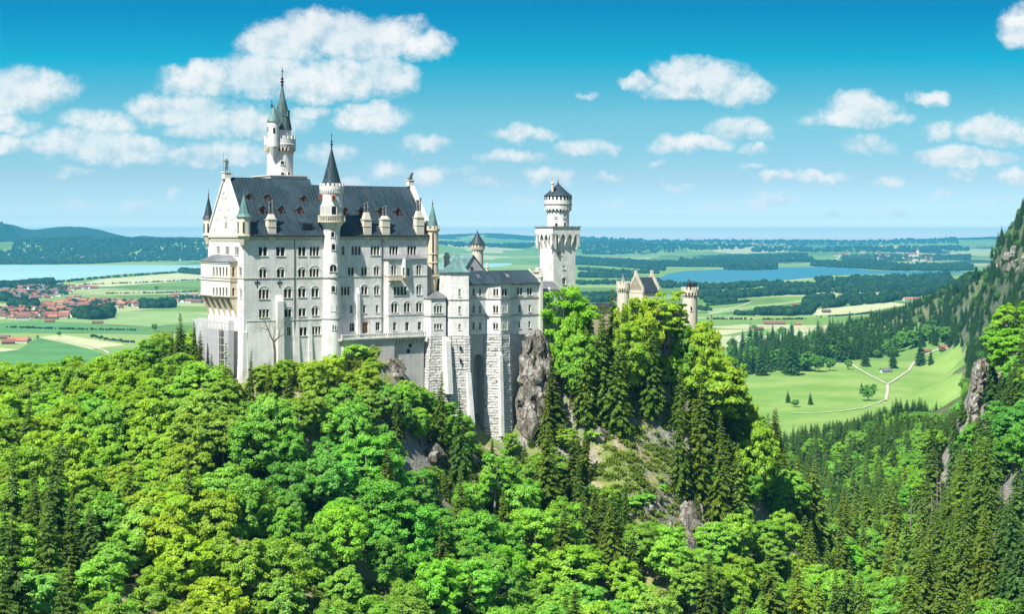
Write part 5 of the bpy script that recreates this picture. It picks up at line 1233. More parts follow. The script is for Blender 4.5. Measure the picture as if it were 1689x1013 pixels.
def cards(P, Nrm, size, rng, aspect=1.7, droop=None, axis=None):
    """leaf sprays: one bent diamond for each point"""
    n = len(P)
    Nrm = Nrm/np.maximum(np.linalg.norm(Nrm, axis=1, keepdims=True), 1e-6)
    if axis is None: axis = rng.normal(size=(n, 3))
    A = axis-(axis*Nrm).sum(1, keepdims=True)*Nrm; A /= np.maximum(np.linalg.norm(A, axis=1, keepdims=True), 1e-6)
    B = np.cross(Nrm, A)
    s = size[:, None] if np.ndim(size) else size
    bend = Nrm*s*.18
    v = np.stack([P-A*s*aspect*.5-bend, P+B*s*.5+bend*.4, P+A*s*aspect*.5-bend, P-B*s*.5+bend*.4], 1).reshape(-1, 3)
    q = np.arange(n*4).reshape(n, 4)
    return v, q
def broad_crown(seed, R, H, kind, n_leaf, size):
    """crown of leaf sprays gathered in clumps on the limbs; returns points and the clump centres for the limbs"""
    rng = np.random.default_rng(seed)
    nc = {'beech': 115, 'maple': 96, 'airy': 34, 'bush': 26}[kind]
    cs = []
    k = 0
    while len(cs) < nc and k < 9000:
        k += 1
        d = rng.normal(size=3); d /= np.linalg.norm(d); d[2] = d[2]*.9+.12
        r = rng.uniform(.45, 1.0)**.55
        c = d*r*np.array([R, R, H*.5])*(.92+.22*rng.random())
        # uneven outline: lobes pushed in or out by bearing
        c[:2] *= 1+.26*math.sin(2.3*math.atan2(c[1], c[0])+seed)*math.cos(c[2]*.5+seed)
        if c[2] < -H*.47: continue
        if all(np.linalg.norm((c-o)*[1, 1, 1.3]) > R*(.185 if kind in ('beech', 'maple') else .28) for o in cs): cs.append(c)
    cs = np.array(cs)
    ctr = np.array([0, 0, H*.5])
    rad = rng.uniform(.11, .26, len(cs))*R*(1.0 if kind in ('beech', 'maple') else 1.15)
    flat = {'beech': .64, 'maple': .84, 'airy': .60, 'bush': .80}[kind]
    wgt = rad**2; wgt = wgt/wgt.sum(); cnt = (wgt*n_leaf).astype(int)
    P = []; Nn = []; S = []; AX = []
    for c, r, m in zip(cs, rad, cnt):
        d = rng.normal(size=(m, 3)); d /= np.linalg.norm(d, axis=1, keepdims=True)
        d[:, 2] = np.where(d[:, 2] < -.25, -d[:, 2], d[:, 2])
        rr_ = r*rng.uniform(.35, 1.25, m)**.7
        rr_ *= 1+.28*np.sin(d[:, 0]*5+c[0]*3)*np.sin(d[:, 1]*5+c[1]*2)
        loc = d*rr_[:, None]*np.array([1, 1, flat])
        out = c.copy(); out[2] *= .4; out = out/max(np.linalg.norm(out), 1e-3)
        if kind == 'beech': loc[:, 2] -= .22*np.clip((loc@out), 0, None)
        p = c+loc
        P.append(p); Nn.append(d*.8+np.array([0, 0, .9])+out*.5+rng.normal(size=(m, 3))*.75); S.append(size*rng.uniform(.6, 1.35, m))
        AX.append(out[None, :]+np.array([0, 0, .30 if kind == 'beech' else -.1])+rng.normal(size=(m, 3))*.5)
    v, q = cards(np.concatenate(P), np.concatenate(Nn), np.concatenate(S), rng, 2.6 if kind == 'beech' else 1.5, axis=np.concatenate(AX))
    v = v+ctr
    return v, q, cs+ctr
def broad_tree(seed, kind, R, H, trunk, n_leaf, size):
    v, q, cs = broad_crown(seed, R, H, kind, n_leaf, size)
    v = v+[0, 0, trunk]
    rnd = random.Random(seed); mb = MB(); r0 = .022*(H+trunk)
    top = trunk+H*.72
    lean = [rnd.uniform(-.5, .5) for _ in range(2)]
    mb.tube([(0,0,-2.5),(0,0,0),(lean[0]*.3,lean[1]*.3,trunk*.7),(lean[0]*.7,lean[1]*.7,trunk+H*.3),(lean[0],lean[1],top)], [r0*1.5,r0*1.15,r0*.85,r0*.55,r0*.12], 7)
    for c in sorted(cs.tolist(), key=lambda c: rnd.random())[:16]:
        z0 = trunk+max(0, (c[2]-H*.1)*rnd.uniform(.25, .6)); f = min(1, z0/top)
        a = Vector((lean[0]*f, lean[1]*f, z0)); b = Vector((c[0], c[1], c[2]+trunk)); m_ = (a+b)/2+Vector((0, 0, .08*(b-a).length))
        mb.tube([a, m_, b], [r0*.42, r0*.24, r0*.06], 5)
    return v, q, mb
def spruce(seed, H, Rb, n_wh, drop=.30, gap=.05):
    rng = np.random.default_rng(seed)
    P = []; Nn = []; AX = []; S = []; mb = MB()
    mb.tube([(0,0,-2.5),(0,0,0),(0,0,H*.5),(0,0,H*.985)], [.016*H,.0125*H,.007*H,.0015*H], 7)
    zs = H*(.07+.915*np.linspace(0, 1, n_wh)**.93)
    for iz, z in enumerate(zs):
        f = z/H
        L0 = Rb*((1-f)**.82)*(1.0 if f > .16 else .72+f*1.7)+.18
        nb = max(4, int(rng.integers(6, 9)*(.65+.55*(1-f))))
        a0 = rng.uniform(0, 6.3)
        for b in range(nb):
            if rng.random() < gap: continue
            a = a0+2*math.pi*b/nb+rng.normal()*.22; L = L0*rng.uniform(.62, 1.16)
            n = max(3, int(L/.22)); t = (np.arange(n)+.6)/n
            up = .34*f+.04; x = L*t; zz_ = z+L*(up*t-drop*1.5*t**2+.20*drop*t**4)+rng.normal()*.12
            side = rng.normal(size=n)*.05
            base = np.stack([np.cos(a)*x-np.sin(a)*side, np.sin(a)*x+np.cos(a)*side, zz_], 1)
            for s_ in (-1, 0, 1):
                w_ = (.30*L*(1-t*.72)+.14)
                ax = np.stack([np.cos(a)*(.75)-np.sin(a)*s_*.9+0*t, np.sin(a)*.75+np.cos(a)*s_*.9+0*t, -.42-.30*t+0*t], 1)+rng.normal(size=(n, 3))*.22
                P.append(base+ax*w_[:, None]*.42*(abs(s_)+.15)); AX.append(ax); S.append(np.clip(w_*.72, .22, .72)*rng.uniform(.8, 1.2, n))
                Nn.append(np.stack([np.cos(a)*.35+0*t, np.sin(a)*.35+0*t, .9+0*t], 1)+rng.normal(size=(n, 3))*.38)
    v, q = cards(np.concatenate(P), np.concatenate(Nn), np.concatenate(S), rng, 1.95, axis=np.concatenate(AX))
    return v, q, mb

PROTO = {}
def proto(kind, key, made, leafm, barkm):
    v, q, mb = made
    PROTO.setdefault(kind, []).append(dict(v=v, q=q, mb=mb, leaf=leafm, bark=barkm, crown=None, trunk=None, h=float(v[:, 2].max()), r=float(np.abs(v[:, :2]).max())))
for i in range(6): proto('beech', i, broad_tree(10+i, 'beech', 5.2+.25*(i*2 % 5), 12.0+.75*i, 3.2, 23000, .31), M['leaf'], M['greybark'])
for i in range(6): proto('maple', i, broad_tree(30+i, 'maple', 5.0+.3*(i*3 % 5), 12.0+.6*i, 2.8, 22000, .32), M['leaf'], M['bark'])
for i in range(2): proto('airy', i, broad_tree(50+i, 'airy', 3.8, 11.0, 8.0, 6500, .33), M['leaf'], M['greybark'])
for i in range(3): proto('bush', i, broad_tree(60+i, 'bush', 2.5, 3.6, .3, 2600, .34), M['leaf'], M['bark'])
for i in range(5): proto('spruce', i, spruce(80+i, 24+1.2*i, 4.5+.25*i, 34+i, .30+.03*(i % 3), .05), M['needle'], M['bark'])
for i in range(1): proto('thin_spruce', i, spruce(95+i, 19, 2.3, 24, .34, .2), M['needle'], M['bark'])

def plant(kind, i, x, y, z, s, sz, rz, col, name, label, cat, group, tilt=0.0):
    p = PROTO[kind][i % len(PROTO[kind])]
    e = empty(name, (x, y, z), rz); q_ = random.Random(int(x*917+y*131)); a_ = q_.uniform(.9, 1.1) if kind != 'spruce' else 1; e.scale = (s*a_, s/a_, sz); e.rotation_euler = (q_.gauss(0, .035), q_.gauss(0, .035), rz)
    if p['crown'] is None:
        c = np_mesh('crown', p['v'], p['q'], p['leaf'], e); t = p['mb'].build('trunk', p['bark'], e, smooth=True)
        p['crown'], p['trunk'] = c, t
    else:
        c = p['crown'].copy(); t = p['trunk'].copy(); COL.objects.link(c); COL.objects.link(t); c.parent = e; t.parent = e
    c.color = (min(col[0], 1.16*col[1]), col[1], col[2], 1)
    tag(e, label, cat, group)
    return e

# ---- where the photograph's tree tops end (column, row): nothing grows above this line
SKY = [(-200,588),(0,590),(60,584),(100,580),(130,571),(180,583),(215,570),(240,560),(262,548),(290,534),(318,532),(335,548),(350,570),(360,588),(375,604),(392,622),(408,628),(425,600),(445,590),(470,590),(500,594),(530,588),(560,578),(575,566),(600,563),(625,560),(648,566),(660,590),(672,622),
       (690,636),(702,640),(715,640),(735,650),(752,668),(770,690),(785,708),(800,712),(835,712),(852,700),(872,690),(890,655),(905,600),(912,575),(960,530),(985,512),(1000,505),(1040,500),(1062,508),(1074,512),(1080,586),(1124,588),(1129,545),(1150,535),(1165,545),(1185,552),(1210,566),(1235,590),(1256,622),(1280,648),(1305,672),(1330,694),(1350,700),(1400,690),(1450,676),(1500,676),(1560,682),(1585,660),(1600,610),(1615,570),(1632,545),(1648,510),(1662,492),(1689,490),(1900,470)]
SX, SYv = np.array(SKY).T
def skyline(px): return np.interp(px, SX, SYv)
EXPO = [(1055,765,78,76),(1010,735,40,50),(1095,700,48,40),(985,680,22,36),(1080,845,50,26),(1150,875,30,45),(715,752,24,34),(790,800,22,40),(770,740,22,30),(480,705,28,20),(612,700,16,22),(1000,640,20,18),(640,640,18,36),(880,610,34,76),(1612,640,17,78),(935,680,12,26)]
BARE = [(1055,760,76,72),(1010,735,30,40),(1095,700,42,40),(985,685,16,34),(1085,845,34,24),(1150,880,20,36),(716,752,18,34),(880,598,28,50),(1614,640,9,52),(645,600,22,44),(830,650,22,50)]
rng = np.random.default_rng(77)
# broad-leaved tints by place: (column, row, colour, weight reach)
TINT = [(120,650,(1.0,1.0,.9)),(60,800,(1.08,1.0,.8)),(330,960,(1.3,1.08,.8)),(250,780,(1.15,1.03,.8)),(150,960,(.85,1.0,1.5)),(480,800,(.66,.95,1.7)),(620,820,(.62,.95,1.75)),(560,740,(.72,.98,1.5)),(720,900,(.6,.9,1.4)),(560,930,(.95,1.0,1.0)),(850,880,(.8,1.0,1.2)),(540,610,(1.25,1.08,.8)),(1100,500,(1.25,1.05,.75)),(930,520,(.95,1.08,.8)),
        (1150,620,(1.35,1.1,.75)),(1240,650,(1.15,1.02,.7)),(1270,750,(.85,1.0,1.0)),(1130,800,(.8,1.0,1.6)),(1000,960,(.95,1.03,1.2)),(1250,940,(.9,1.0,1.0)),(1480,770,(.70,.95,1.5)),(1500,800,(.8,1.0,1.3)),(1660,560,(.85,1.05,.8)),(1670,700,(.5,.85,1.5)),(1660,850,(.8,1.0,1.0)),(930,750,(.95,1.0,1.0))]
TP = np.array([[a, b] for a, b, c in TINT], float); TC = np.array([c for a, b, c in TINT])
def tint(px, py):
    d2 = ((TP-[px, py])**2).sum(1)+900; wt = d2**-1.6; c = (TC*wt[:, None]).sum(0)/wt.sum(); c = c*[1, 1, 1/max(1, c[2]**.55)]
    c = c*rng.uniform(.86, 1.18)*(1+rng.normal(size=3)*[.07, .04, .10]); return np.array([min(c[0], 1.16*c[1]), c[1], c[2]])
def blocked(x, y, m=1.5):
    """inside the castle's ground plan"""
    dx, dy = x-P0[0], y-P0[1]; u = dx*EU[0]+dy*EU[1]; w_ = dx*EW[0]+dy*EW[1]
    for a, b, c, d in ((-4.5, UR+3, -3, 33), (UR-26, UR+6, -7.5, 8), (UR-6, UR+40, -11.5, 24), (UR+36, 113, -6, 12), (108, 132, -1, 9), (126, 160, -13.5, 10)):
        if a-m < u < b+m and c-m < w_ < d+m: return True
    return False
def pix(x, y, z): return x/y*F+CX, HY-z/y*F
def spruce_share(px, py):
    pts = [(60,620,.04),(60,720,.06),(150,760,.03),(10,780,.08),(230,900,.08),(200,980,.05),(60,900,.35),(100,930,.6),(250,800,.05),(300,540,.7),(400,700,.12),(500,800,.02),(600,900,.02),(700,900,.05),(520,640,.2),(760,680,.45),(860,800,.4),(960,720,.45),(960,820,.8),(1030,840,.7),(1150,720,.75),(1180,820,.7),(1200,640,.45),(1000,580,.6),(1100,600,.25),(1250,700,.2),(1290,700,.7),(1270,820,.5),(1250,950,.15),(1340,760,.8),(1420,850,.78),(1500,950,.78),(1480,730,.9),(1490,785,.12),(1530,760,.3),(1340,930,.4),(1440,970,.5),(1665,735,.2),(1600,760,.9),(1600,850,.93),(1650,700,.85),(1660,540,.35),(1640,950,.8),(900,950,.2),(1000,980,.12),(1100,940,.2),(380,960,.0),(200,680,.03)]
    a = np.array(pts); d2 = (a[:, 0]-px)**2+(a[:, 1]-py)**2+500; wt = d2**-1.5
    return float((wt*a[:, 2]).sum()/wt.sum())
cand = []
n_try = 36000
ck_ = rng.uniform(-.40, .42, n_try); cy_ = np.exp(rng.uniform(math.log(205), math.log(1330), n_try))
cx_ = ck_*cy_; cz_ = ground(cx_, cy_)
grid = {}
def room(x, y, d):
    gx_, gy_ = int(x//9), int(y//9)
    for i in (-1, 0, 1):
        for j in (-1, 0, 1):
            for (a, b, r) in grid.get((gx_+i, gy_+j), ()):
                if (a-x)**2+(b-y)**2 < ((d+r)*.5)**2: return False
    return True
def take(x, y, d): grid.setdefault((int(x//9), int(y//9)), []).append((x, y, d))
TREES = []
def add_tree(kind, i, x, y, z, s, sz, col, hero=None): TREES.append(dict(kind=kind, i=i, x=x, y=y, z=z, s=s, sz=sz, col=col, hero=hero, rz=rng.uniform(0, 6.28)))
# --- named trees one can pick out in the photograph: (kind, variant, column, row of top, row of foot, distance, width factor, tint, label)
HERO = [('spruce',0,301,516,600,446,.95,(.9,.95,1),'dark spruce on the hill crest left of the palace, tallest of the crest'),('spruce',2,266,547,625,440,.9,(.85,.9,1),'dark slim spruce standing at the left crest above the meadow'),('spruce',1,322,528,610,444,.8,(.95,1,1),'spruce touching the scaffold block left of the palace'),
        ('thin_spruce',0,371,566,660,408,1.0,(1.0,1.0,.9),'sparse spruce in front of the scaffolding'),('spruce',3,411,576,690,404,.62,(1.15,1.05,.9),'narrow brown green spruce before the palace corner'),('spruce',4,425,640,720,398,.9,(1.2,1.05,.8),'olive spruce below the palace corner'),
        ('maple',1,930,468,592,474,1.2,(.95,1.12,.7),'bright green oval tree in front of the square tower'),('spruce',1,1012,476,700,474,.98,(1.25,1.15,.8),'tall spruce in front of the gatehouse gable'),('spruce',3,978,508,700,470,.95,(1.3,1.18,.8),'tall olive spruce between square tower and gatehouse'),('spruce',0,1046,506,690,478,.9,(1.2,1.12,.9),'spruce left of the forecourt visitors'),
        ('airy',1,1094,470,570,486,1.15,(1.25,1.1,.7),'yellow green beech rising in front of the gatehouse roof'),('beech',0,1068,488,580,486,.66,(1.4,1.05,.65),'golden beech hiding the gatehouse wall'),('airy',1,1112,500,585,490,.9,(1.4,1.0,.5),'loose golden tree beside the round gate tower'),('maple',3,1172,540,620,500,.45,(1.3,1.1,.7),'yellow green tree at the foot of the round gate tower'),
        ('spruce',2,1168,520,610,520,.7,(.8,.9,1),'dark spruce right of the round gate tower'),('airy',0,815,648,790,415,.92,(.75,1.0,1.1),'slender loose tree before the wing’s stone foot'),('spruce',4,722,612,760,424,.8,(1.05,1.0,.8),'spruce before the rough stone foot of the wing'),('spruce',2,760,640,770,420,.75,(.8,.9,.9),'dark spruce right of another against the stone foot'),
        ('beech',3,1668,486,640,600,1.05,(.85,1.06,.7),'big bright beech on the right hand slope'),('maple',0,1236,592,690,492,.62,(1.15,1.08,.8),'bright tree on the right shoulder of the castle hill'),('beech',1,940,545,660,470,.85,(1.1,1.1,.8),'light green beech below the square tower'),('beech',4,345,905,1080,258,.95,(1.45,1.12,.7),'yellow green tree at the bottom of the slope'),
        ('spruce',1,105,870,1120,240,.9,(.75,.82,1),'dark grey green spruce in the lower left'),('spruce',3,30,800,1060,262,.95,(.7,.8,1),'dark spruce at the lower left edge'),('spruce',0,1150,600,760,455,.85,(1.35,1.12,.7),'tall olive spruce down the knoll under the gate tower'),('spruce',4,1185,640,850,448,.95,(1.3,1.1,.7),'tall olive spruce on the right side of the knoll'),('spruce',1,1120,650,760,450,.7,(1.3,1.1,.7),'narrow spruce above the bare rock patch'),
        ('spruce',0,955,760,900,432,.85,(1.2,1.08,.75),'spruce left of the bare rock patch'),('spruce',2,1030,790,930,425,.85,(1.05,1.0,.75),'spruce in front of the bare rock patch')]
for (kind, i, px, pt, pb_, y, wf_, col, lab) in HERO:
    x = (px-CX)/F*y; p = PROTO[kind][i % len(PROTO[kind])]; zt = (HY-pt)/F*y; z0 = gz(x, y)-.3
    hgt = min(max(zt-z0, 3.0), 31 if 'spruce' in kind else 23); s = (HY*0+(pb_-pt)/F*y)/p['h']
    sz = hgt/p['h']; s = max(min(s, sz*1.1), sz*.85)*wf_ if kind in ('maple', 'beech', 'airy') else sz*wf_
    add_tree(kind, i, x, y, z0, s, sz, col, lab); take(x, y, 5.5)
# --- the close row of trees that hides the gatehouse: (kind, variant, column, row of top, w, width, tint)
FRONT = [('beech',0,957,528,-15,.65,(1.0,1.08,.8)),('spruce',0,966,538,-18,1.0,(1.2,1.12,.8)),('spruce',2,990,502,-16,1.0,(1.2,1.12,.8)),('spruce',4,1003,530,-20,1.0,(1.1,1.1,.9)),('spruce',3,1024,512,-16,.9,(1.35,1.15,.75)),('maple',2,1030,510,-14,.55,(1.3,1.1,.7)),('beech',1,1040,540,-18,.6,(1.15,1.08,.8)),('airy',0,1050,502,-14,1.2,(1.3,1.05,.7)),('maple',3,1060,520,-16,.6,(1.3,1.08,.7)),
         ('airy',0,1076,492,-13,1.0,(1.2,1.1,.7)),('airy',1,1108,492,-13,.9,(1.1,1.08,.75)),('spruce',1,1072,540,-21,1.0,(1.15,1.1,.8)),('maple',4,1090,588,-15,1.0,(1.1,1.05,.8)),('maple',5,1108,586,-15,1.0,(1.0,1.05,.8)),('maple',2,1131,546,-15,.7,(1.25,1.08,.75)),('beech',3,1150,541,-17,.7,(1.2,1.08,.75)),('maple',1,1163,549,-19,.5,(1.1,1.06,.8)),
         ('beech',0,1196,566,-24,.55,(1.2,1.08,.75)),('spruce',3,1214,570,-28,1.0,(1.1,1.06,.8)),('beech',2,1252,622,-32,.7,(.95,1.0,.9)),('spruce',3,1120,600,-24,1.0,(1.2,1.1,.8)),('spruce',0,1020,560,-23,1.0,(1.15,1.1,.8)),('beech',2,948,560,-14,.7,(1.0,1.08,.8)),('maple',2,940,505,-13,.55,(.95,1.1,.75))]
for (kind, i, px, pt, w_, wf_, col) in FRONT:
    x, y = world_of(U(px, w_), w_); z0 = gz(x, y)-.3; pt -= 13 if 995 < px < 1170 and pt < 580 else 0; p = PROTO[kind][i % len(PROTO[kind])]; hgt = min(max((HY-pt)/F*y-z0, 3.0), 34 if kind == 'spruce' else 29); sz = hgt/p['h']
    add_tree(kind, i, x, y, z0, sz*wf_*(.9 if kind != 'bush' else 1), sz, col); take(x, y, 4.0)
for n in range(n_try):
    x, y, z = cx_[n], cy_[n], cz_[n]
    if blocked(x, y): continue
    px, py = pix(x, y, z+6)
    if y > 1050 and z < PLAIN+9: continue
    if px < 1180 and y > 560: continue
    if px > 1180 and y < 330 and px < 1500 and False: continue
    gpx, gpy = pix(x, y, z)
    ex = any(((gpx-a)/c)**2+((gpy-b)/d)**2 < 1 for a, b, c, d in EXPO)
    ss = spruce_share(px, py); sp = rng.random() < ss*ss*(3-2*ss)
    top = skyline(px)
    cap = (HY-top)/F*y-z                    # tallest tree that stays under the outline
    if y > 470 and px < 880: cap = min(cap, 30)
    if ex:
        if rng.random() > .22: continue
        kind, h, d = ('bush', rng.uniform(1.5, 3.6), 4.5) if rng.random() < .7 else ('spruce', rng.uniform(3, 8), 4.5)
    elif sp:
        kind = 'spruce'; h = rng.uniform(11, 29)*(1.0 if px > 1200 or py > 760 else .82); d = 4.6 if px < 1330 else 5.0
    else:
        kind = 'beech' if rng.random() < (.65 if px < 420 or px > 900 else .25) else 'maple'; h = rng.uniform(11, 18.5); d = 7.4
        if py < 700 and px > 420 and px < 1000: h *= .72; d = 5.2
        elif 930 < px < 1270 and py < 870: h *= .66; d = 5.0
    if 890 < px < 1190 and y > 466 and kind != 'bush': h = min(max(h, cap*rng.uniform(.6, 1.0)), 27)
    for ba_, bb_, bc_, bd_ in BARE:                 # leave the bare rock and the cliff in sight
        if abs(gpx-ba_) < bc_+(.14*h)/y*F*.5 and gpy > bb_-bd_*.4: cap = min(cap, (HY-max(bb_+bd_*.5, skyline(gpx)))/F*y-z)
    if cap < h:
        if cap < 1.8: continue
        if cap < 5.0: kind, h, d = 'bush', cap*rng.uniform(.75, 1.0), 3.2
        else: h = cap*rng.uniform(.82, 1.0); d *= .8
    if not room(x, y, d): continue
    take(x, y, d)
    i = int(rng.integers(0, 5)); p = PROTO[kind][i % len(PROTO[kind])]
    sz = h/p['h']
    s = sz*(rng.uniform(.88, 1.22) if kind != 'spruce' else rng.uniform(.82, 1.45)) if kind != 'bush' else sz*rng.uniform(.9, 1.7)
    if kind == 'spruce':
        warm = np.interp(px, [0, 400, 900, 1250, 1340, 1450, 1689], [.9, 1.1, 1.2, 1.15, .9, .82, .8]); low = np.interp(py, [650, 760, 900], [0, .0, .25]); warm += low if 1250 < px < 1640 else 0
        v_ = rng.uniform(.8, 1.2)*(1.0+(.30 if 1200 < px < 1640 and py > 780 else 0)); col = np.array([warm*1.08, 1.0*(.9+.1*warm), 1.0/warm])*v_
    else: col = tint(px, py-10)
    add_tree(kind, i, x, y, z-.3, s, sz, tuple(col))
print('trees', len(TREES))

# ---- how much of each shows from the bridge (painted nearest first on a coarse grid)
BW, BH = 845, 507
buf = np.zeros((BH, BW), bool)
for t in sorted(TREES, key=lambda t: t['y']):
    p = PROTO[t['kind']][t['i'] % len(PROTO[t['kind']])]
    h = p['h']*t['sz']; r = p['r']*t['s']*.8
    px0, px1 = [(v/t['y']*F+CX)/2 for v in (t['x']-r, t['x']+r)]; py0, py1 = [(HY-v/t['y']*F)/2 for v in (t['z']+h, t['z']+h*.12)]
    x0, x1, y0, y1 = max(0, int(px0)), min(BW, int(px1)+1), max(0, int(py0)), min(BH, int(py1)+1)
    t['vis'] = 0
    if x1 <= x0 or y1 <= y0: continue
    yg, xg = np.mgrid[y0:y1, x0:x1]
    cxm, hw = (px0+px1)/2, max((px1-px0)/2, .5); v = np.clip((yg-py0)/max(py1-py0, .5), 0, 1)
    wdt = hw*(v**.9 if 'spruce' in t['kind'] else np.sqrt(np.clip(1-(2*v-1)**2, 0, 1)))
    m_ = np.abs(xg-cxm) <= wdt
    sub = buf[y0:y1, x0:x1]; t['vis'] = int((m_ & ~sub).sum()); sub |= m_
def where(px, py):
    if px < 330: a = 'on the left hand slope'
    elif px < 700: a = 'on the slope below the palace'
    elif px < 900: a = 'in the gully under the castle wing'
    elif px < 1240: a = 'on the knoll below the gatehouse'
    elif px < 1480: a = 'in the gorge right of the castle hill'
    else: a = 'on the steep right hand mountainside'
    return a
def tone(c):
    r = c[0]/max(c[1], .01)
    return 'yellow green' if r > 1.18 else 'cool mid green' if r < .82 else 'fresh green'
fam = lambda k: 'spruce' if 'spruce' in k else 'shrub' if k == 'bush' else 'broad'
LIMIT = {'spruce': 225, 'broad': 285, 'shrub': 150}
count = dict.fromkeys(LIMIT, 0); REST = []
for t in sorted(TREES, key=lambda t: -(t['vis']+(1e6 if t['hero'] else 0))):
    f_ = fam(t['kind'])
    if t['vis'] < 5 and not t['hero'] or count[f_] >= LIMIT[f_]: REST.append(t); continue
    count[f_] += 1
    px, py = pix(t['x'], t['y'], t['z']+6); wh = where(px, py)
    if f_ == 'spruce': nm, cat, lab = 'spruce_tree', 'spruce', 'dark conical spruce '+wh
    elif f_ == 'broad': nm, cat, lab = 'broadleaf_tree', 'tree', '%s broadleaf tree %s' % (tone(t['col']), wh)
    else: nm, cat, lab = 'shrub', 'shrub', 'low leafy shrub growing '+wh
    grp = {'spruce': 'spruces ', 'broad': 'broadleaf trees ', 'shrub': 'shrubs '}[f_]+wh
    plant(t['kind'], t['i'], t['x'], t['y'], t['z'], t['s'], t['sz'], t['rz'], t['col'], nm, t['hero'] or lab, cat, grp)
print('single trees', count, 'rest', len(REST))

# ---- the rest of the wood: one object that sets the same crowns on its points
def wood(name, label, items, kinds, colour, cat='wood'):
    """items: (x, y, z, scale_xy, scale_z, turn, kind number)"""
    me = bpy.data.meshes.new(name); A = np.array(items, np.float32)
    me.vertices.add(len(A)); me.vertices.foreach_set('co', np.ascontiguousarray(A[:, :3]).ravel())
    at_ = me.attributes.new('size', 'FLOAT_VECTOR', 'POINT'); at_.data.foreach_set('vector', np.stack([A[:, 3], A[:, 3], A[:, 4]], 1).ravel())
    at_ = me.attributes.new('turn', 'FLOAT_VECTOR', 'POINT'); at_.data.foreach_set('vector', np.stack([A[:, 5]*0, A[:, 5]*0, A[:, 5]], 1).ravel())
    at_ = me.attributes.new('kind_id', 'INT', 'POINT'); at_.data.foreach_set('value', A[:, 6].astype(np.int32))
    o = bpy.data.objects.new(name, me); COL.objects.link(o)
    ng = bpy.data.node_groups.new(name, 'GeometryNodeTree'); ng.interface.new_socket('Geometry', in_out='INPUT', socket_type='NodeSocketGeometry'); ng.interface.new_socket('Geometry', in_out='OUTPUT', socket_type='NodeSocketGeometry')
    n, l = ng.nodes, ng.links
    gi, go = n.new('NodeGroupInput'), n.new('NodeGroupOutput')
    prev = None; cur = gi.outputs[0]; join = n.new('GeometryNodeJoinGeometry')
    def attr(nm, typ):
        a = n.new('GeometryNodeInputNamedAttribute'); a.data_type = typ; a.inputs[0].default_value = nm; return a.outputs[0]
    for k, ob in enumerate(kinds):
        oi = n.new('GeometryNodeObjectInfo'); oi.inputs['Object'].default_value = ob; oi.transform_space = 'ORIGINAL'; oi.inputs['As Instance'].default_value = True
        cmp_ = n.new('FunctionNodeCompare'); cmp_.data_type = 'INT'; cmp_.operation = 'EQUAL'; l.new(attr('kind_id', 'INT'), cmp_.inputs[2]); cmp_.inputs[3].default_value = k
        ip = n.new('GeometryNodeInstanceOnPoints'); l.new(cur, ip.inputs['Points']); l.new(cmp_.outputs[0], ip.inputs['Selection']); l.new(oi.outputs['Geometry'], ip.inputs['Instance'])
        er = n.new('FunctionNodeEulerToRotation'); l.new(attr('turn', 'FLOAT_VECTOR'), er.inputs[0]); l.new(er.outputs[0], ip.inputs['Rotation']); l.new(attr('size', 'FLOAT_VECTOR'), ip.inputs['Scale'])
        l.new(ip.outputs[0], join.inputs[0])
    l.new(join.outputs[0], go.inputs[0])
    o.modifiers.new('trees', 'NODES').node_group = ng
    o.color = (*colour, 1)
    return tag(o, label, cat, kind='stuff')
KO = []; KI = {}
for k in ('beech', 'maple', 'bush', 'spruce'):
    for j, p in enumerate(PROTO[k]):
        if p['crown'] is not None: KI[(k, j)] = len(KO); KO.append(p['crown'])
def item(t):
    k = 'spruce' if 'spruce' in t['kind'] else 'maple' if t['kind'] == 'airy' else t['kind']; j = t['i'] % len(PROTO[k])
    return (t['x'], t['y'], t['z'], t['s'], t['sz'], t['rz'], KI[(k, j)])
bl_ = [item(t) for t in REST if fam(t['kind']) != 'spruce']; sp_ = [item(t) for t in REST if fam(t['kind']) == 'spruce']
if bl_: wood('broadleaf_wood', 'close standing broadleaf trees filling the slopes between the single ones', bl_, KO, (.9, 1, 1))
if sp_: wood('spruce_forest', 'dark spruce forest filling the gorge and the lower mountainside', sp_, KO, (.92, 1, .95))
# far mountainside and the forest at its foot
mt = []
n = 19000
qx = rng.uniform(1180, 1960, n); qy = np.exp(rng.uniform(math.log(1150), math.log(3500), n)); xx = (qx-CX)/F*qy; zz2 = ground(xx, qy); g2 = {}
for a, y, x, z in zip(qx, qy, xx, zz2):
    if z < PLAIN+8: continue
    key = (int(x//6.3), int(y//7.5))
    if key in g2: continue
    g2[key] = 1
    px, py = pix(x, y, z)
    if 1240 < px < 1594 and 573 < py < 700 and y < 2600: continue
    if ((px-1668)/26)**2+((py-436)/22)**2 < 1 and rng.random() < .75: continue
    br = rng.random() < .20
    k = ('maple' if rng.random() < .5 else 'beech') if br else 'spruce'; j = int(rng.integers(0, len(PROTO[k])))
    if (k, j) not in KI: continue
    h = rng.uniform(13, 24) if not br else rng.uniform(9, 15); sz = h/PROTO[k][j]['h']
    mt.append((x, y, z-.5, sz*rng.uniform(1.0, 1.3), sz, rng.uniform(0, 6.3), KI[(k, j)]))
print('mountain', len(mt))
wood('mountain_forest', 'blue green spruce forest on the far mountainside at the right edge', mt, KO, (.50, .68, .82))

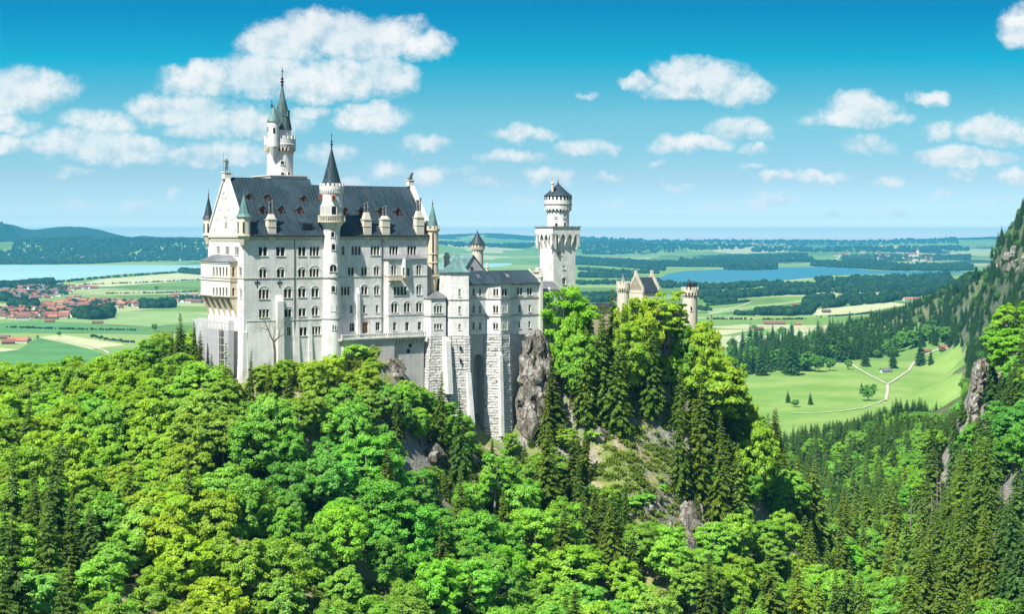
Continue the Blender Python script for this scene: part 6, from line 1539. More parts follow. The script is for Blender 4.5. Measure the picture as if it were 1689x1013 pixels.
# ---- undergrowth: knee high tufts over the open ground of the castle hill
def tuft_mesh(seed):
    r_ = np.random.default_rng(seed); m_ = 60
    P = np.stack([r_.normal(size=m_)*.55, r_.normal(size=m_)*.55, r_.uniform(.05, .75, m_)], 1)
    return cards(P, np.stack([r_.normal(size=m_)*.5, r_.normal(size=m_)*.5, np.ones(m_)], 1), r_.uniform(.22, .42, m_), r_, 1.6, axis=r_.normal(size=(m_, 3)))
TV = [tuft_mesh(s_) for s_ in range(3)]
M['tuft'] = leaf_mat('undergrowth_leaf', (.20, .33, .05), (.28, .35, .08), (.14, .28, .05), 1.0, False)
V = []; Q = []; off = 0
n = 16000; uk = rng.uniform(-.33, .20, n); uy = np.exp(rng.uniform(math.log(330), math.log(520), n)); ux = uk*uy; uz = ground(ux, uy); dn = fbm(ux/14, uy/14, 3, 21)
for x, y, z, dd in zip(ux, uy, uz, dn):
    if blocked(x, y, .3) or dd < -.02: continue
    px, py = pix(x, y, z)
    if py < skyline(px)-4: continue
    v, q = TV[int(rng.integers(0, 3))]; a = rng.uniform(0, 6.3); s_ = rng.uniform(.6, 1.7)
    R_ = np.array([[math.cos(a), -math.sin(a), 0], [math.sin(a), math.cos(a), 0], [0, 0, 1]])
    V.append((v*s_)@R_.T+[x, y, z]); Q.append(q+off); off += len(v)
tag(np_mesh('undergrowth', np.concatenate(V), np.concatenate(Q), M['tuft']), 'grass tufts and low green undergrowth over the castle hill', 'undergrowth', kind='stuff')

# ---- bare forked tree against the palace front
y = 414.0; x = (455-CX)/F*y; z0 = gz(x, y)
mb = MB(); zt = lambda p: (HY-p)/F*y; xp = lambda p: (p-CX)/F*y-x
B0 = [((453.5,640),(453.5,580),.30,.26),((453.5,580),(451.5,565),.26,.22),((451.5,565),(443,545),.17,.12),((443,545),(436,530),.12,.06),((436,530),(432,522),.06,.02),((443,545),(430,541),.09,.03),((430,541),(424,541),.03,.015),((451.5,565),(460,556),.18,.12),((460,556),(468,552),.10,.05),((468,552),(474,541),.05,.015),((460,556),(463,540),.09,.03),((463,540),(467,528),.03,.012),((451.5,565),(453,546),.12,.07),((453,546),(449,532),.06,.015),((443,545),(446,528),.07,.02),((453,546),(458,535),.05,.015),((468,552),(477,551),.04,.012),((436,530),(439,519),.04,.012)]
rnd = random.Random(3)
for (a, b, r0, r1) in B0:
    dy = rnd.uniform(-.6, .6); p0_ = Vector((xp(a[0]), 0, zt(a[1])-z0)); p1_ = Vector((xp(b[0]), dy*.5, zt(b[1])-z0)); mb.tube([p0_, (p0_+p1_)/2+Vector((rnd.uniform(-.1, .1), dy*.3, 0)), p1_], [r0*1.3, (r0+r1)*.65, r1*1.3], 6)
e = empty('bare_tree', (x, y, z0)); tag(e, 'bare forked tree with a few pale leaves against the palace front', 'tree')
mb.build('trunk', M['bark'], e, smooth=True)
r_ = np.random.default_rng(9); tips = np.array([(xp(b[0]), 0, zt(b[1])-z0) for a, b, r0, r1 in B0[2:]]); pp = np.repeat(tips, 26, 0)+r_.normal(size=(len(tips)*26, 3))*[.75, .7, .7]
v, q = cards(pp, r_.normal(size=pp.shape)+[0, 0, 1], r_.uniform(.12, .26, len(pp)), r_, 1.4); np_mesh('crown', v, q, M['tuft'], e)
# dead grey trunks in the gorge and a fallen trunk on the knoll
for px, pt, pb_, y in ((1545,775,840,560),(1551,780,850,560),(1536,800,840,555),(1502,820,850,540)):
    x = (px-CX)/F*y; z1, z0 = (HY-pt)/F*y, (HY-pb_)/F*y-6; e = empty('dead_tree', (x, y, z0)); h = z1-z0; mb = MB()
    mb.tube([(0,0,0),(.2,0,h*.5),(.1,0,h)], [.28,.2,.04], 6)
    for i in range(22): a = rnd.uniform(0, 6.3); zq = h*rnd.uniform(.35, .95); L = (1-zq/h)*2.6+.4; mb.tube([(.1,0,zq),(.1+L*math.cos(a),L*math.sin(a),zq-.25*L)], [.05,.015], 4)
    mb.build('trunk', M['greybark'], e); tag(e, 'dead grey leafless trunk among the spruces of the gorge', 'dead tree', 'dead trunks in the gorge')

# ================================================================== THE VALLEY: woods, villages, single trees
def low_tree(rnd, h, r, conic):
    """small tree for a distance of kilometres: uneven faceted crown"""
    vs = []; fs = []; n = 6
    prof = [(.35, .0), (1.0, .12), (.72, .42), (.36, .74), (.0, 1.0)] if conic else [(.55, .0), (1.0, .28), (.98, .58), (.62, .86), (.0, 1.0)]
    a0 = rnd.random()*6
    for rr, zz_ in prof[:-1]:
        for i in range(n):
            q = r*rr*rnd.uniform(.78, 1.22); a = a0+2*math.pi*i/n; vs.append((q*math.cos(a), q*math.sin(a), h*(zz_+rnd.uniform(-.04, .04))))
    vs.append((0, 0, h*rnd.uniform(.95, 1.05)))
    for j in range(len(prof)-2):
        for i in range(n): fs.append((j*n+i, j*n+(i+1) % n, (j+1)*n+(i+1) % n, (j+1)*n+i))
    t = (len(prof)-2)*n
    for i in range(n): fs.append((t+i, t+(i+1) % n, t+n, t+n))
    return np.array(vs), np.array(fs)
rnd = random.Random(11)
LT = {c: [low_tree(rnd, 1.0, .5 if not c else .30, c) for _ in range(6)] for c in (0, 1)}
def far_leaf(name, a, b):
    m, t = new_mat(name); g = t.node('ShaderNodeNewGeometry'); tc = t.node('ShaderNodeTexCoord').outputs['Object']
    c = t.mix(g.outputs['Random Per Island'], a, b); c = t.mix(t.math('MULTIPLY', t.noise(tc, .5, 3.0, .7), .6), c, tuple(x*.5 for x in a)); finish(t, c, .95, t.noise(tc, .45, 3.0, .7), 1.0, 3.0, spec=.05); return m
M['far_green'] = far_leaf('distant_foliage', (.013, .050, .022), (.038, .092, .034))
NW = [0]
def stand(label, line, depth, h, n, conic=.5, jit=1.0, name='far_woodland'):
    """a belt of trees whose near edge runs along the given columns and rows"""
    P = [hit(*p, 1350.0)[:2] for p in line]; V = []; Q = []; off = 0; L = [0]
    for a, b in zip(P[:-1], P[1:]): L.append(L[-1]+math.hypot(b[0]-a[0], b[1]-a[1]))
    r_ = random.Random(NW[0]); NW[0] += 1
    for k in range(n):
        s_ = r_.random()*L[-1]; i = max(j for j in range(len(L)-1) if L[j] <= s_); f = (s_-L[i])/max(L[i+1]-L[i], 1e-6)
        x, y = P[i][0]+(P[i+1][0]-P[i][0])*f, P[i][1]+(P[i+1][1]-P[i][1])*f
        d = depth*r_.random()**1.15*(.65+.5*vnoise(np.array([s_/max(depth, 150)*1.3]), np.array([NW[0]*7.3]))[0]); y2 = y+d; x2 = x*(y2/y)+r_.uniform(-6, 6)
        c = 1 if r_.random() < conic else 0; v, q = LT[c][r_.randrange(6)]; hh = h*r_.uniform(.65, 1.2); w_ = hh*r_.uniform(.8, 1.25)
        V.append((v*[w_, w_, hh])+[x2, y2, float(ground(x2, y2, False)[0])-.4]); Q.append(q+off); off += len(v)
    o = np_mesh(name, np.concatenate(V), np.concatenate(Q), M['far_green'])
    return tag(o, label, 'wood', kind='stuff')
stand('dark wood along the far shore of the turquoise lake', [(-40,436.5),(60,436.5),(140,435.5),(212,432)], 2300, 26, 2600)
stand('wooded shore right of the lake inlet', [(214,431.8),(260,430.8),(345,429.4)], 900, 22, 700)
stand('wooded headland before the lake, left of the palace', [(298,451),(345,454.5)], 520, 24, 420, .4)
stand('trees behind the village by the lake', [(-20,478),(40,474),(88,470)], 420, 22, 420, .3)
stand('row of bushes along the lake shore', [(88,467.5),(150,461),(200,457),(245,453.5),(298,450)], 45, 11, 130, .1)
stand('dark square wood at the near edge of the village', [(128,526),(150,528),(183,526)], 330, 25, 210, .7)
stand('trees among the village houses', [(0,497),(16,499)], 300, 24, 70, .6)
stand('garden trees in the near village', [(0,522),(60,521),(125,519),(170,512)], 420, 13, 150, .15); stand('garden trees in the far village', [(20,496),(70,491),(110,486)], 900, 14, 150, .15); stand('garden trees along the long row of houses', [(120,503),(180,506),(232,507)], 300, 12, 60, .15)
stand('row of trees in front of the village green', [(20,506),(45,508),(60,507)], 110, 22, 60, .4)
stand('belt of trees right of the village', [(232,509),(262,509),(284,508)], 330, 20, 130, .3)
stand('trees by the distant farm buildings', [(276,500),(330,498),(345,500)], 260, 16, 60, .3)
stand('small wood behind the palace corner', [(730,446),(760,449),(800,451)], 260, 16, 160, .3)
stand('big blue green wood right of the square tower', [(948,437),(1000,439),(1060,444),(1094,447)], 2100, 25, 3000)
stand('dark wood before the hay strip behind the tower', [(955,458),(1000,459),(1042,459)], 480, 20, 420)
stand('row of dark trees right of the square tower', [(948,499),(985,499),(1014,497)], 380, 24, 260, .7)
stand('long wood along the far shore of the blue lake', [(1092,440),(1180,441),(1282,440.5)], 1700, 24, 1700)
stand('low wooded point reaching into the blue lake', [(1195,445),(1240,446),(1280,444.5)], 450, 15, 260, .3)
stand('wooded far shore right of the blue lake', [(1340,440),(1400,442),(1480,447),(1602,447.5)], 2100, 24, 2600)
stand('broken belt of trees before the blue lake', [(1088,475),(1180,478),(1260,474),(1345,478)], 420, 20, 430, .5)
stand('tall tree row in the plain behind the round gate tower', [(1156,494),(1220,492),(1290,487),(1345,486)], 260, 26, 330, .6)
stand('broad dark forest filling the plain right of the blue lake', [(1345,485),(1400,486),(1470,480),(1560,474),(1612,470)], 1650, 24, 3600, .7)
stand('dark forest tongue above the hay field', [(1326,507),(1350,510),(1390,506),(1460,500),(1545,484),(1600,474)], 620, 25, 1500, .7)
stand('belt of round trees in the middle of the pasture', [(1251,521),(1270,521),(1298,521.5),(1336,519.5)], 150, 21, 130, .35)
stand('small copse left of the tree belt', [(1212,520.5),(1240,521)], 40, 13, 20, .3)
stand('hedge trees beside the field crossing', [(1166,500),(1190,503),(1212,501)], 160, 18, 60, .3)
stand('small bushes along the middle of the plain', [(1080,508),(1120,512),(1168,513)], 120, 14, 40, .2)
for i, (a, b, dpt, n) in enumerate((((960,420),(1110,417),2600,700),((1180,428),(1330,425),2400,700),((1390,432),(1600,430),2600,700),((1120,412),(1330,409),5000,500),((20,415),(150,412),1500,500),((180,418),(340,414),1500,500),((0,399),(60,402),1800,420),((60,424),(200,421),700,160),((240,422),(340,423),700,160))):
    stand(('scattered woods on the hazy plain far behind the square tower','hazy woods beyond the blue lake','hazy woods near the far right village','faint woods close under the horizon','woods on the hill slopes over the turquoise lake','hedges and copses on the far hillside','dark wood at the foot of the left hill','tree lines above the far lake shore','copses left of the palace on the far shore')[i], [a, ((a[0]+b[0])/2, (a[1]+b[1])/2), b], dpt, 24, n, .4)

for lab, a, b, h, n in (('hedge line between the left meadows', (10,541), (225,546), 5, 40), ('thin hedge beside the hay field', (150,556), (215,566), 5, 16), ('hedge line in the pale fields by the lake', (140,470), (330,462), 7, 40), ('bush line beyond the village fields', (170,485), (345,481), 6, 36), ('thin hedge across the right pasture', (1170,527), (1330,527), 5, 30), ('hedge line under the tree belt', (1350,524), (1440,517), 5, 20), ('bush row along the track of the plain', (1165,505), (1235,498), 8, 22),
                        ('thin wood band beyond the square tower', (950,470), (1090,466), 16, 180), ('thin wood band left of the blue lake', (955,446), (1085,452), 18, 200), ('thin wood band far behind the blue lake', (1120,433), (1340,431), 24, 320), ('thin wood band under the horizon right', (1240,416), (1600,414), 30, 500), ('thin wood band under the horizon in the middle', (930,412), (1240,410), 32, 500), ('thin dark wood line at the horizon', (930,402), (1580,402), 36, 900), ('thin wood line behind the palace tower', (725,408), (880,407), 32, 300)):
    stand(lab, [a, ((a[0]+b[0])/2, (a[1]+b[1])/2+1), b], 16 if h < 10 else 260 if h < 20 else 800 if h < 31 else 2200, h, n*3 if h < 10 else n, .2)

# ---- single trees of the plain and the edge of the meadow
def plain_tree(kind, i, px, py, hpx, label, group, wf_=1.0, col=(.8, .95, 1.0)):
    x, y, z = hit(px, py); p = PROTO[kind][i % len(PROTO[kind])]; h = hpx/F*y; sz = h/p['h']
    kinds = {'spruce': ('spruce_tree', 'spruce')}.get(kind, ('broadleaf_tree', 'tree'))
    return plant(kind, i, x, y, z-.4, sz*wf_, sz, rnd.uniform(0, 6.3), col, kinds[0], label, kinds[1], group)
MG = 'conifers along the back of the valley meadow'
ROW = [(1222,612,50),(1232,618,56),(1243,616,50),(1256,620,58),(1268,614,46),(1277,610,60),(1288,612,50),(1300,616,68),(1310,611,58),(1319,606,44),(1328,612,56),(1345,600,52),(1358,596,60),(1368,592,66),(1378,594,70),(1388,598,64),(1397,594,52),(1410,588,56),(1416,586,64),(1430,590,50),(1437,580,60),(1449,584,54),(1457,578,50),(1214,606,42),(1335,604,46),(1350,590,60),(1262,606,48),(1294,604,54),
       (1402,534,22),(1436,534,26),(1470,574,52),(1482,570,46),(1492,572,40),(1505,568,44),(1518,572,38),(1426,572,46),(1444,566,44),(1462,562,36),(1500,556,34),(1526,562,36),(1540,566,34),(1476,556,38),(1556,562,40),(1570,560,34)]
for j, (px, py, hp) in enumerate(ROW):
    lab = 'spruce standing alone in the pasture before the mountain' if py < 540 else 'dark conifer in the row behind the forking path meadow'
    plain_tree('spruce', j % 5, px, py, hp, lab, MG if py >= 540 else 'lone pasture spruces', 1.12, (.62, .82, .85))
for j, (px, py, hp, lab) in enumerate(((1308,619,69,'biggest dark conifer standing forward of the row on the meadow edge'),(1427,605,40,'broad dark conifer standing alone in the fork of the path'),(1473,608,38,'round topped spruce beside the small meadow shed'),(1519,604,48,'dark spruce beside the path below the red barn'),(1535,602,26,'small spruce right of the path below the red barn'),(1300,665,22,'small spruce in the near left of the meadow'),(1337,668,22,'second small spruce in the near left of the meadow'),(1422,650,20,'dark spruce in the clump on the near meadow'))):
    plain_tree('spruce', j, px, py, hp, lab, None, 1.35, (.6, .8, .85))
for j, (px, py, hp, lab) in enumerate(((1331,613,34,'light green bushy tree at the front of the conifer row'),(1350,614,28,'second light green tree at the front of the conifer row'),(1369,612,22,'low light green tree right of the conifer row front'),(1240,604,34,'round green tree between conifers near the yellow tree'),(1283,610,36,'fresh green tree squeezed between two meadow conifers'),(1399,610,18,'dark round bush at the end of the gravel path'),(1432,662,28,'green tree clump beside the lane on the near meadow'),(1312,672,14,'low bush in the near left of the meadow'),(1441,645,12,'small bush above the tree clump on the near meadow'),
      (1243,545,10,'small round tree beside the barn in the pasture'),(1306,545,9,'round bush alone in the pasture'),(1320,560,14,'small tree behind the camp site'),(1290,556,18,'leafy tree among the camp site roofs'),(255,546,12,'single round tree in the field left of the palace'),(97,555,9,'small tree in the fields beside the farm'),(62,559,6,'bush by the farmyard'),(258,480,9,'slim tree beyond the village fields'),(1180,585,0,''))):
    if hp: plain_tree('maple', j, px, py, hp, lab, None, 1.25, (.55, .78, 1.0))
for j in range(14):
    px = 1350+j*16+rnd.uniform(-6, 6); plain_tree('maple', j, px, 596-.12*(px-1350)+rnd.uniform(-12, 2), rnd.uniform(22, 32), 'light green broadleaf tree among the meadow edge conifers', 'broadleaf trees in the conifer row', 1.15, (.6, .82, 1.1))

# the dark belt behind the first row of meadow trees
bt_ = []
for j in range(210):
    px = rnd.uniform(1205, 1480); py = rnd.uniform(574, 606)-.10*(px-1205)*.6; x, y, z = hit(px, py); k = 'spruce' if rnd.random() < .78 else 'maple'; j2 = rnd.randrange(5)
    if (k, j2) in KI: sz = rnd.uniform(24, 42)*(1 if k == 'spruce' else .6)/F*y/PROTO[k][j2]['h']; bt_.append((x, y, z-.4, sz*1.15, sz, rnd.uniform(0, 6.3), KI[(k, j2)]))
wood('conifer_belt', 'dense dark conifer belt between the forking path meadow and the camp site', bt_, KO, (.55, .74, .82))

# ---- houses
def house_mats():
    out = []
    for nm, c in (('terracotta_roof', (.27, .105, .065)), ('rust_roof', (.20, .085, .06)), ('brown_roof', (.14, .075, .05)), ('orange_roof', (.34, .15, .08)), ('slate_grey_roof', (.13, .12, .125))): out.append(plain(nm, c, .85, .25, .4))
    return out
HR = house_mats(); M['render'] = plain('white_render', (.62, .60, .55), .9, .08); M['boards'] = plain('weathered_boards', (.20, .13, .085), .9, .2)
HM = {}
def house(name, label, cat, group, px, py, L, W, hw, hr, rz, roof, wallm, far=False):
    x, y, z = hit(px, py); e = empty(name, (x, y, z-.3), rz); tag(e, label, cat, group)
    key = (round(L), round(W), round(hw), round(hr))
    if key not in HM:
        a = MB(); l, w_ = L/2, W/2
        a.add([(-l,-w_,-1),(l,-w_,-1),(l,w_,-1),(-l,w_,-1),(-l,-w_,hw),(l,-w_,hw),(l,w_,hw),(-l,w_,hw),(-l,0,hr),(l,0,hr)], [(0,1,5,4),(2,3,7,6),(1,2,6,9,5),(3,0,4,8,7)])
        b = MB(); o_ = .9; dz = (hr-hw)/w_*o_
        b.add([(-l-o_,-w_-o_,hw-dz),(l+o_,-w_-o_,hw-dz),(l+o_,0,hr),(-l-o_,0,hr),(l+o_,w_+o_,hw-dz),(-l-o_,w_+o_,hw-dz)]+[(-l-o_,-w_-o_,hw-dz+.5),(l+o_,-w_-o_,hw-dz+.5),(l+o_,0,hr+.5),(-l-o_,0,hr+.5),(l+o_,w_+o_,hw-dz+.5),(-l-o_,w_+o_,hw-dz+.5)],
              [(6,7,8,9),(9,8,10,11),(0,1,7,6),(4,5,11,10),(0,6,9,3),(3,9,11,5),(1,2,8,7),(2,4,10,8)])
        wi = MB()
        for s_ in (-1, 1):
            for r0 in ([1.0] if hw < 4.5 else [1.0, 3.9]):
                for i in range(max(2, int(L/3.6))):
                    xx = -l+1.6+i*(L-3.2)/max(1, int(L/3.6)-1); wi.box(xx-.6, xx+.6, s_*w_-.06, s_*w_+.06, r0, r0+1.5)
        ow = a.build('wall', wallm); HM[key] = (ow.data, b.build('roof', HR[0]).data, wi.build('window', M['glass']).data)
        for o in list(COL.objects)[-3:]: bpy.data.objects.remove(o)
    for nm, me, mm in (('wall', HM[key][0], wallm), ('roof', HM[key][1], roof), ('window', HM[key][2], M['glass'])):
        if nm == 'window' and far: continue
        o = bpy.data.objects.new(nm, me); COL.objects.link(o); o.parent = e
        o.material_slots[0].link = 'OBJECT'; o.material_slots[0].material = mm
    return e
r_ = random.Random(23); placed = []
def village(n, poly, name, label, group, size=1.0, gap=5.0, roofs=(0,1,2,3,1,0), far=True, white=.75):
    k = 0; tries = 0
    xs, ys = [p[0] for p in poly], [p[1] for p in poly]
    while k < n and tries < n*60:
        tries += 1; px, py = r_.uniform(min(xs), max(xs)), r_.uniform(min(ys), max(ys)); ins = False
        for (x0, y0), (x1, y1) in zip(poly, poly[1:]+poly[:1]):
            if (y0 > py) != (y1 > py) and px < (x1-x0)*(py-y0)/(y1-y0)+x0: ins = not ins
        if not ins or any(abs(px-a) < gap and abs(py-b) < gap*.42 for a, b in placed): continue
        placed.append((px, py)); k += 1
        L, W = r_.choice(((18, 12), (22, 13), (15, 11), (28, 14))); hw = r_.choice((5.0, 6.0)); L, W, hw = L*size, W*size, hw*size
        house(name, label, 'house', group, px, py, L, W, hw, hw+W*.36, r_.choice((0, .3, -.4, 1.4, 1.7, -.15)), HR[r_.choice(roofs)], M['render'] if r_.random() < white else M['boards'], far)
village(108, [(-20,526),(-20,511),(30,507),(60,503),(100,500),(150,502),(175,507),(170,515),(130,520),(110,526),(60,529)], 'village_house', 'red roofed house in the near rows of the lakeside village', 'houses in the near rows of the village', 1.0, 5.6, far=False)
village(96, [(-20,498),(-20,481),(30,474),(70,472),(150,473),(160,476),(120,480),(110,490),(60,494)], 'village_house', 'small roof in the far part of the lakeside village', 'houses in the far part of the village', 1.0, 4.6, (0, 1, 2, 1, 4))
village(34, [(110,492),(170,495),(235,500),(232,508),(190,509),(150,499),(112,499)], 'village_house', 'house in the long row right of the village', 'houses strung out right of the village', .95, 5.0, far=False)
village(16, [(285,490),(345,488),(345,500),(290,500)], 'village_house', 'farm roof left of the palace corner', 'farm roofs left of the palace', 1.1, 6.0, (0, 1, 4, 2))
village(60, [(1365,424),(1400,418),(1440,416),(1500,418),(1545,424),(1540,431),(1440,430),(1380,429)], 'distant_house', 'tiny roof of the far village beyond the blue lake', 'houses of the far village', 1.7, 3.4, (0, 1, 2, 1))
village(34, [(958,492),(1000,489),(1030,490),(1030,498),(960,499)], 'hamlet_house', 'pale red roof of the hamlet right of the square tower', 'hamlet right of the square tower', .9, 4.2, (0, 1, 3))
village(16, [(20,425),(60,424),(230,423),(340,426),(340,430),(60,429)], 'distant_house', 'tiny house across the turquoise lake', 'houses across the turquoise lake', 1.8, 5.0, (0, 1, 4))
for (px, py, L, W, hw, rf_, rz, lab, wm) in ((30,566,34,16,5,3,.1,'farmhouse with a wide orange roof at the left edge','render'),(14,568,22,13,4.5,1,.3,'farm barn with a rust roof left of the farmhouse','boards'),(44,563,14,10,4,3,1.2,'small red outbuilding right of the farmhouse','boards'),(8,560,18,10,4,2,-.2,'brown farm shed behind the farmyard','boards'),
      (1278,535.5,44,11,3.5,1,.05,'long low red roofed barn in the pasture','boards'),(1315.5,536.5,13,9,3.2,0,.1,'small red roofed hut right of the long barn','boards'),(1252.5,545.5,15,9,4,2,.4,'dark wooden barn left in the pasture','boards'),(1363,516.5,20,12,4.5,2,.2,'brown hay barn in the pale field','boards'),(1311,504.5,14,9,4,1,.1,'rust roofed hut above the tree belt','boards'),
      (1461,615,15,8,3.2,4,.35,'small grey roofed shed inside the fork of the path','render'),(1558,577,16,9,4,0,.25,'red roofed barn at the top of the gravel path','boards'),(1529,582,9,7,3,1,.2,'small red roofed hut beside the gravel path','boards'),(1502,496,46,16,5,3,.3,'long red roofed farm at the foot of the mountain','render'),(1389,553,20,10,4,3,.2,'red roofed house behind the tall conifers','render'),(82,532,20,10,3.5,1,.1,'rust roofed barn on the near edge of the village','boards'),(161,534,22,9,3.2,2,.05,'brown barn before the square wood','boards')):
    house('barn' if wm == 'boards' else 'farmhouse', lab, 'barn' if wm == 'boards' else 'house', None, px, py, L, W, hw, hw+W*.34, rz, HR[rf_], M[wm])
# camp site: white caravans between the conifers
M['white'] = plain('white_paint', (.78, .78, .76), .5, .05)
for j in range(34):
    px = 1216+j*3.9+r_.uniform(-1.5, 1.5); py = 562+r_.uniform(-5, 9)-(6 if px > 1300 else 0)
    x, y, z = hit(px, py); e = empty('caravan', (x, y, z), r_.uniform(-.7, .7)); tag(e, 'white caravan on the camp site behind the conifer row', 'caravan', 'caravans on the camp site')
    a = MB(); L = r_.uniform(6, 10); a.prism([(-L/2,-1.5),(L/2,-1.5),(L/2,1.5),(-L/2,1.5)], .5, 2.6); a.prism([(-L/2,-1.5),(L/2,-1.5),(L/2,1.5),(-L/2,1.5)], 2.6, 3.2, shrink=[(-L/2+.5,-1.2),(L/2-.5,-1.2),(L/2-.5,1.2),(-L/2+.5,1.2)]); a.build('body', M['white'], e)
    b = MB(); b.box(-L/2+1, L/2-1, -1.53, 1.53, 1.5, 2.2); b.build('window', M['glass'], e)
for px, py, L in ((1329,566,30),(1343,566,22),(1318,568,16),(1338,561,26)):
    house('camp_building', 'long grey roofed service building on the camp site', 'building', 'service buildings of the camp site', px, py, L, 12, 4, 6.5, .1, HR[4], M['render'])
# churches
def church(px, py, s_, lab, onion=False):
    x, y, z = hit(px, py); e = empty('church', (x, y, z), .2); tag(e, lab, 'church')
    a = MB(); a.box(-14*s_, 10*s_, -6*s_, 6*s_, -1, 10*s_); a.build('nave', M['white'], e); b = MB(); gable_roof(b, -14.5*s_, 10.5*s_, -6.5*s_, 6.5*s_, 10*s_, 17*s_); b.build('roof', HR[0], e)
    c = MB(); c.box(10*s_, 16*s_, -3*s_, 3*s_, -1, 24*s_); t_ = c.build('steeple', M['white'], e); d = MB(); d.lathe([(4.4*s_, 24*s_), (3*s_, 28*s_), (.1, 38*s_)], (13*s_, 0), 8); d.build('spire', HR[1] if not onion else M['iron'], t_)
church(1507, 425.5, 2.6, 'big white pilgrimage church standing alone beyond the blue lake'); church(40, 484, .95, 'white village church with a pointed steeple'); church(50, 503, .5, 'small white chapel in the near village rows')

# ---- rock faces
def mat_rock(name='limestone_rock', k=1.0):
    m, t = new_mat(name); tc = t.node('ShaderNodeTexCoord').outputs['Object']
    n1 = t.noise(tc, .30, 6.0, .65); n2 = t.noise(t.vmath('MULTIPLY', tc, (1, 1, .35)), 1.6, 5.0, .7); n3 = t.noise(tc, .16, 3.0, .6)
    c = t.mix(t.smooth(n2, .35, .65), (.10, .085, .065), (.28, .25, .21)); c = t.mix(t.smooth(n1, .48, .62), c, (.38, .36, .325)); c = t.mix(1.0, c, (k, k, k), 'MULTIPLY'); c = t.mix(t.smooth(n3, .55, .68), c, (.13, .16, .06))
    vo = t.node('ShaderNodeTexVoronoi', feature='DISTANCE_TO_EDGE', ins={0: t.vmath('ADD', t.vmath('MULTIPLY', tc, (.9, .9, .38)), t.vmath('MULTIPLY', t.noise(tc, .8, 3.0, .6, 1), (.9, .9, .9)))}); vo.inputs['Scale'].default_value = .34
    ck2 = t.smooth(vo.outputs['Distance'], .0, .035)
    c = t.mix(ck2, t.mix(1.0, c, (.40, .38, .36), 'MULTIPLY'), c)
    finish(t, c, .95, t.math('ADD', t.math('ADD', n1, t.math('MULTIPLY', n2, .8)), t.math('MULTIPLY', ck2, .5)), 1.0, .9, spec=.1); return m
M['rock'] = mat_rock(); M['pale_rock'] = mat_rock('pale_limestone_rock', 1.2)
def chunks(label, px, py, wpx, hpx, n, seed, y0=330.0, y1=620.0, size=(1.6, 4.2), name='rock_outcrop'):
    """broken angular rock lying on the slope: a heap of hewn blocks grown together"""
    import bmesh
    r_ = random.Random(seed); bm = bmesh.new(); c0 = None
    for i in range(n):
        qx, qy = px+min(max(r_.gauss(0, .32), -.6), .6)*wpx, py+min(max(r_.gauss(0, .32), -.6), .6)*hpx
        k = (qx-CX)/F; ys = np.arange(y0, y1, 1.5); zz_ = ground(k*ys, ys, False); hitm = zz_ >= (HY-qy)/F*ys
        if not hitm.any(): continue
        yy_h = float(ys[int(np.argmax(hitm))]); p = Vector((k*yy_h, yy_h, float(ground(k*yy_h, yy_h)[0])))
        c0 = c0 or p; s_ = r_.uniform(*size); vs = []
        for j in range(15):
            d = Vector((r_.gauss(0, 1), r_.gauss(0, 1), r_.gauss(0, 1))).normalized(); vs.append(bm.verts.new(p-c0+Vector((d.x*s_*r_.uniform(.8, 1.2), d.y*s_*.8, d.z*s_*r_.uniform(.7, 1.3)+.1*s_))))
        bmesh.ops.convex_hull(bm, input=vs)
    for v in [v for v in bm.verts if not v.link_faces]: bm.verts.remove(v)
    if c0 is None: print('no rock for', label); bm.free(); return
    me = bpy.data.meshes.new(name); bm.to_mesh(me); bm.free(); me.materials.append(M['rock']); o = bpy.data.objects.new(name, me); COL.objects.link(o); o.location = c0
    return tag(o, label, 'rock', kind='stuff' if name == 'scree' else None)
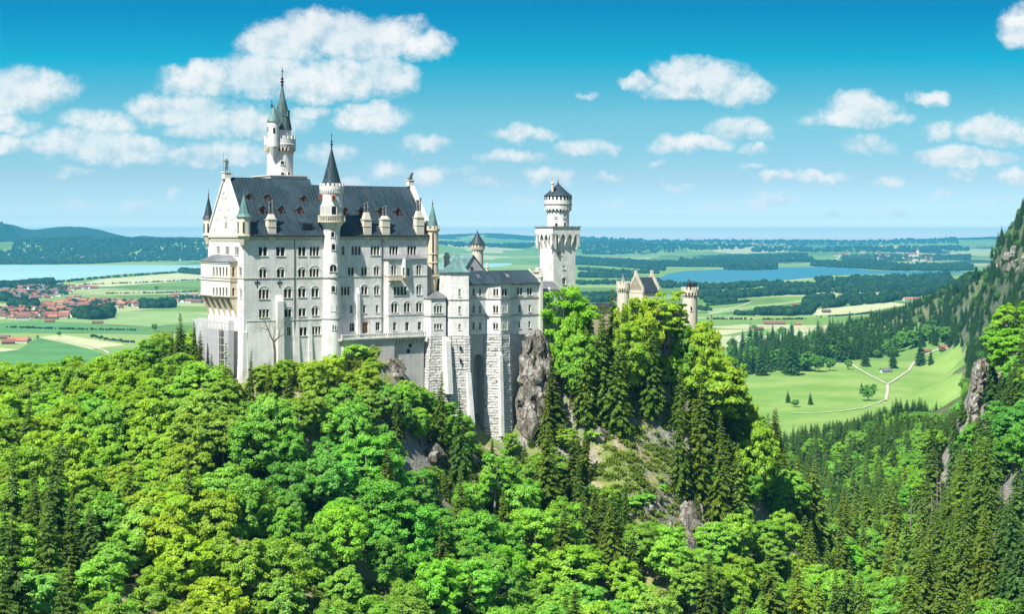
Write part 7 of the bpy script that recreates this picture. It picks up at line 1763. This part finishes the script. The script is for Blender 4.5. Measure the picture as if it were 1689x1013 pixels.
def cliff(label, rows, y, deep, seed, dens=1.0, size=(1.5, 3.6), mat='rock'):
    """a standing cliff of split angular blocks; rows: (row, left column, right column) from top to bottom"""
    import bmesh
    r_ = random.Random(seed); bm = bmesh.new(); R = np.array(rows, float); mid = (R[-1, 1]+R[-1, 2])/2; c0 = Vector(((mid-CX)/F*y, y, (HY-R[-1, 0])/F*y-3))
    py = R[0, 0]
    while py < R[-1, 0]+14:
        l, r = np.interp(py, R[:, 0], R[:, 1]), np.interp(py, R[:, 0], R[:, 2]); f = (py-R[0, 0])/(R[-1, 0]-R[0, 0])
        n = max(2, int((r-l)/F*y/1.7*dens))
        for i in range(n):
            px = l+(r-l)*(i+r_.uniform(.15, .85))/n; yb = y-deep*.35*f+r_.uniform(-.5, .5)*deep*.22+abs((px-(l+r)/2)/(r-l))*deep*.5
            s_ = r_.uniform(*size); t_ = r_.uniform(-.3, .3); p = Vector(((px-CX)/F*yb, yb, (HY-py)/F*yb+r_.uniform(-.6, .6)-s_*.6)); vs = []
            for j in range(13):
                d = Vector((r_.gauss(0, 1), r_.gauss(0, 1), r_.gauss(0, 1))).normalized(); vs.append(bm.verts.new(p-c0+Vector((d.x*s_*.75+d.z*t_*s_, d.y*s_*.8, d.z*s_*r_.uniform(1.0, 1.7)))))
            bmesh.ops.convex_hull(bm, input=vs)
        py += r_.uniform(5.5, 8.5)
    core = []
    for (py, l, r) in rows:
        for px in (l+(r-l)*.2, r-(r-l)*.2):
            for dy in (0, deep): core.append(bm.verts.new(Vector(((px-CX)/F*y, y+dy, (HY-py)/F*y-1.5))-c0))
    bmesh.ops.convex_hull(bm, input=core)
    for v in [v for v in bm.verts if not v.link_faces]: bm.verts.remove(v)
    me = bpy.data.meshes.new('rock_cliff'); bm.to_mesh(me); bm.free(); me.materials.append(M[mat]); o = bpy.data.objects.new('rock_cliff', me); COL.objects.link(o); o.location = c0
    return tag(o, label, 'cliff')
cliff('brown grey cliff carrying the right end of the castle wing', [(556,870,900),(580,863,906),(620,860,908),(660,858,904),(690,858,894)], 461, 9, 3)
chunks('broken rock nose beside the grey retaining wall', 655, 605, 16, 60, 16, 5, size=(1.2, 3.0))
chunks('pale bare rock in the gully under the wing', 718, 752, 26, 40, 16, 6); chunks('pale rock rib low in the gully', 790, 800, 20, 60, 16, 7, size=(1.2, 2.8)); chunks('white rock streak at the top of the gully', 742, 745, 18, 24, 8, 17, size=(1.0, 2.2))
chunks('grey broken rock in the middle of the knoll', 1075, 838, 52, 24, 12, 9, size=(1.0, 2.6)); chunks('second band of grey rock lower in the middle of the knoll', 1100, 866, 40, 18, 9, 19, size=(1.0, 2.4)); chunks('pale rock outcrop low on the right of the knoll', 1152, 885, 36, 56, 22, 10); chunks('pale rock slab high on the knoll', 988, 690, 24, 60, 16, 11, size=(1.2, 3.2)); chunks('small dark rocks above the bare patch of the knoll', 1130, 795, 24, 60, 12, 14, size=(1.0, 2.4))
cliff('tall pale cliff on the right hand mountainside', [(594,1615,1623),(608,1608,1627),(640,1604,1621),(668,1601,1614),(690,1603,1610),(720,1601,1607)], 612, 8, 12, 1.2, (1.1, 2.4), 'pale_rock')
chunks('white scree rock high on the far mountainside', 1668, 432, 40, 26, 26, 15, 1500.0, 3000.0, (3, 8), 'scree'); chunks('small pale rock in the gorge', 1383, 805, 16, 18, 7, 18, size=(1.0, 2.2))

# ================================================================== AIR
hz, t = new_mat('valley_air')
pv = t.node('ShaderNodeVolumePrincipled'); pv.inputs['Color'].default_value = (.12, .66, .98, 1); pv.inputs['Density'].default_value = 4.3e-5; pv.inputs['Anisotropy'].default_value = .1
t.node('ShaderNodeOutputMaterial', ins={1: pv.outputs[0]})
hb = MB(); hb.box(-48000, 48000, -600, 43000, PLAIN-4, 190); tag(hb.build('haze', hz), 'thin blue summer haze over the whole valley', 'haze', kind='stuff')
